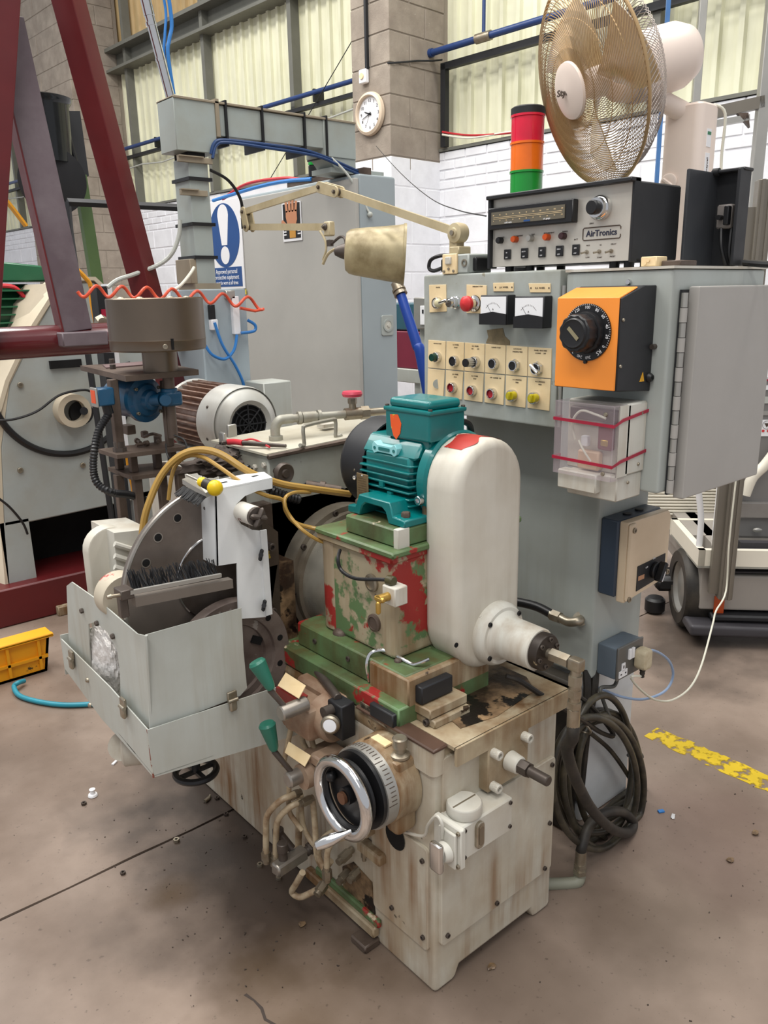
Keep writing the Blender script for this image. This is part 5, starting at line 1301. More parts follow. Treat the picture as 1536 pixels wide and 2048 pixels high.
# flex from the plug to the tow tractor post, white and blue cables, column cables
solo('flex_cord', MB().tube([(.877, .04, .51), U(1262, 1355, y=.05), U(1284, 1382, y=.06), U(1312, 1400, y=.1), U(1345, 1400, y=.14), U(1380, 1375, y=.18), U(1403, 1330, y=.22), U(1425, 1250, y=.3), U(1432, 1222, y=.36), U(1452, 1182, x=2.12), U(1458, 1090, x=2.12), U(1472, 960, x=2.12), U(1490, 820, x=2.12)], .0036, 8), M['whitecord'], 'off white flex hanging from the plug to the post of the grey truck', 'cord')
solo('blue_white_cable', MB().tube([U(1276, 1302, y=.08), U(1310, 1302, y=.10), U(1338, 1322, y=.10), U(1346, 1352, y=.1), U(1330, 1382, y=.1), U(1290, 1398, y=.1), U(1245, 1394, y=.12), U(1198, 1376, y=.14)], .0042, 8), mat('pale_blue_cable', (150, 172, 204), .35), 'pale blue cable looping out below the double socket', 'cable')
solo('grey_cable', MB().tube([U(1236, 1352, y=.10), U(1228, 1372, y=.10), U(1202, 1376, y=.11), U(1206, 1400, y=.10), U(1224, 1440, y=.09), U(1262, 1488, y=.09), U(1284, 1512, y=.09), U(1274, 1516, y=.09), U(1256, 1510, y=.1)], .0058, 8), mat('grey_rubber_cable', (92, 92, 88), .5), 'grey mains cable drooping from the double socket beside the coiled hoses', 'cable')
cx = U(1148, 1238, x=.752)
cdt = thing('conduit_elbow', 'silver conduit elbow with black flex entering the cabinet column', 'conduit', cx - ZV * .02)
part('elbow', MB().tube([U(1160, 1238, x=.752), U(1158, 1242, x=.725), U(1138, 1244, x=.715), U(1120, 1236, x=.715), U(1100, 1228, x=.71)], .0135, 14).cyl(U(1160, 1238, x=.755), U(1160, 1238, x=.748), .021, n=20), M['zinc'], cdt)
part('conduit_nut', MB().hexn(U(1120, 1236, x=.714), U(1104, 1230, x=.712), .018), M['zinc'], cdt)
part('flex', MB().tube([U(1106, 1230, x=.712), U(1075, 1214, x=.71), U(1040, 1205, x=.70), U(1000, 1200, x=.68)], .0135, 12), M['black'], cdt)

# ================================================================== things on top of the cabinet
# ---- AirTronics instrument
TZ = 1.646
rd = thing('instrument_radio', 'black cased gauge amplifier with silver front and tuning dial on the cabinet', 'instrument', (.78, .21, TZ))
RX = .625
ra, rb_, rc, rdd = U(985, 541, x=RX), U(1256, 526, x=RX), U(972, 394, x=RX), U(1256, 373, x=RX)
ry0, ry1 = rb_.y, ra.y
rz0, rz1 = 1.662, 1.83
part('case', MB().box(RX + .012, .82, ry0 - .008, ry1 + .008, rz0, rz1 + .004, .004), M['satin'], rd)
part('case_lip', MB().box(RX - .02, RX + .02, ry0 - .01, ry1 + .01, rz1, rz1 + .010, .002).box(RX - .012, RX + .02, ry1 + .001, ry1 + .01, rz0 - .004, rz1 + .01, .002).box(RX - .004, RX + .02, ry0 - .01, ry0 - .002, rz0 - .004, rz1 + .01, .002), M['satin'], rd)
FA = mat('brushed_silver_front', (204, 200, 190), .38, .35, var=.06, vs=9, dirt=((176, 170, 158), .4, 6))
ff = part('front_panel', MB().box(RX, RX + .012, ry0, ry1, rz0, rz1), FA, rd, 'brushed silver front panel')
def rp2(px, py, x=RX): return U(px, py, x=x)
a, b_ = rp2(982, 420, RX - .01), rp2(1150, 458, RX - .01)
fr2 = part('dial_frame', MB().box(RX - .022, RX, b_.y, a.y, 1.755, 1.808, .002), BK, ff)
part('dial_window', MB().box(RX - .024, RX - .021, b_.y + .022, a.y - .014, 1.766, 1.797), mat('olive_dial_window', (104, 98, 84), .3), fr2)
wy0, wy1 = b_.y + .03, a.y - .022
for zz in (1.783, 1.7795): part('scale_line', MB().box(RX - .0246, RX - .024, wy0, wy1, zz, zz + .0008), M['plate'], fr2)
for k in range(11):
    y = wy1 - (wy1 - wy0) * k / 10
    text(str(88 + 2 * k), fr2, (RX - .0242, y, 1.789), XD, YD, .0045, M['plate'], 'dial_number', .0002)
    text(str(k * 10), fr2, (RX - .0242, y, 1.775), XD, YD, .0042, M['plate'], 'dial_number', .0002)
text('solid state', fr2, (RX - .0242, wy1 - .05, 1.769), XD, YD, .006, M['paper'], 'lettering', .0002); text('air gauge', fr2, (RX - .0242, wy0 + .045, 1.769), XD, YD, .006, M['paper'], 'lettering', .0002)
part('blue_bar', MB().box(RX - .0246, RX - .024, (wy0 + wy1) / 2 - .012, (wy0 + wy1) / 2 + .008, 1.767, 1.771), M['signblue'], fr2)
kc2 = rp2(1204, 416)
tk_ = part('tuning_knob', MB().lathe([(.028, 0), (.028, .012), (.026, .016), (.023, .018), (.022, .026), (.016, .027), (.0, .027)], kc2, '-x', 36), M['chrome'], ff)
part('knob_cap', MB().lathe([(.016, .026), (.0165, .04), (.014, .043), (.0, .043)], kc2, '-x', 32), BK, tk_)
lg = rp2(1203, 466)
part('logo_frame', MB().sweep([(RX - .0005, lg.y + p[0], lg.z + p[1]) for p in [(-.052, .006), (-.052, .011), (-.049, .014), (.049, .014), (.052, .011), (.052, -.011), (.049, -.014), (-.049, -.014), (-.052, -.011), (-.052, -.005)]], .0013, 6), M['ink'], ff)
text('AirTronics', ff, (RX - .0006, lg.y, lg.z), XD, YD + XD * .18, .0195, mat('logo_navy', (44, 48, 70), .5), 'lettering', .0004, bold=.0004)
for i, (px, m) in enumerate(((1003, BK), (1033, mat('amber_lens_dim', (190, 76, 24), .3)), (1064, M['alu']), (1097, bpy.data.materials['amber_lens_dim']), (1129, mat('maroon_button', (58, 34, 38), .4)))):
    p = rp2(px, 481 - i * 2.2)
    part('small_knob', MB().lathe([(.008, 0), (.0085, .012), (.007, .016), (0, .016)], p, '-x', 20), m, ff)
for i, px in enumerate((1014, 1048, 1083, 1118, 1151)):
    p = rp2(px, 509 - i * 2.3)
    sw_ = part('rocker_switch', MB().box(RX - .004, RX, p.y - (.014 if i < 4 else .013), p.y + .008, p.z - .0125, p.z + .0125, .001), BK, ff)
    text(['IN', 'AUTO', 'SET', 'ZERO', 'ON'][i], sw_, (RX - .0042, p.y - .002, p.z + .004), XD, YD, .0045, M['paper'], 'lettering', .0002); text('OFF', sw_, (RX - .0042, p.y - .002, p.z - .008), XD, YD, .0045, M['paper'], 'lettering', .0002)
for s, px, py in (('RANGE', 1004, 475), ('MEASUREMENT', 1036, 472), ('ZERO', 1066, 469), ('MEASUREMENT', 1098, 466), ('RANGE', 1130, 463), ('BATT', 1152, 479), ('MAX', 1176, 491), ('HI', 1201, 490), ('DELAY', 1227, 488), ('LOW', 1175, 515), ('START', 1199, 515), ('PRESET', 1225, 513), ('ZERO', 1183, 447)):
    text(s, ff, rp2(px, py, RX - .0004), XD, YD, .0048, M['ink'], 'lettering', .0002)
for px, py in ((1174, 504), (1199, 503), (1223, 502)):
    p = rp2(px, py); part('toggle', MB().cyl(p, p - XV * .004, .005, n=6).cyl(p - XV * .004, p + V((-.016, .006, -.003)), .002, .0026, 8), M['zinc'], ff)
for y in (ry0 + .02, ry0 + .06, ry1 - .03, ry1 - .1):
    for x in (.66, .79): part('rubber_foot', MB().cyl((x, y, TZ), (x, y, rz0), .012, n=14), BK, rd)
# ---- small switch box with lamp base
lb = thing('switch_box', 'small grey switch box with cream rocker plate on the corner of the cabinet', 'switch box', (.64, .55, 1.648))
part('box', MB().box(.605, .70, .49, .585, 1.648, 1.700, .004), GY, lb)
part('cream_plate', MB().box(.598, .606, .530, .586, 1.648, 1.702, .002), M['plate'], lb)
part('rocker', MB().box(.592, .6, .548, .570, 1.674, 1.694, .002), M['cream2'], lb)
for y, z in ((.540, 1.656), (.577, 1.656), (.559, 1.662)): inst('screw', 'slot', lb, (.598, y, z), '-x', .004, .003, M['zinc'])
part('key_hole', MB().ring((.605, .505, 1.676), '-x', .006, .010, .003, 20), M['zinc'], lb)
part('red_pilot', MB().cyl((.63, .565, 1.70), (.63, .565, 1.716), .008, n=16, bev=.003), M['dred'], lb)
part('side_socket', MB().box(.62, .68, .585, .615, 1.655, 1.69, .003), BK, lb); part('side_socket', MB().box(.62, .68, .475, .49, 1.655, 1.69, .003), BK, lb)
part('cable_loop', MB().tube([(.64, .61, 1.672), (.63, .65, 1.66), (.63, .672, 1.668), (.63, .665, 1.69), (.63, .63, 1.70), (.64, .60, 1.70)], .0055, 8), BK, lb)
solo('small_block', MB().box(.615, .66, -.075, -.035, 1.646, 1.668, .002).cyl((.614, -.055, 1.66), (.612, -.055, 1.66), .004).cyl((.614, -.048, 1.653), (.612, -.048, 1.653), .003), M['plate'], 'small cream terminal block standing on the cabinet corner above the orange transformer', 'terminal block')
solo('wooden_strip', MB().box(.63, .70, -.125, -.078, 1.646, 1.658, .002), M['rsteel'], 'brown strip lying beside the cream terminal block', 'strip')
# ---- black open fronted box beside the instrument
ob = thing('open_box', 'black open fronted electrical cover standing at the right end of the cabinet top', 'cover', (.86, -.08, 1.646))
o0 = U(1360, 385, y=-.06); 
part('side_panel', MB().box(.79, .935, -.038, -.030, 1.648, 1.866, .002), mat('slate_black_panel', (54, 56, 60), .5, var=.06), ob)
part('back_panel', MB().box(.925, .94, -.11, -.03, 1.648, 1.868, .002), M['satin'], ob)
part('far_side', MB().box(.885, .94, -.113, -.105, 1.648, 1.866, .002), M['satin'], ob)
part('top_panel', MB().box(.90, .945, -.115, -.03, 1.862, 1.87, .002).cyl((.905, -.035, 1.866), (.905, -.05, 1.866), .009), M['satin'], ob)
part('contactor', MB().box(.895, .926, -.094, -.056, 1.735, 1.79, .004), mat('grey_contactor', (128, 122, 118), .45), ob)
part('terminal', MB().box(.88, .897, -.094, -.082, 1.742, 1.785, .002).cyl((.88, -.07, 1.76), (.896, -.07, 1.76), .006), M['black'], ob)
part('cables', MB().tube([(.90, -.07, 1.735), (.89, -.08, 1.69), (.90, -.09, 1.65)], .005).tube([(.91, -.09, 1.735), (.90, -.095, 1.68), (.91, -.098, 1.65)], .005), BK, ob)
solo('black_cable', MB().tube([(.93, -.118, 1.655), (.94, -.19, 1.648), (.95, -.24, 1.652), (.97, -.30, 1.70), (1.0, -.38, 1.78)], .008), BK, 'black cable leaving the cabinet top towards the right edge', 'cable')
# ---- stack light
sl = thing('stack_light', 'red amber and green stack light standing behind the instrument', 'beacon', (.86, .40, TZ))
sp = U(1052, 385, x=.90); sp = V((.90, sp.y, TZ))
SLR = .047
def lens(z0, z1, col, nm, em):
    part(nm, MB().lathe([(SLR, z0), (SLR, z1 - .003), (SLR - .001, z1)], sp, 'z', 36).ring(sp + ZV * z1, 'z', SLR - .004, SLR + .0025, .006, 36), mat(nm + '_plastic', col, .2, var=.06, vs=14, coat=.4), sl, nm.replace('_', ' '))
part('base', MB().cyl(sp, sp + ZV * .10, .03, n=28), BK, sl)
lens(.10, .283, (20, 146, 52), 'green_lens', 0)
lens(.289, .360, (248, 118, 26), 'amber_lens', 0)
lens(.366, .432, (222, 30, 62), 'red_lens', 0)
part('cap', MB().lathe([(SLR + .002, .437), (SLR + .002, .456), (SLR - .004, .46), (0, .46)], sp, 'z', 36), M['satin'], sl)
# ---- desk fan
fan = thing('desk_fan', 'cream pedestal fan with wire cage standing behind the instrument and black cover', 'fan', (1.15, -.05, 1.6))
fcn = U(1140, 182, x=.80)
fd = V((-.86, .40, -.30)).normalized()
_, fu, fw = basis(fd)
FP = mat('fan_ivory_plastic', (240, 224, 212), .35, var=.03); FW = mat('cage_wire_tan', (190, 160, 118), .35, .5, var=.1)
cap_c = fcn
fc2 = cap_c - fd * .055     # plane of the cage rim
FR = .255
def fpt(r, a, t): return fc2 + fd * t + (fu * math.cos(a) + fw * math.sin(a)) * r
wires = MB(); rear = MB()
NWI = 112
for k in range(NWI):
    a0 = 2 * math.pi * k / NWI
    P_ = []
    for i in range(9):
        u = i / 8; r = .045 + (FR - .045) * u
        P_.append(fpt(r, a0 + 1.5 * u, .052 * (1 - u ** 2.2)))
    wires.sweep(P_, .0012, 4)
    P_ = []
    for i in range(9):
        u = i / 8; r = .06 + (FR - .06) * u
        P_.append(fpt(r, a0 - 1.3 * u, -.105 * (1 - u ** 6) - .0))
    rear.sweep(P_, .001, 4)
for r, t in ((.10, .046), (.16, .034), (.215, .016)): wires.sweep([fpt(r, 2 * math.pi * i / 60, t) for i in range(60)], .0012, 4, True)
o = part('front_wires', wires, FW, fan, flat=True); o['kind'] = 'stuff'
o = part('rear_wires', rear, mat('cage_wire_grey', (150, 140, 134), .35, .5), fan, flat=True); o['kind'] = 'stuff'
part('cage_rim', MB().sweep([fpt(FR, 2 * math.pi * i / 80, -.004) for i in range(80)], .0045, 8, True), FW, fan)
for i in range(4): pass
part('front_badge', MB().lathe([(.0, .014), (.05, .011), (.068, .004), (.070, -.004), (0, -.004)][::-1], cap_c, fd, 40), FP, fan, 'ivory front badge')
bdg = cap_c + fd * .0145
text('Stylec', fan, bdg - fd * .0005, V((0, -1, 0)) , V((0, 0, 1)), .022, M['ink'], 'lettering', .001, bold=.0006)
blade_m = mat('smoky_fan_blade', (214, 186, 140), .25, var=.04, trans=.55)
for k in range(3):
    a = 2 * math.pi * k / 3 + .5
    mb = MB(); vs_, fs_ = [], []
    NR, NA = 6, 7
    for i in range(NR):
        u = i / (NR - 1); r = .04 + .185 * u
        for j in range(NA):
            v = j / (NA - 1) - .5
            ang = a + v * (1.0 - .15 * u) * (1.1 if u > .2 else .9) + .25 * u
            vs_.append(fpt(r, ang, -.03 + v * .05))
    for i in range(NR - 1):
        for j in range(NA - 1):
            fs_.append((i * NA + j, i * NA + j + 1, (i + 1) * NA + j + 1, (i + 1) * NA + j))
    n_ = len(vs_)
    vs_ += [p - fd * .003 for p in vs_]
    fs_ += [tuple(x + n_ for x in f[::-1]) for f in fs_]
    rim_ = list(range(NA)) + [i * NA + NA - 1 for i in range(1, NR)] + [(NR - 1) * NA + j for j in range(NA - 2, -1, -1)] + [i * NA for i in range(NR - 2, 0, -1)]
    for i in range(len(rim_)):
        p, q = rim_[i], rim_[(i + 1) % len(rim_)]
        fs_.append((p, p + n_, q + n_, q))
    mb.add(vs_, fs_)
    part('blade', mb, blade_m, fan)
part('hub', MB().lathe([(.03, .0), (.038, -.02), (.038, -.05), (0, -.05)][::-1], fc2 + fd * .01, fd, 28), FP, fan)
mh = fc2 - fd * .13
part('motor_housing', MB().lathe([(.0, -.19), (.04, -.187), (.066, -.172), (.082, -.135), (.085, -.06), (.082, .0), (.06, .06), (0, .06)], mh, fd, 40), FP, fan, 'rounded ivory motor housing')
st_ = mh - fd * .09 - ZV * .09
part('neck', MB().cbox(st_ + ZV * .0, .05, .05, .05, bev=.012, seg=2), FP, fan)
cz0 = st_ - ZV * .035
# column standing behind the cabinet
cx_, cy_ = U(1382, 300, y=-.10).x, -.10
colc = V((1.14, .175, 0))
part('column', MB().prism(rrect(colc.x - .045, colc.x + .055, colc.y - .06, colc.y + .055, .022), 'z', 1.66, 2.075, .006), FP, fan, 'ivory control column with a slatted knob')
part('tilt_hinge', MB().cyl(colc + V((0, 0, 2.05)), st_, .028, .024, 20), FP, fan)
ky = U(1352, 335, x=colc.x - .045)
part('control_knob', MB().lathe([(.024, 0), (.024, .006), (.020, .008), (.0, .008)], V((colc.x - .046, colc.y + .02, 1.88)), '-x', 28).cbox((colc.x - .056, colc.y + .02, 1.88), .006, .036, .010, Matrix.Rotation(.6, 3, 'X'), .003), FP, fan)
part('side_label', MB().box(colc.x - .01, colc.x + .012, colc.y - .0612, colc.y - .059, 1.88, 1.95).box(colc.x - .01, colc.x + .012, colc.y - .0612, colc.y - .059, 1.965, 2.01), M['paper'], fan)
text('Honeywell', fan, (colc.x + .001, colc.y - .0615, 1.915), (0, 0, 1), (-1, 0, 0), .011, M['ink'], 'lettering', .0003)
part('green_mark', MB().box(colc.x - .008, colc.x + .01, colc.y - .0618, colc.y - .0605, 1.995, 2.003), mat('green_print', (58, 130, 92), .5), fan)
part('base_plate', MB().cyl(V((colc.x, colc.y, 1.630)), V((colc.x, colc.y, 1.662)), .10, .07, 40, .006), FP, fan)
part('fan_shelf', MB().box(.98, colc.x + .12, colc.y - .12, colc.y + .12, 1.60, 1.632, .003), GY, cb)
part('fan_cord', MB().tube([V((colc.x + .03, colc.y - .05, 2.075)), V((colc.x + .05, colc.y - .075, 2.05)), V((colc.x + .06, colc.y - .07, 1.95)), V((colc.x + .06, colc.y - .075, 1.87))], .004), M['whitecord'], fan)

# ================================================================== jointed work lamp
wl = thing('work_lamp', 'jointed cream work lamp with dented brass coloured shade reaching over the machine', 'lamp', (.63, .55, 1.70))
LM = mat('lamp_cream_enamel', (198, 184, 150), .4, .1, var=.08, dirt=((150, 132, 92), .5, 9))
SHD = mat('tarnished_shade', (184, 170, 134), .4, .15, var=.12, vs=7, dirt=((108, 92, 56), .75, 11))
def LP(px, py, x=.63): return U(px, py, x=x)
def arm(p, q, w=.011, th=.011, nm='arm'):
    d = (q - p).normalized(); n = d.cross(XV).normalized()
    part(nm, MB().strip([p, q], 'x', th, w * 2), LM, wl)
def joint(p, r=.013, x=.0):
    o = part('joint', MB().lathe([(r * .5, -.016), (r, -.014), (r, .012), (r * .8, .015), (r * .55, .016), (r * .5, .021), (0, .022)], p, '-x', 24), M['dsteel'], wl)
    part('joint_screw', MB().hexn(p - XV * .022, p - XV * .024, r * .35), M['zinc'], o)
a0 = LP(915, 466); a1 = LP(676, 384); a2 = LP(645, 375); a3 = LP(492, 424); a4 = LP(498, 454); a5 = LP(655, 454)
part('lamp_foot', MB().box(.615, .665, a0.y - .02, a0.y + .02, 1.70, 1.722, .003).box(.62, .65, a0.y - .006, a0.y + .022, 1.72, a0.z), LM, wl)
part('base_joint', MB().lathe([(.010, -.022), (.026, -.02), (.028, .0), (.026, .014), (.014, .016), (.012, .02), (0, .021)], a0, '-x', 32), LM, wl)
part('joint_screw', MB().cyl(a0 - XV * .02, a0 - XV * .025, .007, n=16), M['zinc'], wl)
arm(a0 + XV * .008, a1 + XV * .008, .0115); arm(a2 - XV * .008, a3 - XV * .008, .0105); arm(a4 + XV * .004, a5 + XV * .004, .0115)
def link(p, q, w, x0, x1):
    d = (q - p); L = d.length; d.normalize(); n = V((0, -d.z, d.y))
    pts = []
    for i in range(9):
        t = math.pi / 2 + math.pi * i / 8
        pts.append(p + d * math.cos(t) * w + n * math.sin(t) * w)
    for i in range(9):
        t = -math.pi / 2 + math.pi * i / 8
        pts.append(q + d * math.cos(t) * w + n * math.sin(t) * w)
    part('link_plate', MB().prism([(v.y, v.z) for v in pts], 'x', p.x + x0, p.x + x1, .001), LM, wl)
link(a1, a2, .018, -.016, -.010); link(a3, a4, .018, -.016, -.010); link(a1, a2, .018, .012, .018); link(a3, a4, .018, .012, .018)
for p in (a1, a2, a3, a4): joint(p, .0115)
part('end_bracket', MB().cbox(a5 + V((.004, -.004, -.006)), .026, .034, .046, bev=.004), LM, wl); joint(a5, .011)
sv0 = LP(692, 503, .60); sv1 = sv0 + V((.76, -.65, -.03))
b0 = LP(660, 480)
part('lamp_yoke', MB().tube([b0, b0 - ZV * .015, LP(680, 474, .62), LP(690, 478, .61), LP(692, 495, .605)], .0045, 8).cyl(b0 + ZV * .0, b0 - ZV * .02, .012, n=16), M['dsteel'], wl)
sd_ = (sv1 - sv0).normalized()
part('shade', MB().lathe([(.03, -.004), (.058, 0), (.068, .012), (.072, .03), (.088, .16), (.092, .18), (.095, .182), (.095, .19), (.091, .19), (.084, .16), (.066, .03), (.0, .012)], sv0 + ZV * .0, sd_ + ZV * -.04, 48), SHD, wl, 'dented brass coloured lamp shade')
part('lamp_holder', MB().lathe([(.0, -.04), (.012, -.036), (.02, -.02), (.026, -.002), (.0, -.002)], sv0, sd_, 24), M['dsteel'], wl)
part('pull_handle', MB().tube([LP(690, 500, .60), LP(672, 498, .60), LP(656, 508, .60), LP(646, 528, .60)], [.005] * 19, 8, 6), LM, wl)
part('cable_guard', MB().tube([LP(640, 462, .62), LP(650, 480, .62), LP(652, 500, .62), LP(646, 520, .62)], .004, 8), LM, wl)
part('shade_lettering', MB().cbox(LP(772, 540, .50), .001, .02, .03), mat('green_shade_mark', (112, 132, 96), .5), wl) if False else None
# blue hose with a threaded coupling below the lamp
q0, q1 = U(792, 566, x=1.0), U(802, 590, x=1.0)
bt = thing('blue_hose', 'blue hose with threaded coupling leaning from behind the lamp shade to the panel', 'hose', U(846, 738, x=1.0))
part('coupling', MB().cyl(q0, q1, .020, .022, 20).cyl(q0.lerp(q1, .5), q0.lerp(q1, .66), .026, n=20).cyl(q0.lerp(q1, .8), q1, .026, n=20), M['zinc'], bt)
part('hose', MB().tube([q1, U(818, 640, x=1.0), U(834, 690, x=1.0), U(848, 742, x=1.0), (1.02, .93, .6), (1.04, .92, .02)], [.018 + .003 * min(1, i / 18) for i in range(31)], 14, 6), mat('royal_blue_hose', (22, 66, 158), .4), bt)
class Frame:
    """a local frame standing on the floor: x right, y away, z up"""
    def __init__(s, o, ang):
        a = math.radians(ang)
        f = V((math.cos(a), math.sin(a), 0)); r = V((math.sin(a), -math.cos(a), 0))
        s.M = Matrix.Translation(V(o)) @ Matrix((r, f, ZV)).transposed().to_4x4()
        s.I = s.M.inverted(); s.r, s.f = r, f
    def U(s, px, py, x=None, y=None, z=None):
        o = s.I @ CAM
        d = s.I.to_3x3() @ (ROT @ V(((px - 768.0) / FPX, -(py - 1024.0) / FPX, -1.0)))
        if x is not None: t = (x - o.x) / d.x
        elif y is not None: t = (y - o.y) / d.y
        else: t = (z - o.z) / d.z
        return o + d * t
    def W(s, p): return s.M @ V(p)

# ================================================================== tall grey cabinet behind
c2 = thing('tall_cabinet', 'tall plain grey steel cabinet with safety sign behind the coolant tank', 'cabinet', (1.4, 2.4, 0))
part('carcass', MB().box(1.215, 1.42, 1.71, 3.12, .05, 2.088, .012, 2), mat('cabinet_blue_grey', (158, 168, 172), .45, var=.03), c2)
part('front_door', MB().box(1.195, 1.217, 1.715, 3.1, .12, 2.07, .006, 2), mat('cabinet_door_grey', (176, 174, 168), .42, var=.03), c2)
part('plinth', MB().box(1.23, 1.40, 1.73, 3.1, 0, .06), M['satin'], c2)
for z in (1.46, 1.71):
    p = V((1.355, 1.708, z - .0))
    lk_ = part('quarter_turn_lock', MB().prism(rrect(p.x - .035, p.x + .035, z - .045, z + .045, .01), 'y', 1.704, 1.712, .002).ring(p, '-y', .02, .028, .008, 28), GY, c2)
    part('lock_core', MB().cyl(p, p - YV * .006, .02, n=20).cyl(p - YV * .004, p - YV * .012, .007, n=12), M['cream2'], lk_)
s0_, s1_ = U(415, 404, x=1.19), U(480, 404, x=1.19); zt, zb = U(450, 400, x=1.19).z, U(455, 578, x=1.19).z
sgn = thing('safety_sign', 'white and blue mandatory sign with a big exclamation mark on the grey cabinet door', 'sign', (1.19, (s0_.y + s1_.y) / 2, zb))
ya, yb = s1_.y, s0_.y + .02; ymid_ = (ya + yb) / 2; hh = zt - zb
part('board', MB().box(1.188, 1.194, ya, yb, zb, zt, .001), M['paper'], sgn)
zc_ = zt - hh * .39; er, ez = (yb - ya) * .44, hh * .36
part('blue_disc', MB().prism([(ymid_ + er * math.cos(2 * math.pi * k / 48), zc_ + ez * math.sin(2 * math.pi * k / 48)) for k in range(48)], 'x', 1.1865, 1.188), M['signblue'], sgn)
part('exclamation_bar', MB().prism([(ymid_ + .055 * math.cos(math.pi * k / 12), zc_ + ez * .62 + .055 * math.sin(math.pi * k / 12)) for k in range(13)] + [(ymid_ - .028, zc_ - ez * .30), (ymid_ + .028, zc_ - ez * .30)], 'x', 1.1855, 1.187), M['paper'], sgn)
part('exclamation_dot', MB().cyl((1.187, ymid_, zc_ - ez * .62), (1.1855, ymid_, zc_ - ez * .62), .045, n=28), M['paper'], sgn)
part('blue_panel', MB().box(1.1865, 1.188, ya + .02, yb - .02, zb + .012, zb + hh * .25), M['signblue'], sgn)
for k, s in enumerate(('Approved personal', 'protective equipment', 'must be worn at all times')):
    text(s, sgn, (1.1862, ymid_, zb + hh * (.20 - .065 * k)), XD, YD, .033 if k < 2 else .028, M['paper'], 'lettering', .0005, sx=.88 if k < 2 else .8)
part('yellow_tag', MB().box(1.187, 1.189, ya - .01, ya + .14, zb - .03, zb - .005), mat('yellow_tag', (226, 206, 60), .5), sgn)
# hand care poster
h0, h1 = U(563, 408, x=1.19), U(604, 480, x=1.19)
hp = thing('hand_poster', 'small dark poster of a raised hand stuck on the grey cabinet door', 'poster', (1.192, (h0.y + h1.y) / 2, h1.z))
part('backing', MB().box(1.191, 1.194, h1.y, h0.y, h1.z, h0.z), M['paper'], hp)
part('black_field', MB().box(1.190, 1.1915, h1.y + .008, h0.y - .008, h1.z + .012, h0.z - .004), M['black'], hp)
hy, hz = (h0.y + h1.y) / 2, h0.z * .55 + h1.z * .45
hm = MB()
hm.prism([(hy - .03, hz - .03), (hy + .03, hz - .03), (hy + .046, hz + .015), (hy + .044, hz + .042), (hy - .044, hz + .042), (hy - .046, hz + .0)], 'x', 1.189, 1.1902)
part('palm', hm, M['tan'], hp)
for dy, L, tilt in ((.036, .05, .12), (.012, .064, .03), (-.012, .060, -.05), (-.036, .046, -.16)):
    part('finger', MB().prism(rrect(-.009, .009, 0, L, .0085), 'x', 1.189, 1.1902, 0, 1, Matrix.Translation((0, hy + dy, hz + .035)) @ Matrix.Rotation(-tilt, 4, 'X')), M['tan'], hp)
part('thumb', MB().prism(rrect(-.010, .010, 0, .045, .0095), 'x', 1.189, 1.1902, 0, 1, Matrix.Translation((0, hy + .045, hz - .025)) @ Matrix.Rotation(-1.0, 4, 'X')), M['tan'], hp)
part('sleeve', MB().box(1.189, 1.1902, hy - .03, hy + .02, h1.z + .014, hz - .028), mat('ochre_print', (206, 150, 66), .5), hp)
for k in range(3):
    for s in (-1, 1): part('print_line', MB().box(1.1888, 1.1902, hy + s * .058 - .012, hy + s * .058 + .012, hz - .040 - .013 * k, hz - .034 - .013 * k), M['paper'], hp, flat=True)
# small green beacon and cables on top of the cabinet
g0 = U(626, 352, x=1.30)
gb = thing('green_beacon', 'small green beacon on a black base on top of the tall grey cabinet', 'beacon', (1.3, g0.y, 2.088))
part('base', MB().box(1.275, 1.325, g0.y - .035, g0.y + .035, 2.088, 2.10).cyl((1.3, g0.y, 2.1), (1.3, g0.y, 2.13), .008).lathe([(.016, 0), (.02, .006), (.02, .05), (.016, .054), (0, .054)], (1.3, g0.y, 2.125), 'z', 28), BK, gb)
part('lens', MB().lathe([(.02, 0), (.02, .045), (.016, .05), (0, .05)], (1.3, g0.y, 2.179), 'z', 28), bpy.data.materials['green_lens_plastic'], gb)
part('tray_bar', MB().box(1.25, 1.29, 1.72, 2.3, 2.088, 2.115), M['rsteel'], c2)
solo('loose_cable', MB().tube([(1.24, 3.0, 2.1), (1.24, 2.6, 2.12), (1.25, 2.35, 2.125), (1.25, 2.1, 2.11)], .009), M['bluehose'], 'blue air hose lying on the tall grey cabinet', 'cable')
solo('loose_cable', MB().tube([(1.3, 3.0, 2.11), (1.3, 2.75, 2.16), (1.3, 2.4, 2.15), (1.32, 2.2, 2.12), (1.3, 1.9, 2.11)], .008), bpy.data.materials['red_cable'], 'thin red cable arching over the tall grey cabinet', 'cable')

# ================================================================== post with trunking arm
pa = thing('trunking_post', 'grey trunking post with a long horizontal arm reaching over to the tall cabinet', 'trunking', (.51, 1.86, 1.63))
TK = mat('trunking_grey', (160, 168, 164), .42, var=.04, dirt=((140, 134, 116), .4, 5)); TKB = mat('trunking_tan_grey', (150, 138, 118), .45, var=.06)
part('upright', MB().box(.476, .556, 1.80, 1.92, 1.63, 2.10, .002), TK, pa)
part('upright_top', MB().box(.432, .60, 1.795, 1.925, 2.12, 2.30, .002), TK, pa)
part('joint_gap', MB().box(.48, .55, 1.805, 1.915, 2.09, 2.13), M['dark'], pa)
part('arm', MB().box(.59, 1.27, 1.80, 1.92, 2.185, 2.292, .002), TK, pa)
part('arm_end', MB().box(1.10, 1.27, 1.795, 1.925, 2.155, 2.296, .002), TK, pa)
part('arm_lid', MB().box(.432, 1.27, 1.79, 1.93, 2.294, 2.302, .001), TKB, pa)
part('end_bracket', MB().prism([(1.12, 2.155), (1.27, 2.155), (1.27, 2.112), (1.16, 2.112)], 'y', 1.80, 1.92).box(1.13, 1.42, 1.79, 1.93, 2.095, 2.115), TK, pa)
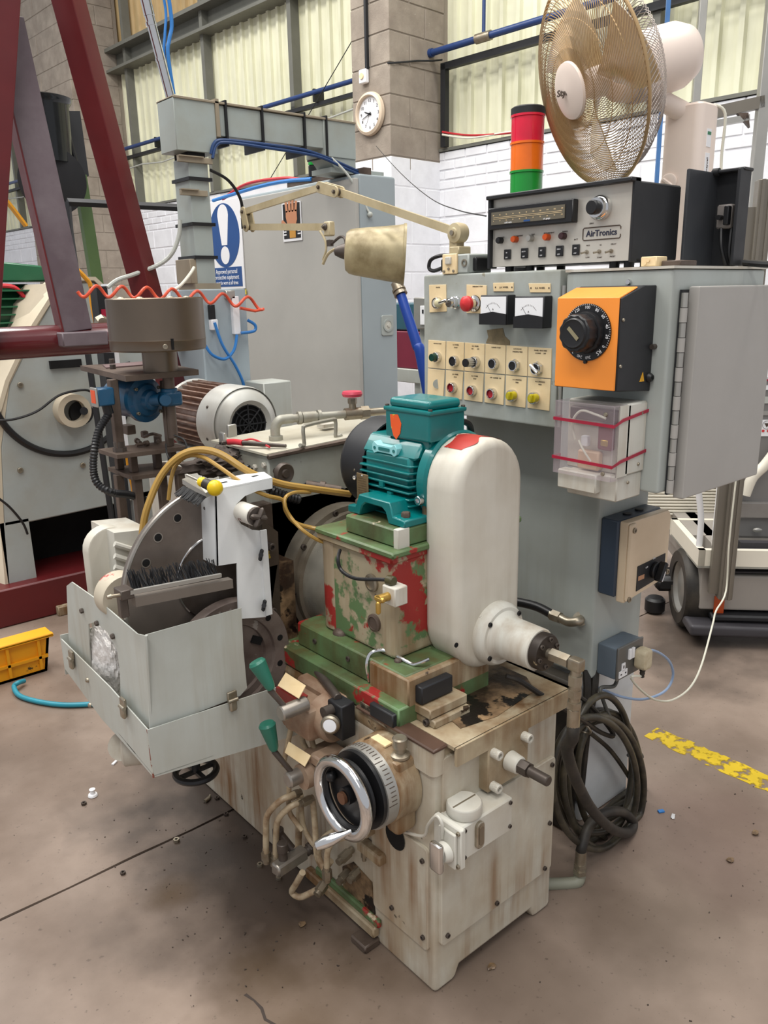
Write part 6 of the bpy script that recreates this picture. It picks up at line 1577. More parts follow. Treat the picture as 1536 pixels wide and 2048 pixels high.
part('seam_strap', MB().box(.60, .615, 1.79, 1.93, 2.18, 2.31), TKB, pa)
for x in (.64, .80, 1.0, 1.11): part('cable_tie', MB().box(x, x + .008, 1.788, 1.932, 2.15, 2.31), BK, pa, flat=True)
for z in (1.74, 1.86, 2.02): part('post_strap', MB().box(.468, .566, 1.79, 1.93, z, z + .012), BK, pa, flat=True)
for z, w_ in ((1.965, .06), (2.08, .09)): part('post_bracket', MB().box(.43, .43 + w_ + .05, 1.785, 1.80, z, z + .02, .001).box(.43, .44 + w_, 1.775, 1.80, z + .018, z + .022), TKB, pa)
part('foot_plate', MB().box(.46, .57, 1.79, 1.93, 1.625, 1.65).box(.45, .478, 1.80, 1.92, 1.65, 1.74, .002), TKB, pa)
solo('ceiling_conduit', MB().cyl((.452, 1.85, 2.302), (.395, 1.85, 2.56), .017, n=16).cyl((.395, 1.85, 2.56), (.36, 1.85, 2.75), .019, n=16).cyl((.425, 1.85, 2.42), (.423, 1.85, 2.43), .0185).cyl((.40, 1.85, 2.53), (.398, 1.85, 2.54), .0195), M['chrome'], 'shiny steel conduit rising from the corner of the trunking post', 'conduit')
solo('hanging_hose', MB().tube([(.47, 1.86, 2.32), (.46, 1.86, 2.45), (.47, 1.86, 2.5), (.485, 1.86, 2.56), (.475, 1.86, 2.7)], .007).tube([(.46, 1.87, 2.32), (.45, 1.87, 2.45), (.46, 1.87, 2.52), (.47, 1.87, 2.6), (.45, 1.87, 2.72)], .005), M['bluehose'], 'blue air hoses running up beside the shiny conduit', 'hose')
solo('air_hose_bundle', MB().tube([(.565, 1.785, 2.115), (.578, 1.785, 2.15), (.61, 1.788, 2.168), (.7, 1.79, 2.172), (.85, 1.79, 2.172), (1.0, 1.79, 2.168), (1.12, 1.785, 2.145), (1.2, 1.77, 2.12), (1.26, 1.76, 2.10)], .0065).tube([(.567, 1.78, 2.10), (.59, 1.785, 2.148), (.64, 1.785, 2.162), (.8, 1.785, 2.160), (1.05, 1.785, 2.15), (1.18, 1.76, 2.11), (1.27, 1.75, 2.085)], .006), mat('dark_blue_hose', (30, 62, 110), .4), 'bundle of blue and black hoses tied under the trunking arm', 'hose')
solo('grey_lead', MB().tube([(1.13, 1.785, 2.15), (1.18, 1.74, 2.08), (1.24, 1.72, 1.98), (1.26, 1.70, 1.93)], .005).sphere((1.262, 1.70, 1.925), .012), M['sheet'], 'grey lead with black connector hanging from the end of the trunking arm', 'cable')
solo('black_lead', MB().tube([(.56, 1.79, 2.06), (.64, 1.80, 2.03), (.70, 1.82, 1.97), (.72, 1.84, 1.90)], .006).cyl((.72, 1.84, 1.90), (.72, 1.84, 1.86), .010), BK, 'thin black lead curving down beside the trunking post', 'cable')
# valve box under the post
vx = thing('valve_box', 'blue grey control box with air valves and hoses under the trunking post', 'box', (.55, 1.86, 0))
part('box_body', MB().box(.455, .66, 1.755, 2.0, .05, 1.628, .005), mat('valve_box_blue_grey', (160, 172, 178), .45, var=.04), vx)
part('lower_feet', MB().box(.47, .65, 1.77, 1.98, 0, .06), M['satin'], vx)
part('white_cylinder', MB().box(.585, .615, 1.735, 1.756, 1.455, 1.60, .002), M['paper'], vx)
part('solenoid', MB().box(.486, .508, 1.735, 1.756, 1.515, 1.57, .002), BK, vx); part('valve_body', MB().box(.486, .514, 1.73, 1.756, 1.475, 1.515, .003), M['paper'], vx)
part('top_clamp', MB().box(.56, .60, 1.735, 1.756, 1.59, 1.622, .003), M['alu'], vx)
solo('blue_air_hose', MB().tube(UP([(495, 640, 1.73), (510, 650, 1.72), (508, 662, 1.72), (482, 666, 1.73)]), .006).tube(UP([(474, 670, 1.73), (468, 700, 1.72), (450, 718, 1.72), (425, 710, 1.72), (410, 690, 1.73)]), .006).tube(UP([(429, 645, 1.73), (445, 690, 1.72), (470, 730, 1.72), (486, 765, 1.72), (488, 790, 1.73)]), .006), M['bluehose'], 'blue air hoses looping on the front of the blue grey box', 'hose')
coil = [U(155 + t * 370, 583 - 4 * t + 11 * math.sin(t * 46) + 6 * t * t * 5, y=1.70 + .012 * math.cos(t * 46)) for t in [i / 160 for i in range(161)]]
coil += UP([(528, 618, 1.70), (510, 622, 1.70), (480, 616, 1.71)])
solo('coil_hose', MB().sweep(coil, .0058, 8), M['redhose'], 'orange red coiled air hose strung from the frame to the blue grey box', 'hose')
solo('grey_flex', MB().tube(UP([(215, 575, 1.9), (235, 560, 1.9), (270, 548, 1.9), (320, 528, 1.88), (345, 505, 1.86), (358, 470, 1.85), (360, 440, 1.85)]), .008), M['sheet'], 'grey flexible conduit curving to the trunking post', 'conduit')
solo('white_flex', MB().tube(UP([(345, 582, 1.74), (362, 570, 1.74), (380, 548, 1.76), (388, 535, 1.78)]), .006), M['whitecord'], 'white flex at the foot of the trunking post', 'cable')

# ================================================================== maroon A frame
af = thing('trestle_frame', 'maroon steel A frame trestle with a round cross tube at the left', 'trestle', (.0, 1.95, 0))
MA = M['maroon']
YA = 1.93
def beam(p0, p1, w, d, m=MA, name='leg', yaw=0.0):
    p0, p1 = V(p0), V(p1); dd = (p1 - p0); L = dd.length; dd.normalize()
    xr = V((1, 0, 0)); xr = (xr - dd * xr.dot(dd)).normalized(); yr = dd.cross(xr)
    if yaw: xr, yr = xr * math.cos(yaw) + yr * math.sin(yaw), yr * math.cos(yaw) - xr * math.sin(yaw)
    Mx = Matrix((xr, yr, dd)).transposed().to_4x4(); Mx.translation = p0
    return part(name, MB().box(-w / 2, w / 2, -d / 2, d / 2, 0, L, .004, 2, Mx), m, af)
def ext(p, q, z):
    p, q = V(p), V(q); t = (z - p.z) / (q.z - p.z); return p + (q - p) * t
a, b = U(2, 0, y=YA - .06), U(-40, 690, y=YA - .06)
beam(ext(a, b, 0.0), ext(a, b, 2.9), .10, .07)
a, b = U(137, 0, y=YA), U(292, 580, y=YA)
beam(ext(a, b, 0.0), ext(a, b, 2.9), .080, .085, yaw=.55)
b = U(151, 662, y=YA - .02); a = ext(b, U(58, 250, y=YA + .02), 2.5)
beam(b, a, .106, .06, M['maroon2'], 'brace')
part('brace_edge', MB().strip([b + V((-.056, -.004, 0)), a + V((-.056, -.004, 0))], 'y', .062, .006), MA, af)
t0_, t1_ = U(-30, 692, y=YA), U(390, 670, y=YA)
part('cross_tube', MB().cyl(V((t0_.x, YA, 1.455)), V((.62, YA, 1.46)), .056, n=36), mat('glossy_maroon_tube', (92, 30, 34), .22, var=.06, coat=.5), af)
bp_ = U(160, 670, y=YA - .05)
part('saddle_plate', MB().cbox(bp_ + V((.0, -.005, -.012)), .165, .10, .05, bev=.004), M['maroon2'], af)
# ================================================================== similar machine further back on the left
lm = thing('far_machine', 'pale grey machine with arched guard and black opening behind the maroon frame', 'machine', (.7, 3.4, 0))
LG = mat('far_machine_grey', (164, 170, 168), .45, var=.05, dirt=((148, 140, 122), .5, 3)); LC = mat('far_machine_cream', (198, 186, 164), .5, var=.05)
YL = 3.1
# the front plate is built round the black opening
def yzp(px, py): p = U(px, py, y=YL); return (p.x, p.z)
op = [yzp(58, 1045), yzp(240, 1002), yzp(252, 1010), yzp(262, 1130), yzp(74, 1178)]
arch = [yzp(*q) for q in ((0, 0),)] if False else None
out_ = [(-.02, .2), (.02, .9), (.10, 1.2), (.26, 1.46), (.36, 1.60), (.47, 1.68), (.58, 1.68), (.68, 1.58), (.80, 1.35), (.95, 1.3), (1.25, 1.3), (1.3, .2)]
hole = [(.09, .12), (.10, .46), (.12, .50), (.64, .53), (.66, .50), (.66, .12)]
part('front_plate', MB().prism([(-.02, .5), (.02, .9), (.10, 1.2), (.26, 1.46), (.36, 1.60), (.47, 1.68), (.58, 1.68), (.68, 1.58), (.80, 1.35), (.95, 1.3), (1.25, 1.3), (1.3, .53), (.12, .50)], 'y', YL, YL + .05, .006).box(-.04, .10, YL, YL + .05, .12, .52).box(.66, 1.3, YL, YL + .05, .12, .55), LG, lm)
part('side_wall', MB().plate([(-.04, YL, .12), (-.02, YL, .5), (.02, YL, .9), (.10, YL, 1.2), (.26, YL, 1.46), (.36, YL, 1.60), (.47, YL, 1.68), (.38, YL + .4, 1.68), (.26, YL + .4, 1.58), (.14, YL + .4, 1.45), (-.02, YL + .4, 1.2), (-.10, YL + .4, .9), (-.16, YL + .4, .5), (-.18, YL + .4, .12)], (-.3, 0, .0), .02), LC, lm)
part('arch_top', MB().strip([(.0, YL + .16, 1.0), (.09, YL + .16, 1.22), (.25, YL + .16, 1.48), (.36, YL + .16, 1.62), (.47, YL + .16, 1.70), (.58, YL + .16, 1.70), (.7, YL + .16, 1.58)], 'y', .34, .02), LC, lm)
part('opening', MB().box(.08, .70, YL + .3, YL + .34, .1, .56).box(.08, .70, YL + .04, YL + .34, .53, .55).box(.66, .69, YL + .04, YL + .34, .1, .55), M['dark'], lm, 'black opening')
part('skid', MB().box(-.3, 1.4, YL - .08, YL + .9, .0, .20, .008), MA, lm, 'maroon skid beam')
part('skid_edge', MB().box(.15, 1.4, YL - .12, YL - .08, .0, .05, .004), GR, lm)
ac = U(128, 770, y=YL)
part('dark_arc', MB().torus((ac.x, YL - .006, ac.z), 'y', .355, .017, 48, 8, math.radians(75), math.radians(255)), BK, lm)
part('round_boss', MB().ring(U(150, 822, y=YL - .08), 'y', .055, .085, .10, 36), LC, lm)
part('boss_core', MB().cyl(U(160, 825, y=YL), U(160, 825, y=YL) - YV * .03, .06).cyl(U(168, 822, y=YL - .02), U(168, 822, y=YL - .1), .02), BK, lm)
for px, py in ((60, 668), (40, 770), (40, 940), (165, 930), (60, 700)): inst('plate_bolt', 'cap', lm, U(px, py, y=YL), '-y', .014, .012, M['zinc'])
part('vent_slot', MB().box(U(97, 720, y=YL).x, U(160, 720, y=YL).x, YL - .02, YL, U(97, 738, y=YL).z, U(97, 722, y=YL).z), M['dark'], lm)
part('cable', MB().tube(UP([(-10, 842, 3.05), (30, 838, 3.04), (75, 822, 3.02), (120, 790, 3.0), (170, 780, 3.0), (190, 790, 3.05)]), .006).tube(UP([(-5, 995, 3.05), (20, 1015, 3.05), (45, 1045, 3.06), (55, 1068, 3.08)]), .006), BK, lm)
gmn = thing('electric_motor', 'dark green motor with a sloped terminal box behind the far machine at the left edge', 'motor', U(20, 640, y=3.6) - ZV * .3)
GM = mat('dark_green_motor_paint', (34, 92, 62), .35, var=.1)
gq = U(15, 630, y=3.6)
part('body', MB().cyl(gq - XV * .25, gq + XV * .12, .16, n=28), GM, gmn)
for k in range(7): part('fin', MB().box(gq.x - .25, gq.x + .1, gq.y - .2, gq.y - .05, gq.z - .12 + k * .04, gq.z - .112 + k * .04), GM, gmn)
part('terminal_box', MB().prism([(gq.x - .08, gq.z + .17), (gq.x + .22, gq.z + .17), (gq.x + .18, gq.z + .25), (gq.x - .02, gq.z + .27)], 'y', gq.y - .12, gq.y + .08, .008), GM, gmn)
part('red_lead', MB().tube([gq + V((-.1, -.18, .15)), gq + V((0, -.18, .14)), gq + V((.05, -.18, .08))], .012), bpy.data.materials['red_cable'], gmn)
part('mounting', MB().box(gq.x - .3, gq.x + .1, gq.y - .15, gq.y + .15, 0, gq.z - .14), LG, gmn)
# black extractor hood, green post, thin black frame
ho = thing('extractor_hood', 'black box shaped extractor unit with round lid behind the maroon frame', 'extractor', U(130, 420, y=4.0))
part('square_panel', MB().plate([U(100, 222, y=4.05), U(160, 222, y=4.05), U(178, 352, y=4.05), U(110, 352, y=4.05)], 'y', .12), M['satin'], ho)
hc0 = U(85, 205, y=3.95)
part('round_top', MB().lathe([(.13, -.32), (.14, -.02), (.155, 0), (.16, .02), (.13, .03), (0, .03)], hc0, 'z', 36), mat('gloss_black', (20, 22, 24), .15), ho)
part('round_lid', MB().lathe([(0, -.03), (.12, -.02), (.18, .0), (.185, .02), (0, .03)], U(105, 362, y=3.9), (-.3, -.9, -.1), 40), M['black'], ho)
part('arm', MB().sweep([U(112, 210, y=3.9), U(130, 240, y=3.9), U(160, 350, y=3.9)], .012), M['black'], ho)
gp0, gp1 = U(163, 350, y=4.0), U(196, 575, y=4.0)
part('green_post', MB().cbox((gp0 + ext(gp0, gp1, 0)) / 2, .07, .05, (gp0.z), Matrix.Rotation(-.05, 3, 'Y')), mat('olive_green_post', (74, 96, 54), .5, var=.1), ho)
bf = thing('pipe_frame', 'thin black square tube frame behind the maroon frame', 'frame', U(165, 560, y=2.9))
f0, f1 = U(135, 404, y=2.9), U(375, 416, y=2.9)
part('rail', MB().sweep([f0, f1], .018, 4), M['satin'], bf); part('upright', MB().sweep([f0, U(140, 460, y=2.9), V((.47, 2.9, 0))], .016, 4), M['satin'], bf)
part('yellow_strap', MB().strip([U(5, 392, y=3.7), U(26, 418, y=3.72), U(52, 452, y=3.75)], 'y', .05, .012), mat('orange_yellow_strap', (232, 160, 40), .5), ho)  # loose yellow strap behind the brace, only grouped with the hood
solo('orange_cable', MB().tube(UP([(155, 540, 2.8), (170, 555, 2.8), (182, 575, 2.8), (190, 640, 2.8)]) + [V((.55, 2.8, .6)), V((.55, 2.8, .012))], .011), bpy.data.materials['orange_yellow_strap'], 'orange cable running down beside the olive green post', 'cable')
rpo = U(205, 600, y=2.6)
rp_o = thing('striped_post', 'dark post with a red band and white side near the olive green post', 'post', V((rpo.x, 2.6, 0)))
part('shaft', MB().box(rpo.x - .03, rpo.x + .02, 2.58, 2.66, 0, rpo.z + .06), M['satin'], rp_o)
part('white_side', MB().box(rpo.x + .02, rpo.x + .04, 2.575, 2.65, .9, rpo.z + .07), M['paper'], rp_o)
part('red_band', MB().box(rpo.x - .02, rpo.x + .025, 2.572, 2.58, rpo.z - .12, rpo.z - .04), mat('crimson_band', (176, 24, 60), .5), rp_o)
part('toggle_clamp', MB().cyl(U(206, 645, y=2.5), U(206, 645, y=2.42), .02).cyl(U(200, 640, y=2.5), U(212, 655, y=2.45), .03, n=6), M['zinc'], rp_o)
# ================================================================== yellow crate with teal hose
kr = thing('yellow_crate', 'scuffed yellow plastic crate on the floor at the left edge', 'crate', (-.17, 2.5, 0))
YC = mat('scuffed_yellow_plastic', (240, 166, 26), .45, var=.05, chips=((70, 56, 30), .63, 12))
cx0, cx1 = -.45, U(108, 1335, y=2.38).x
part('shell', MB().plate([(cx0, 2.38, .0), (cx1 - .03, 2.38, .0), (cx1, 2.38, .17), (cx0, 2.38, .17)], 'y', .012).plate([(cx1 - .03, 2.38, 0), (cx1 - .03, 2.46, 0), (cx1, 2.47, .17), (cx1, 2.38, .17)], '-x', .012).box(cx0, cx1 - .03, 2.38, 2.46, 0, .012).plate([(cx0, 2.46, .0), (cx1 - .03, 2.46, .0), (cx1, 2.47, .17), (cx0, 2.47, .17)], '-y', .012), YC, kr)
part('rim', MB().box(cx0, cx1 + .012, 2.36, 2.385, .16, .178, .003).box(cx0, cx1 + .012, 2.36, 2.47, .165, .172, .002), YC, kr)
for x in (cx1 - .06, cx1 - .19, cx1 - .31): part('rib', MB().box(x, x + .012, 2.366, 2.38, .02, .165), YC, kr)
part('base_rib', MB().box(cx0, cx1 - .02, 2.366, 2.38, .07, .082), YC, kr)
solo('teal_hose', MB().tube([U(48, 1362, z=.02), U(36, 1366, z=.03), U(28, 1374, z=.02), U(40, 1392, z=.012), U(80, 1404, z=.012), U(130, 1410, z=.012), U(190, 1408, z=.012)], .0105, 10), mat('teal_hose_rubber', (44, 142, 162), .35), 'teal hose curving over the floor from the yellow crate', 'hose')
# ================================================================== grey and cream tow truck on the right
TF = Frame((2.2, .52, 0), 43)
tt = thing('tow_truck', 'grey and cream electric tow truck with an orange number plate at the right edge', 'vehicle', (2.6, .9, 0))
TGm = mat('truck_grey_paint', (160, 154, 147), .4, var=.04); TCm = mat('truck_cream_paint', (236, 230, 214), .4, var=.03); TDm = mat('truck_dark_plastic', (66, 64, 68), .5, var=.05)
def TB(): return MB(TF.M)
def tp(px, py, **k): return TF.U(px, py, **k)
lo = tp(1395, 1240, y=.1).x
zt_ = tp(1400, 1140, y=.1).z
part('rear_body', TB().prism([(lo, .16), (1.2, .16), (1.2, .33), (lo + .08, .33), (lo + .08, .36), (lo, .40)], 'y', .10, .5, .012, 2), TGm, tt)
wx = tp(1360, 1190, y=.35).x
part('wheel_arch', TB().prism([(.36 - .10, .16), (1.3, .16), (1.3, .46), (.2, .46), (.12, .40)], 'x', wx + .08, wx + .14, .006).box(lo - .0, 1.2, .3, 1.2, .30, .46), TGm, tt)
whc = tp(1362, 1188, y=.30); whc.z = .195
ty = TB(); 
part('tyre', TB().lathe([(.125, -.07), (.175, -.072), (.192, -.05), (.195, 0), (.192, .05), (.175, .072), (.125, .07), (.125, -.07)], (whc.x + .05, whc.y, .197), 'x', 48, cap=False), M['rubber'], tt)
part('wheel_hub', TB().lathe([(.0, -.055), (.05, -.05), (.10, -.045), (.118, -.06), (.128, -.062), (.128, .05), (0, .05)], (whc.x + .05, whc.y, .197), 'x', 40), M['alu'], tt)
part('bumper', TB().prism([(lo - .05, .06), (1.2, .05), (1.2, .10), (lo - .05, .115)], 'y', .02, .2, .016, 3), TDm, tt)
part('bumper_lip', TB().box(lo + .05, 1.2, .06, .2, .12, .15, .008), M['satin'], tt)
part('step_mat', TB().box(lo + .12, 1.2, .12, .40, .335, .345, .003), TDm, tt)
sx0 = tp(1475, 1150, y=.16).x
for k in range(6): part('step_rib', TB().box(sx0, 1.2, .15, .16, .345 + k * .018, .355 + k * .018, .002), TDm, tt)
part('step_riser', TB().box(sx0, 1.2, .16, .2, .34, .47), TDm, tt)
part('rear_panel', TB().box(sx0 - .02, 1.2, .30, .36, .44, 1.20, .01), mat('truck_mid_grey', (124, 122, 120), .4, var=.03), tt)
px0 = tp(1485, 1020, y=.29)
part('number_plate', TB().box(px0.x, px0.x + .30, .292, .30, px0.z - .022, px0.z + .03, .002), mat('orange_number_plate', (214, 120, 62), .45), tt)
text('3799', tt, TF.W((px0.x + .085, .2915, px0.z + .008)), TF.r, ZV, .034, mat('plate_yellow', (238, 214, 130), .5), 'lettering', .0005)
text('Rental', tt, TF.W((px0.x + .075, .2915, px0.z - .013)), TF.r, ZV, .016, bpy.data.materials['plate_yellow'], 'lettering', .0005)
part('plate_logo', TB().box(px0.x + .006, px0.x + .02, .2905, .293, px0.z - .004, px0.z + .014), M['paper'], tt)
part('storage_lid', TB().prism(rrect(sx0 + .01, 1.2, .555, .63, .015), 'y', .27, .30, .006, 2), mat('lid_silver_grey', (150, 146, 142), .35, .3), tt)
part('lid_handle', TB().sphere(tp(1515, 1060, y=.27), .022, 14, (1, .4, .5)), M['alu'], tt)
so = tp(1438, 1210, y=.095)
part('reflector', TB().box(so.x - .022, so.x + .022, .09, .101, so.z - .042, so.z + .042, .002), mat('orange_reflector', (206, 84, 34), .2), tt)
# cream rim with open tray
c0_ = tp(1398, 1100, y=.06); c1_ = tp(1342, 1036, z=c0_.z); c2_ = tp(1440, 1108, z=c0_.z)
zr = c0_.z; hR = .085
part('tray_rim', TB().plate([(c0_.x, c0_.y, zr), (c1_.x, c1_.y, zr), (c1_.x, c1_.y, zr - hR), (c0_.x, c0_.y, zr - hR)], (1, 0, 0), .03)
     .plate([(c0_.x, c0_.y, zr), (c0_.x + .5, c0_.y + .0, zr), (c0_.x + .5, c0_.y, zr - hR), (c0_.x, c0_.y, zr - hR)], (0, 1, 0), .03)
     .plate([(c1_.x, c1_.y, zr), (c0_.x + .5, c1_.y, zr), (c0_.x + .5, c1_.y, zr - hR), (c1_.x, c1_.y, zr - hR)], (0, -1, 0), .03), TCm, tt, 'cream moulded rim')
part('tray_floor', TB().plate([(c0_.x, c0_.y, zr - hR), (c1_.x, c1_.y, zr - hR), (c0_.x + .5, c1_.y, zr - hR), (c0_.x + .5, c0_.y, zr - hR)], 'z', .01), M['sheet'], tt)
# slatted cream headboard
ys = c1_.y + .12
part('slat_board', TB().box(c1_.x - .3, 1.0, ys + .012, ys + .03, zr - .1, zr + .30), TCm, tt)
for k in range(20):
    z0 = zr - .02 + k * .0165
    part('slat', TB().box(c1_.x - .12 - k * .005, 1.0, ys, ys + .014, z0, z0 + .0125, .003), TCm, tt)
part('handrail', TB().tube([(tp(1398, 1092, y=c0_.y + .06)), tp(1402, 1040, y=c0_.y + .06), tp(1398, 990, y=c0_.y + .06), tp(1392, 930, y=c0_.y + .06)], .014, 12), M['paper'], tt, 'white bent handrail')
part('white_post', TB().box(tp(1436, 1000, y=.2).x, tp(1450, 1000, y=.2).x, .2, .24, zr - .1, .9), M['paper'], tt)
part('steering_arm', TB().tube([tp(1490, 990, y=.24), tp(1505, 955, y=.24), tp(1530, 930, y=.24), tp(1560, 890, y=.24)], .024, 12), TCm, tt)
part('seat_pad', TB().cbox(tp(1530, 670, y=.26), .08, .05, .05, bev=.015, seg=2), TCm, tt)
# aluminium profile post
pp0 = tp(1450, 1200, y=.02)
ppost = part('profile_post', TB().box(pp0.x - .035, pp0.x + .025, .0, .06, .25, 2.0, .003).box(pp0.x - .024, pp0.x - .012, -.006, .002, .25, 2.0).box(pp0.x + .004, pp0.x + .014, -.006, .002, .25, 2.0).box(pp0.x - .07, pp0.x - .035, .02, .05, .27, 1.9), mat('profile_grey', (126, 120, 110), .42, .4, var=.05), tt, 'grey aluminium profile post')
# stickers on the rear panel
def stick(px, py, w, h, m): 
    p = tp(px, py, y=.298); return part('sticker', TB().box(p.x - w / 2, p.x + w / 2, .295, .299, p.z - h / 2, p.z + h / 2), m, tt, flat=True)
stick(1530, 700, .05, .11, M['paper']); stick(1525, 760, .07, .008, bpy.data.materials['crimson_band']); stick(1527, 775, .06, .02, M['paper']); stick(1524, 800, .07, .03, M['sheet']); stick(1524, 826, .07, .02, M['alu'])
k2 = stick(1532, 856, .065, .075, M['paper'])
kq = tp(1534, 850, y=.294)
part('badge_ring', TB().ring(kq, 'y', .018, .0195, .002, 28), M['ink'], tt); part('badge_mark', TB().prism([(kq.x - .012, kq.z + .008), (kq.x + .012, kq.z + .008), (kq.x, kq.z - .011)], 'y', .2935, .2945), M['ink'], tt)
for d in (-.014, .008): part('red_dot', TB().cyl((kq.x + d, .294, kq.z - .027), (kq.x + d, .2925, kq.z - .027), .006), M['red'], tt)
# front castor block seen behind the wheel
part('castor', TB().cyl(tp(1310, 1205, y=.45) - V((0, 0, .05)), tp(1310, 1205, y=.45) + V((0, 0, .03)), .05, n=20, bev=.012).box(wx - .1, wx + .2, .42, .60, .12, .2, .02), M['black'], tt)
# truck cab upright and crossbar by the wall
fr3 = thing('profile_frame', 'grey aluminium profile machine frame in front of the white wall by the fan', 'frame', (2.9, 1.0, 0))
q_ = lambda px, py: TF.U(px, py, y=1.2)
PFm = bpy.data.materials['profile_grey']
part('upright', TB().box(q_(1500, 400).x, q_(1522, 400).x, 1.2, 1.26, 0, 3.2, .003), M['alu'], fr3)
part('crossbar', TB().plate([q_(1430, 212), q_(1530, 190), q_(1530, 214), q_(1430, 236)], 'y', .05), PFm, fr3)
part('crossbar', TB().plate([q_(1430, 240), q_(1500, 228), q_(1500, 240), q_(1430, 252)], 'y', .05), M['alu'], fr3)
part('gusset', TB().plate([q_(1497, 225), q_(1500, 255), q_(1475, 226)], 'y', .03), M['rsteel'], fr3)
part('thin_upright', TB().box(q_(1422, 100).x, q_(1438, 100).x, 1.5, 1.54, 0, 3.6, .002), M['alu'], fr3)
part('blue_pipe', TB().box(q_(1355, 100).x, q_(1364, 100).x, 1.55, 1.57, 2.0, 3.6), bpy.data.materials['blue_drop_pipe'], fr3)
# red tool chest and wall socket behind the panel
tcx = thing('tool_chest', 'dark red tool chest with teal lid on a stand between the cabinets', 'tool chest', (2.3, 2.7, 0))
RC = mat('dark_red_chest', (122, 34, 56), .4, var=.06)
part('chest_body', MB().box(2.2, 2.5, 2.38, 2.95, 1.16, 1.38, .006), RC, tcx)
for k in range(4): part('drawer_front', MB().box(2.19, 2.2, 2.62, 2.92, 1.17 + k * .05, 1.212 + k * .05, .003), RC, tcx)
for k in range(4): part('drawer_pull', MB().box(2.18, 2.192, 2.62, 2.70, 1.205 + k * .05, 1.211 + k * .05), M['chrome'], tcx)
part('teal_lid', MB().box(2.2, 2.5, 2.38, 2.95, 1.385, 1.54, .006), mat('dark_teal_lid', (40, 84, 98), .4, var=.06), tcx)
part('stand', MB().box(2.18, 2.52, 2.36, 2.97, 1.08, 1.16, .004).box(2.2, 2.25, 2.4, 2.45, 0, 1.08).box(2.2, 2.25, 2.88, 2.93, 0, 1.08), M['sheet'], tcx)
ws = thing('wall_socket', 'grey double socket on a post beside the button panel', 'socket', (2.0, 2.2, 0))
w0, w1 = U(829, 640, x=2.0), U(852, 640, x=2.0)
wz0, wz1 = U(840, 658, x=2.0).z, U(840, 595, x=2.0).z
part('plate', MB().box(1.99, 2.03, w1.y - .05, w0.y, wz0, wz1, .006), M['alu'], ws)
part('insert', MB().box(1.983, 1.992, w1.y - .03, w1.y + .03, (wz0 + wz1) / 2 - .06, (wz0 + wz1) / 2 + .04, .002), M['paper'], ws)
part('pin_slot', MB().box(1.981, 1.984, w1.y + .0, w1.y + .012, (wz0 + wz1) / 2, (wz0 + wz1) / 2 + .02), BK, ws)
part('post', MB().box(2.03, 2.08, w1.y - .04, w0.y - .01, 0, wz1), M['sheet'], ws)

# ================================================================== hoses and coils at the right of the machine
OH = M['oilhose']
loops = []
random.seed(21)
for k in range(7):
    cx, cy = 1195 + random.uniform(-10, 14) + k * 3, 1560 + random.uniform(-16, 16) - k * 3
    rx, ry = 76 + random.uniform(-14, 22), 138 + random.uniform(-24, 14)
    tl = random.uniform(-.12, .12)
    yk = .02 + .018 * k
    pts = []
    for i in range(24):
        a = 2 * math.pi * i / 24
        ex, ey = rx * math.cos(a), ry * math.sin(a)
        pts.append(U(cx + ex * math.cos(tl) - ey * math.sin(tl), min(1712, cy + ex * math.sin(tl) + ey * math.cos(tl)), y=yk + .012 * math.sin(a * 2 + k)))
    loops.append(pts)
hcx = thing('coiled_hose', 'coil of oily dark hoses hanging between the machine base and the grey cabinet', 'hose coil', (.78, .06, 0))
for pts in loops:
    zmin = min(p.z for p in pts)
    if zmin < .012: pts = [p + ZV * max(0, .012 - p.z) for p in pts]
    part('hose_turn', MB().tube(pts, .0098, 10, 4, True), OH, hcx)
part('hose_tie', MB().torus(U(1162, 1452, y=.05), (1, 0, .6), .03, .003, 20, 6), M['zinc'], hcx)
mhs = thing('hydraulic_hose', 'thick black hydraulic hose dropping from the spindle swivel and curling to the floor', 'hose', (.6, .0, 0))
hp_pts = [HOSE0, HOSE0 - ZV * .03, U(1134, 1500, y=-.10), U(1152, 1560, y=-.08), U(1186, 1622, y=-.05), U(1228, 1660, y=-.02), U(1258, 1664, y=.01), U(1266, 1644, y=.03), U(1244, 1624, y=.03), U(1206, 1628, y=.02), U(1178, 1652, y=.01), U(1165, 1690, y=.0), U(1162, 1702, y=.0)]
part('hose', MB().tube(hp_pts, .0145, 14, 8), M['rubber'], mhs)
e2 = U(1162, 1704, y=.0)
part('end_fitting', MB().cyl(e2 + ZV * .005, e2 - ZV * .035, .0155, n=20).hexn(e2 - ZV * .035, e2 - ZV * .045, .019).cyl(e2 - ZV * .045, e2 - ZV * .055, .016).hexn(e2 - ZV * .055, e2 - ZV * .068, .020), M['zinc'], mhs)
e3 = e2 - ZV * .068
part('elbow_pipe', MB().tube([e3, e3 - ZV * .012, e3 + V((-.012, .0, -.024)), e3 + V((-.04, .02, -.026)), e3 + V((-.10, .06, -.02))], .0165, 12), mat('grey_green_pipe', (140, 140, 124), .45, var=.12), mhs)
solo('machine_cable', MB().tube([U(1012, 1352, y=.04), U(1040, 1362, y=.02), U(1080, 1388, y=.0), U(1120, 1412, y=.0), U(1165, 1440, y=.02), U(1200, 1464, y=.04), U(1226, 1472, y=.05), U(1216, 1452, y=.06), U(1180, 1410, y=.07), U(1140, 1380, y=.08)], .0068, 8), M['rubber'], 'brown black cable running from under the spindle nose past the hydraulic hose', 'cable')
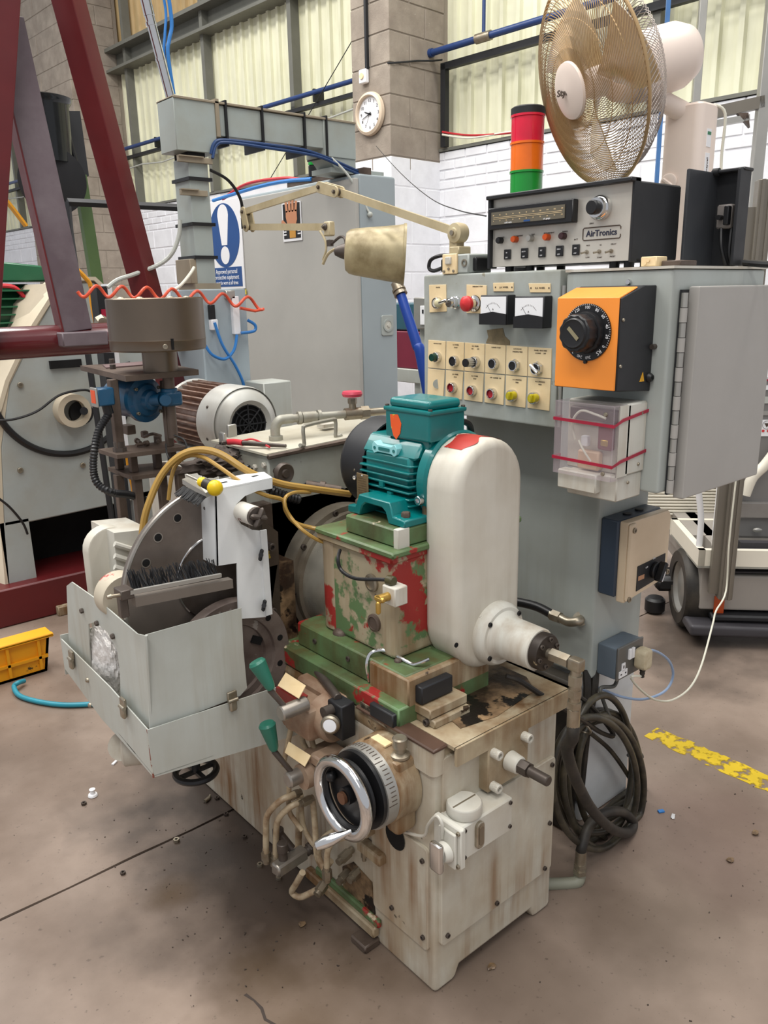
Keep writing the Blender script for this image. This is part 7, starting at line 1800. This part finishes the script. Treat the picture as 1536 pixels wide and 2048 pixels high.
solo('machine_cable', MB().tube([U(1150, 1350, y=.13), U(1146, 1400, y=.12), U(1165, 1450, y=.11), U(1220, 1500, y=.10), U(1262, 1560, y=.09), U(1296, 1620, y=.08), U(1290, 1690, y=.07), U(1250, 1700, y=.06), U(1200, 1670, y=.06)], .0072, 8), OH, 'outermost loose loop of dark cable right of the hose coil', 'cable')
part('cable_bundle', MB().tube([(.76, .15, .53), (.74, .13, .45), (.73, .14, .3), (.74, .16, .1)], .012).tube([(.79, .14, .53), (.765, .125, .46), (.75, .13, .36), (.76, .15, .1)], .012).box(.70, .76, .16, .3, .0, .5, .01), M['rubber'], cb)
# ================================================================== things lying on the floor
def nutf(px, py, nm, lab, r=.009, m=None, cat='nut', grp=None):
    p = U(px, py, z=0)
    mb = MB().lathe([(r * .5, 0), (r, 0), (r, r * .9), (r * .5, r * .9), (r * .5, 0)], p + ZV * .0005, 'z', 6, cap=False)
    return solo(nm, mb, m or M['zinc'], lab, cat, grp)
p = U(186, 1592, z=0)
solo('white_plug', MB().lathe([(.014, 0), (.016, .002), (.014, .008), (.008, .010), (.007, .022), (.010, .026), (.0, .028)], p, 'z', 18), M['paper'], 'small white plastic plug lying alone on the floor below the splash tray', 'plug')
nutf(168, 1609, 'hex_nut', 'dark nut on the floor just left below the white plastic plug', .009, M['dsteel'])
nutf(353, 1683, 'hex_nut', 'shiny nut lying alone on the bare floor left of the hydraulic pipes', .010)
nutf(520, 1732, 'hex_nut', 'bright nut on the floor left of the lowest brass pipe fitting')
nutf(558, 1758, 'hex_nut', 'bright nut on the floor under the flow valve block')
nutf(246, 1748, 'hex_nut', 'dull nut on the floor below the long floor joint at the left', .008, M['dsteel'])
nutf(452, 1630, 'hex_nut', 'small dark nut beside the left foot of the machine base', .008, M['dsteel'])
nutf(489, 1675, 'hex_nut', 'dull nut by the machine foot between the tray and the pipes', .008, M['dsteel'])
nutf(434, 1598, 'hex_nut', 'small dark nut under the small black handwheel', .008, M['dsteel'])
p = U(410, 1606, z=0)
solo('metal_scrap', MB().cyl(p + ZV * .006, p + V((.02, .008, .006)), .006, n=8).cyl(p + V((.02, .008, .006)), p + V((.03, .02, .005)), .004, n=8), M['zinc'], 'bright scrap fitting on the floor joint under the tray handwheel', 'scrap')
p = U(229, 1527, z=0)
solo('metal_scrap', MB().cbox(p + ZV * .003, .024, .010, .006, Matrix.Rotation(.6, 3, 'Z'), .001), M['paper'], 'small pale scrap on the floor under the tray corner', 'scrap')
p = U(1322, 1624, z=0)
solo('blue_scrap', MB().cbox(p + ZV * .003, .02, .012, .006, Matrix.Rotation(-.5, 3, 'Z'), .001), M['bluehose'], 'bit of blue plastic on the floor right of the hose coil', 'scrap')
p = U(1346, 1634, z=0)
solo('clear_scrap', MB().cbox(p + ZV * .002, .026, .012, .004, Matrix.Rotation(.4, 3, 'Z'), .001), M['chrome'], 'bit of shiny foil on the floor next to the blue plastic bit', 'scrap')
for i, (px, py, lab) in enumerate(((1460, 1722, 'dark oily clod on the floor near the lower right edge'), (1510, 1668, 'dark clod on the floor at the right edge below the yellow line'), (604, 1850, 'brown oily clod on the floor left of the front machine foot'), (983, 1935, 'small dark clod on the floor in front of the machine'))):
    p = U(px, py, z=0)
    solo('oily_clod', lump(p + ZV * .004, (.012, .009, .005), 30 + i, .5, 2, 4), M['oily'], lab, 'debris')
gr_ = MB()
for k in range(170):
    a = random.random()
    if a < .6: x, y = random.gauss(-.18, .16), random.gauss(.75, .25)
    elif a < .8: x, y = random.gauss(-.4, .3), random.gauss(.2, .3)
    else: x, y = random.gauss(1.0, .4), random.gauss(-.2, .25)
    if 0 < x < .44 and 0 < y < 1.3: continue
    r = random.uniform(.0008, .0018); q = Matrix.Rotation(random.random() * 3, 3, 'Z')
    gr_.cbox((x, y, r * .8), r * random.uniform(1.5, 4), r * 1.5, r * 1.4, q)
solo('floor_grit', gr_, M['dsteel'], 'scattered swarf and grit on the concrete round the machine', 'grit', None, 'stuff', flat=True)
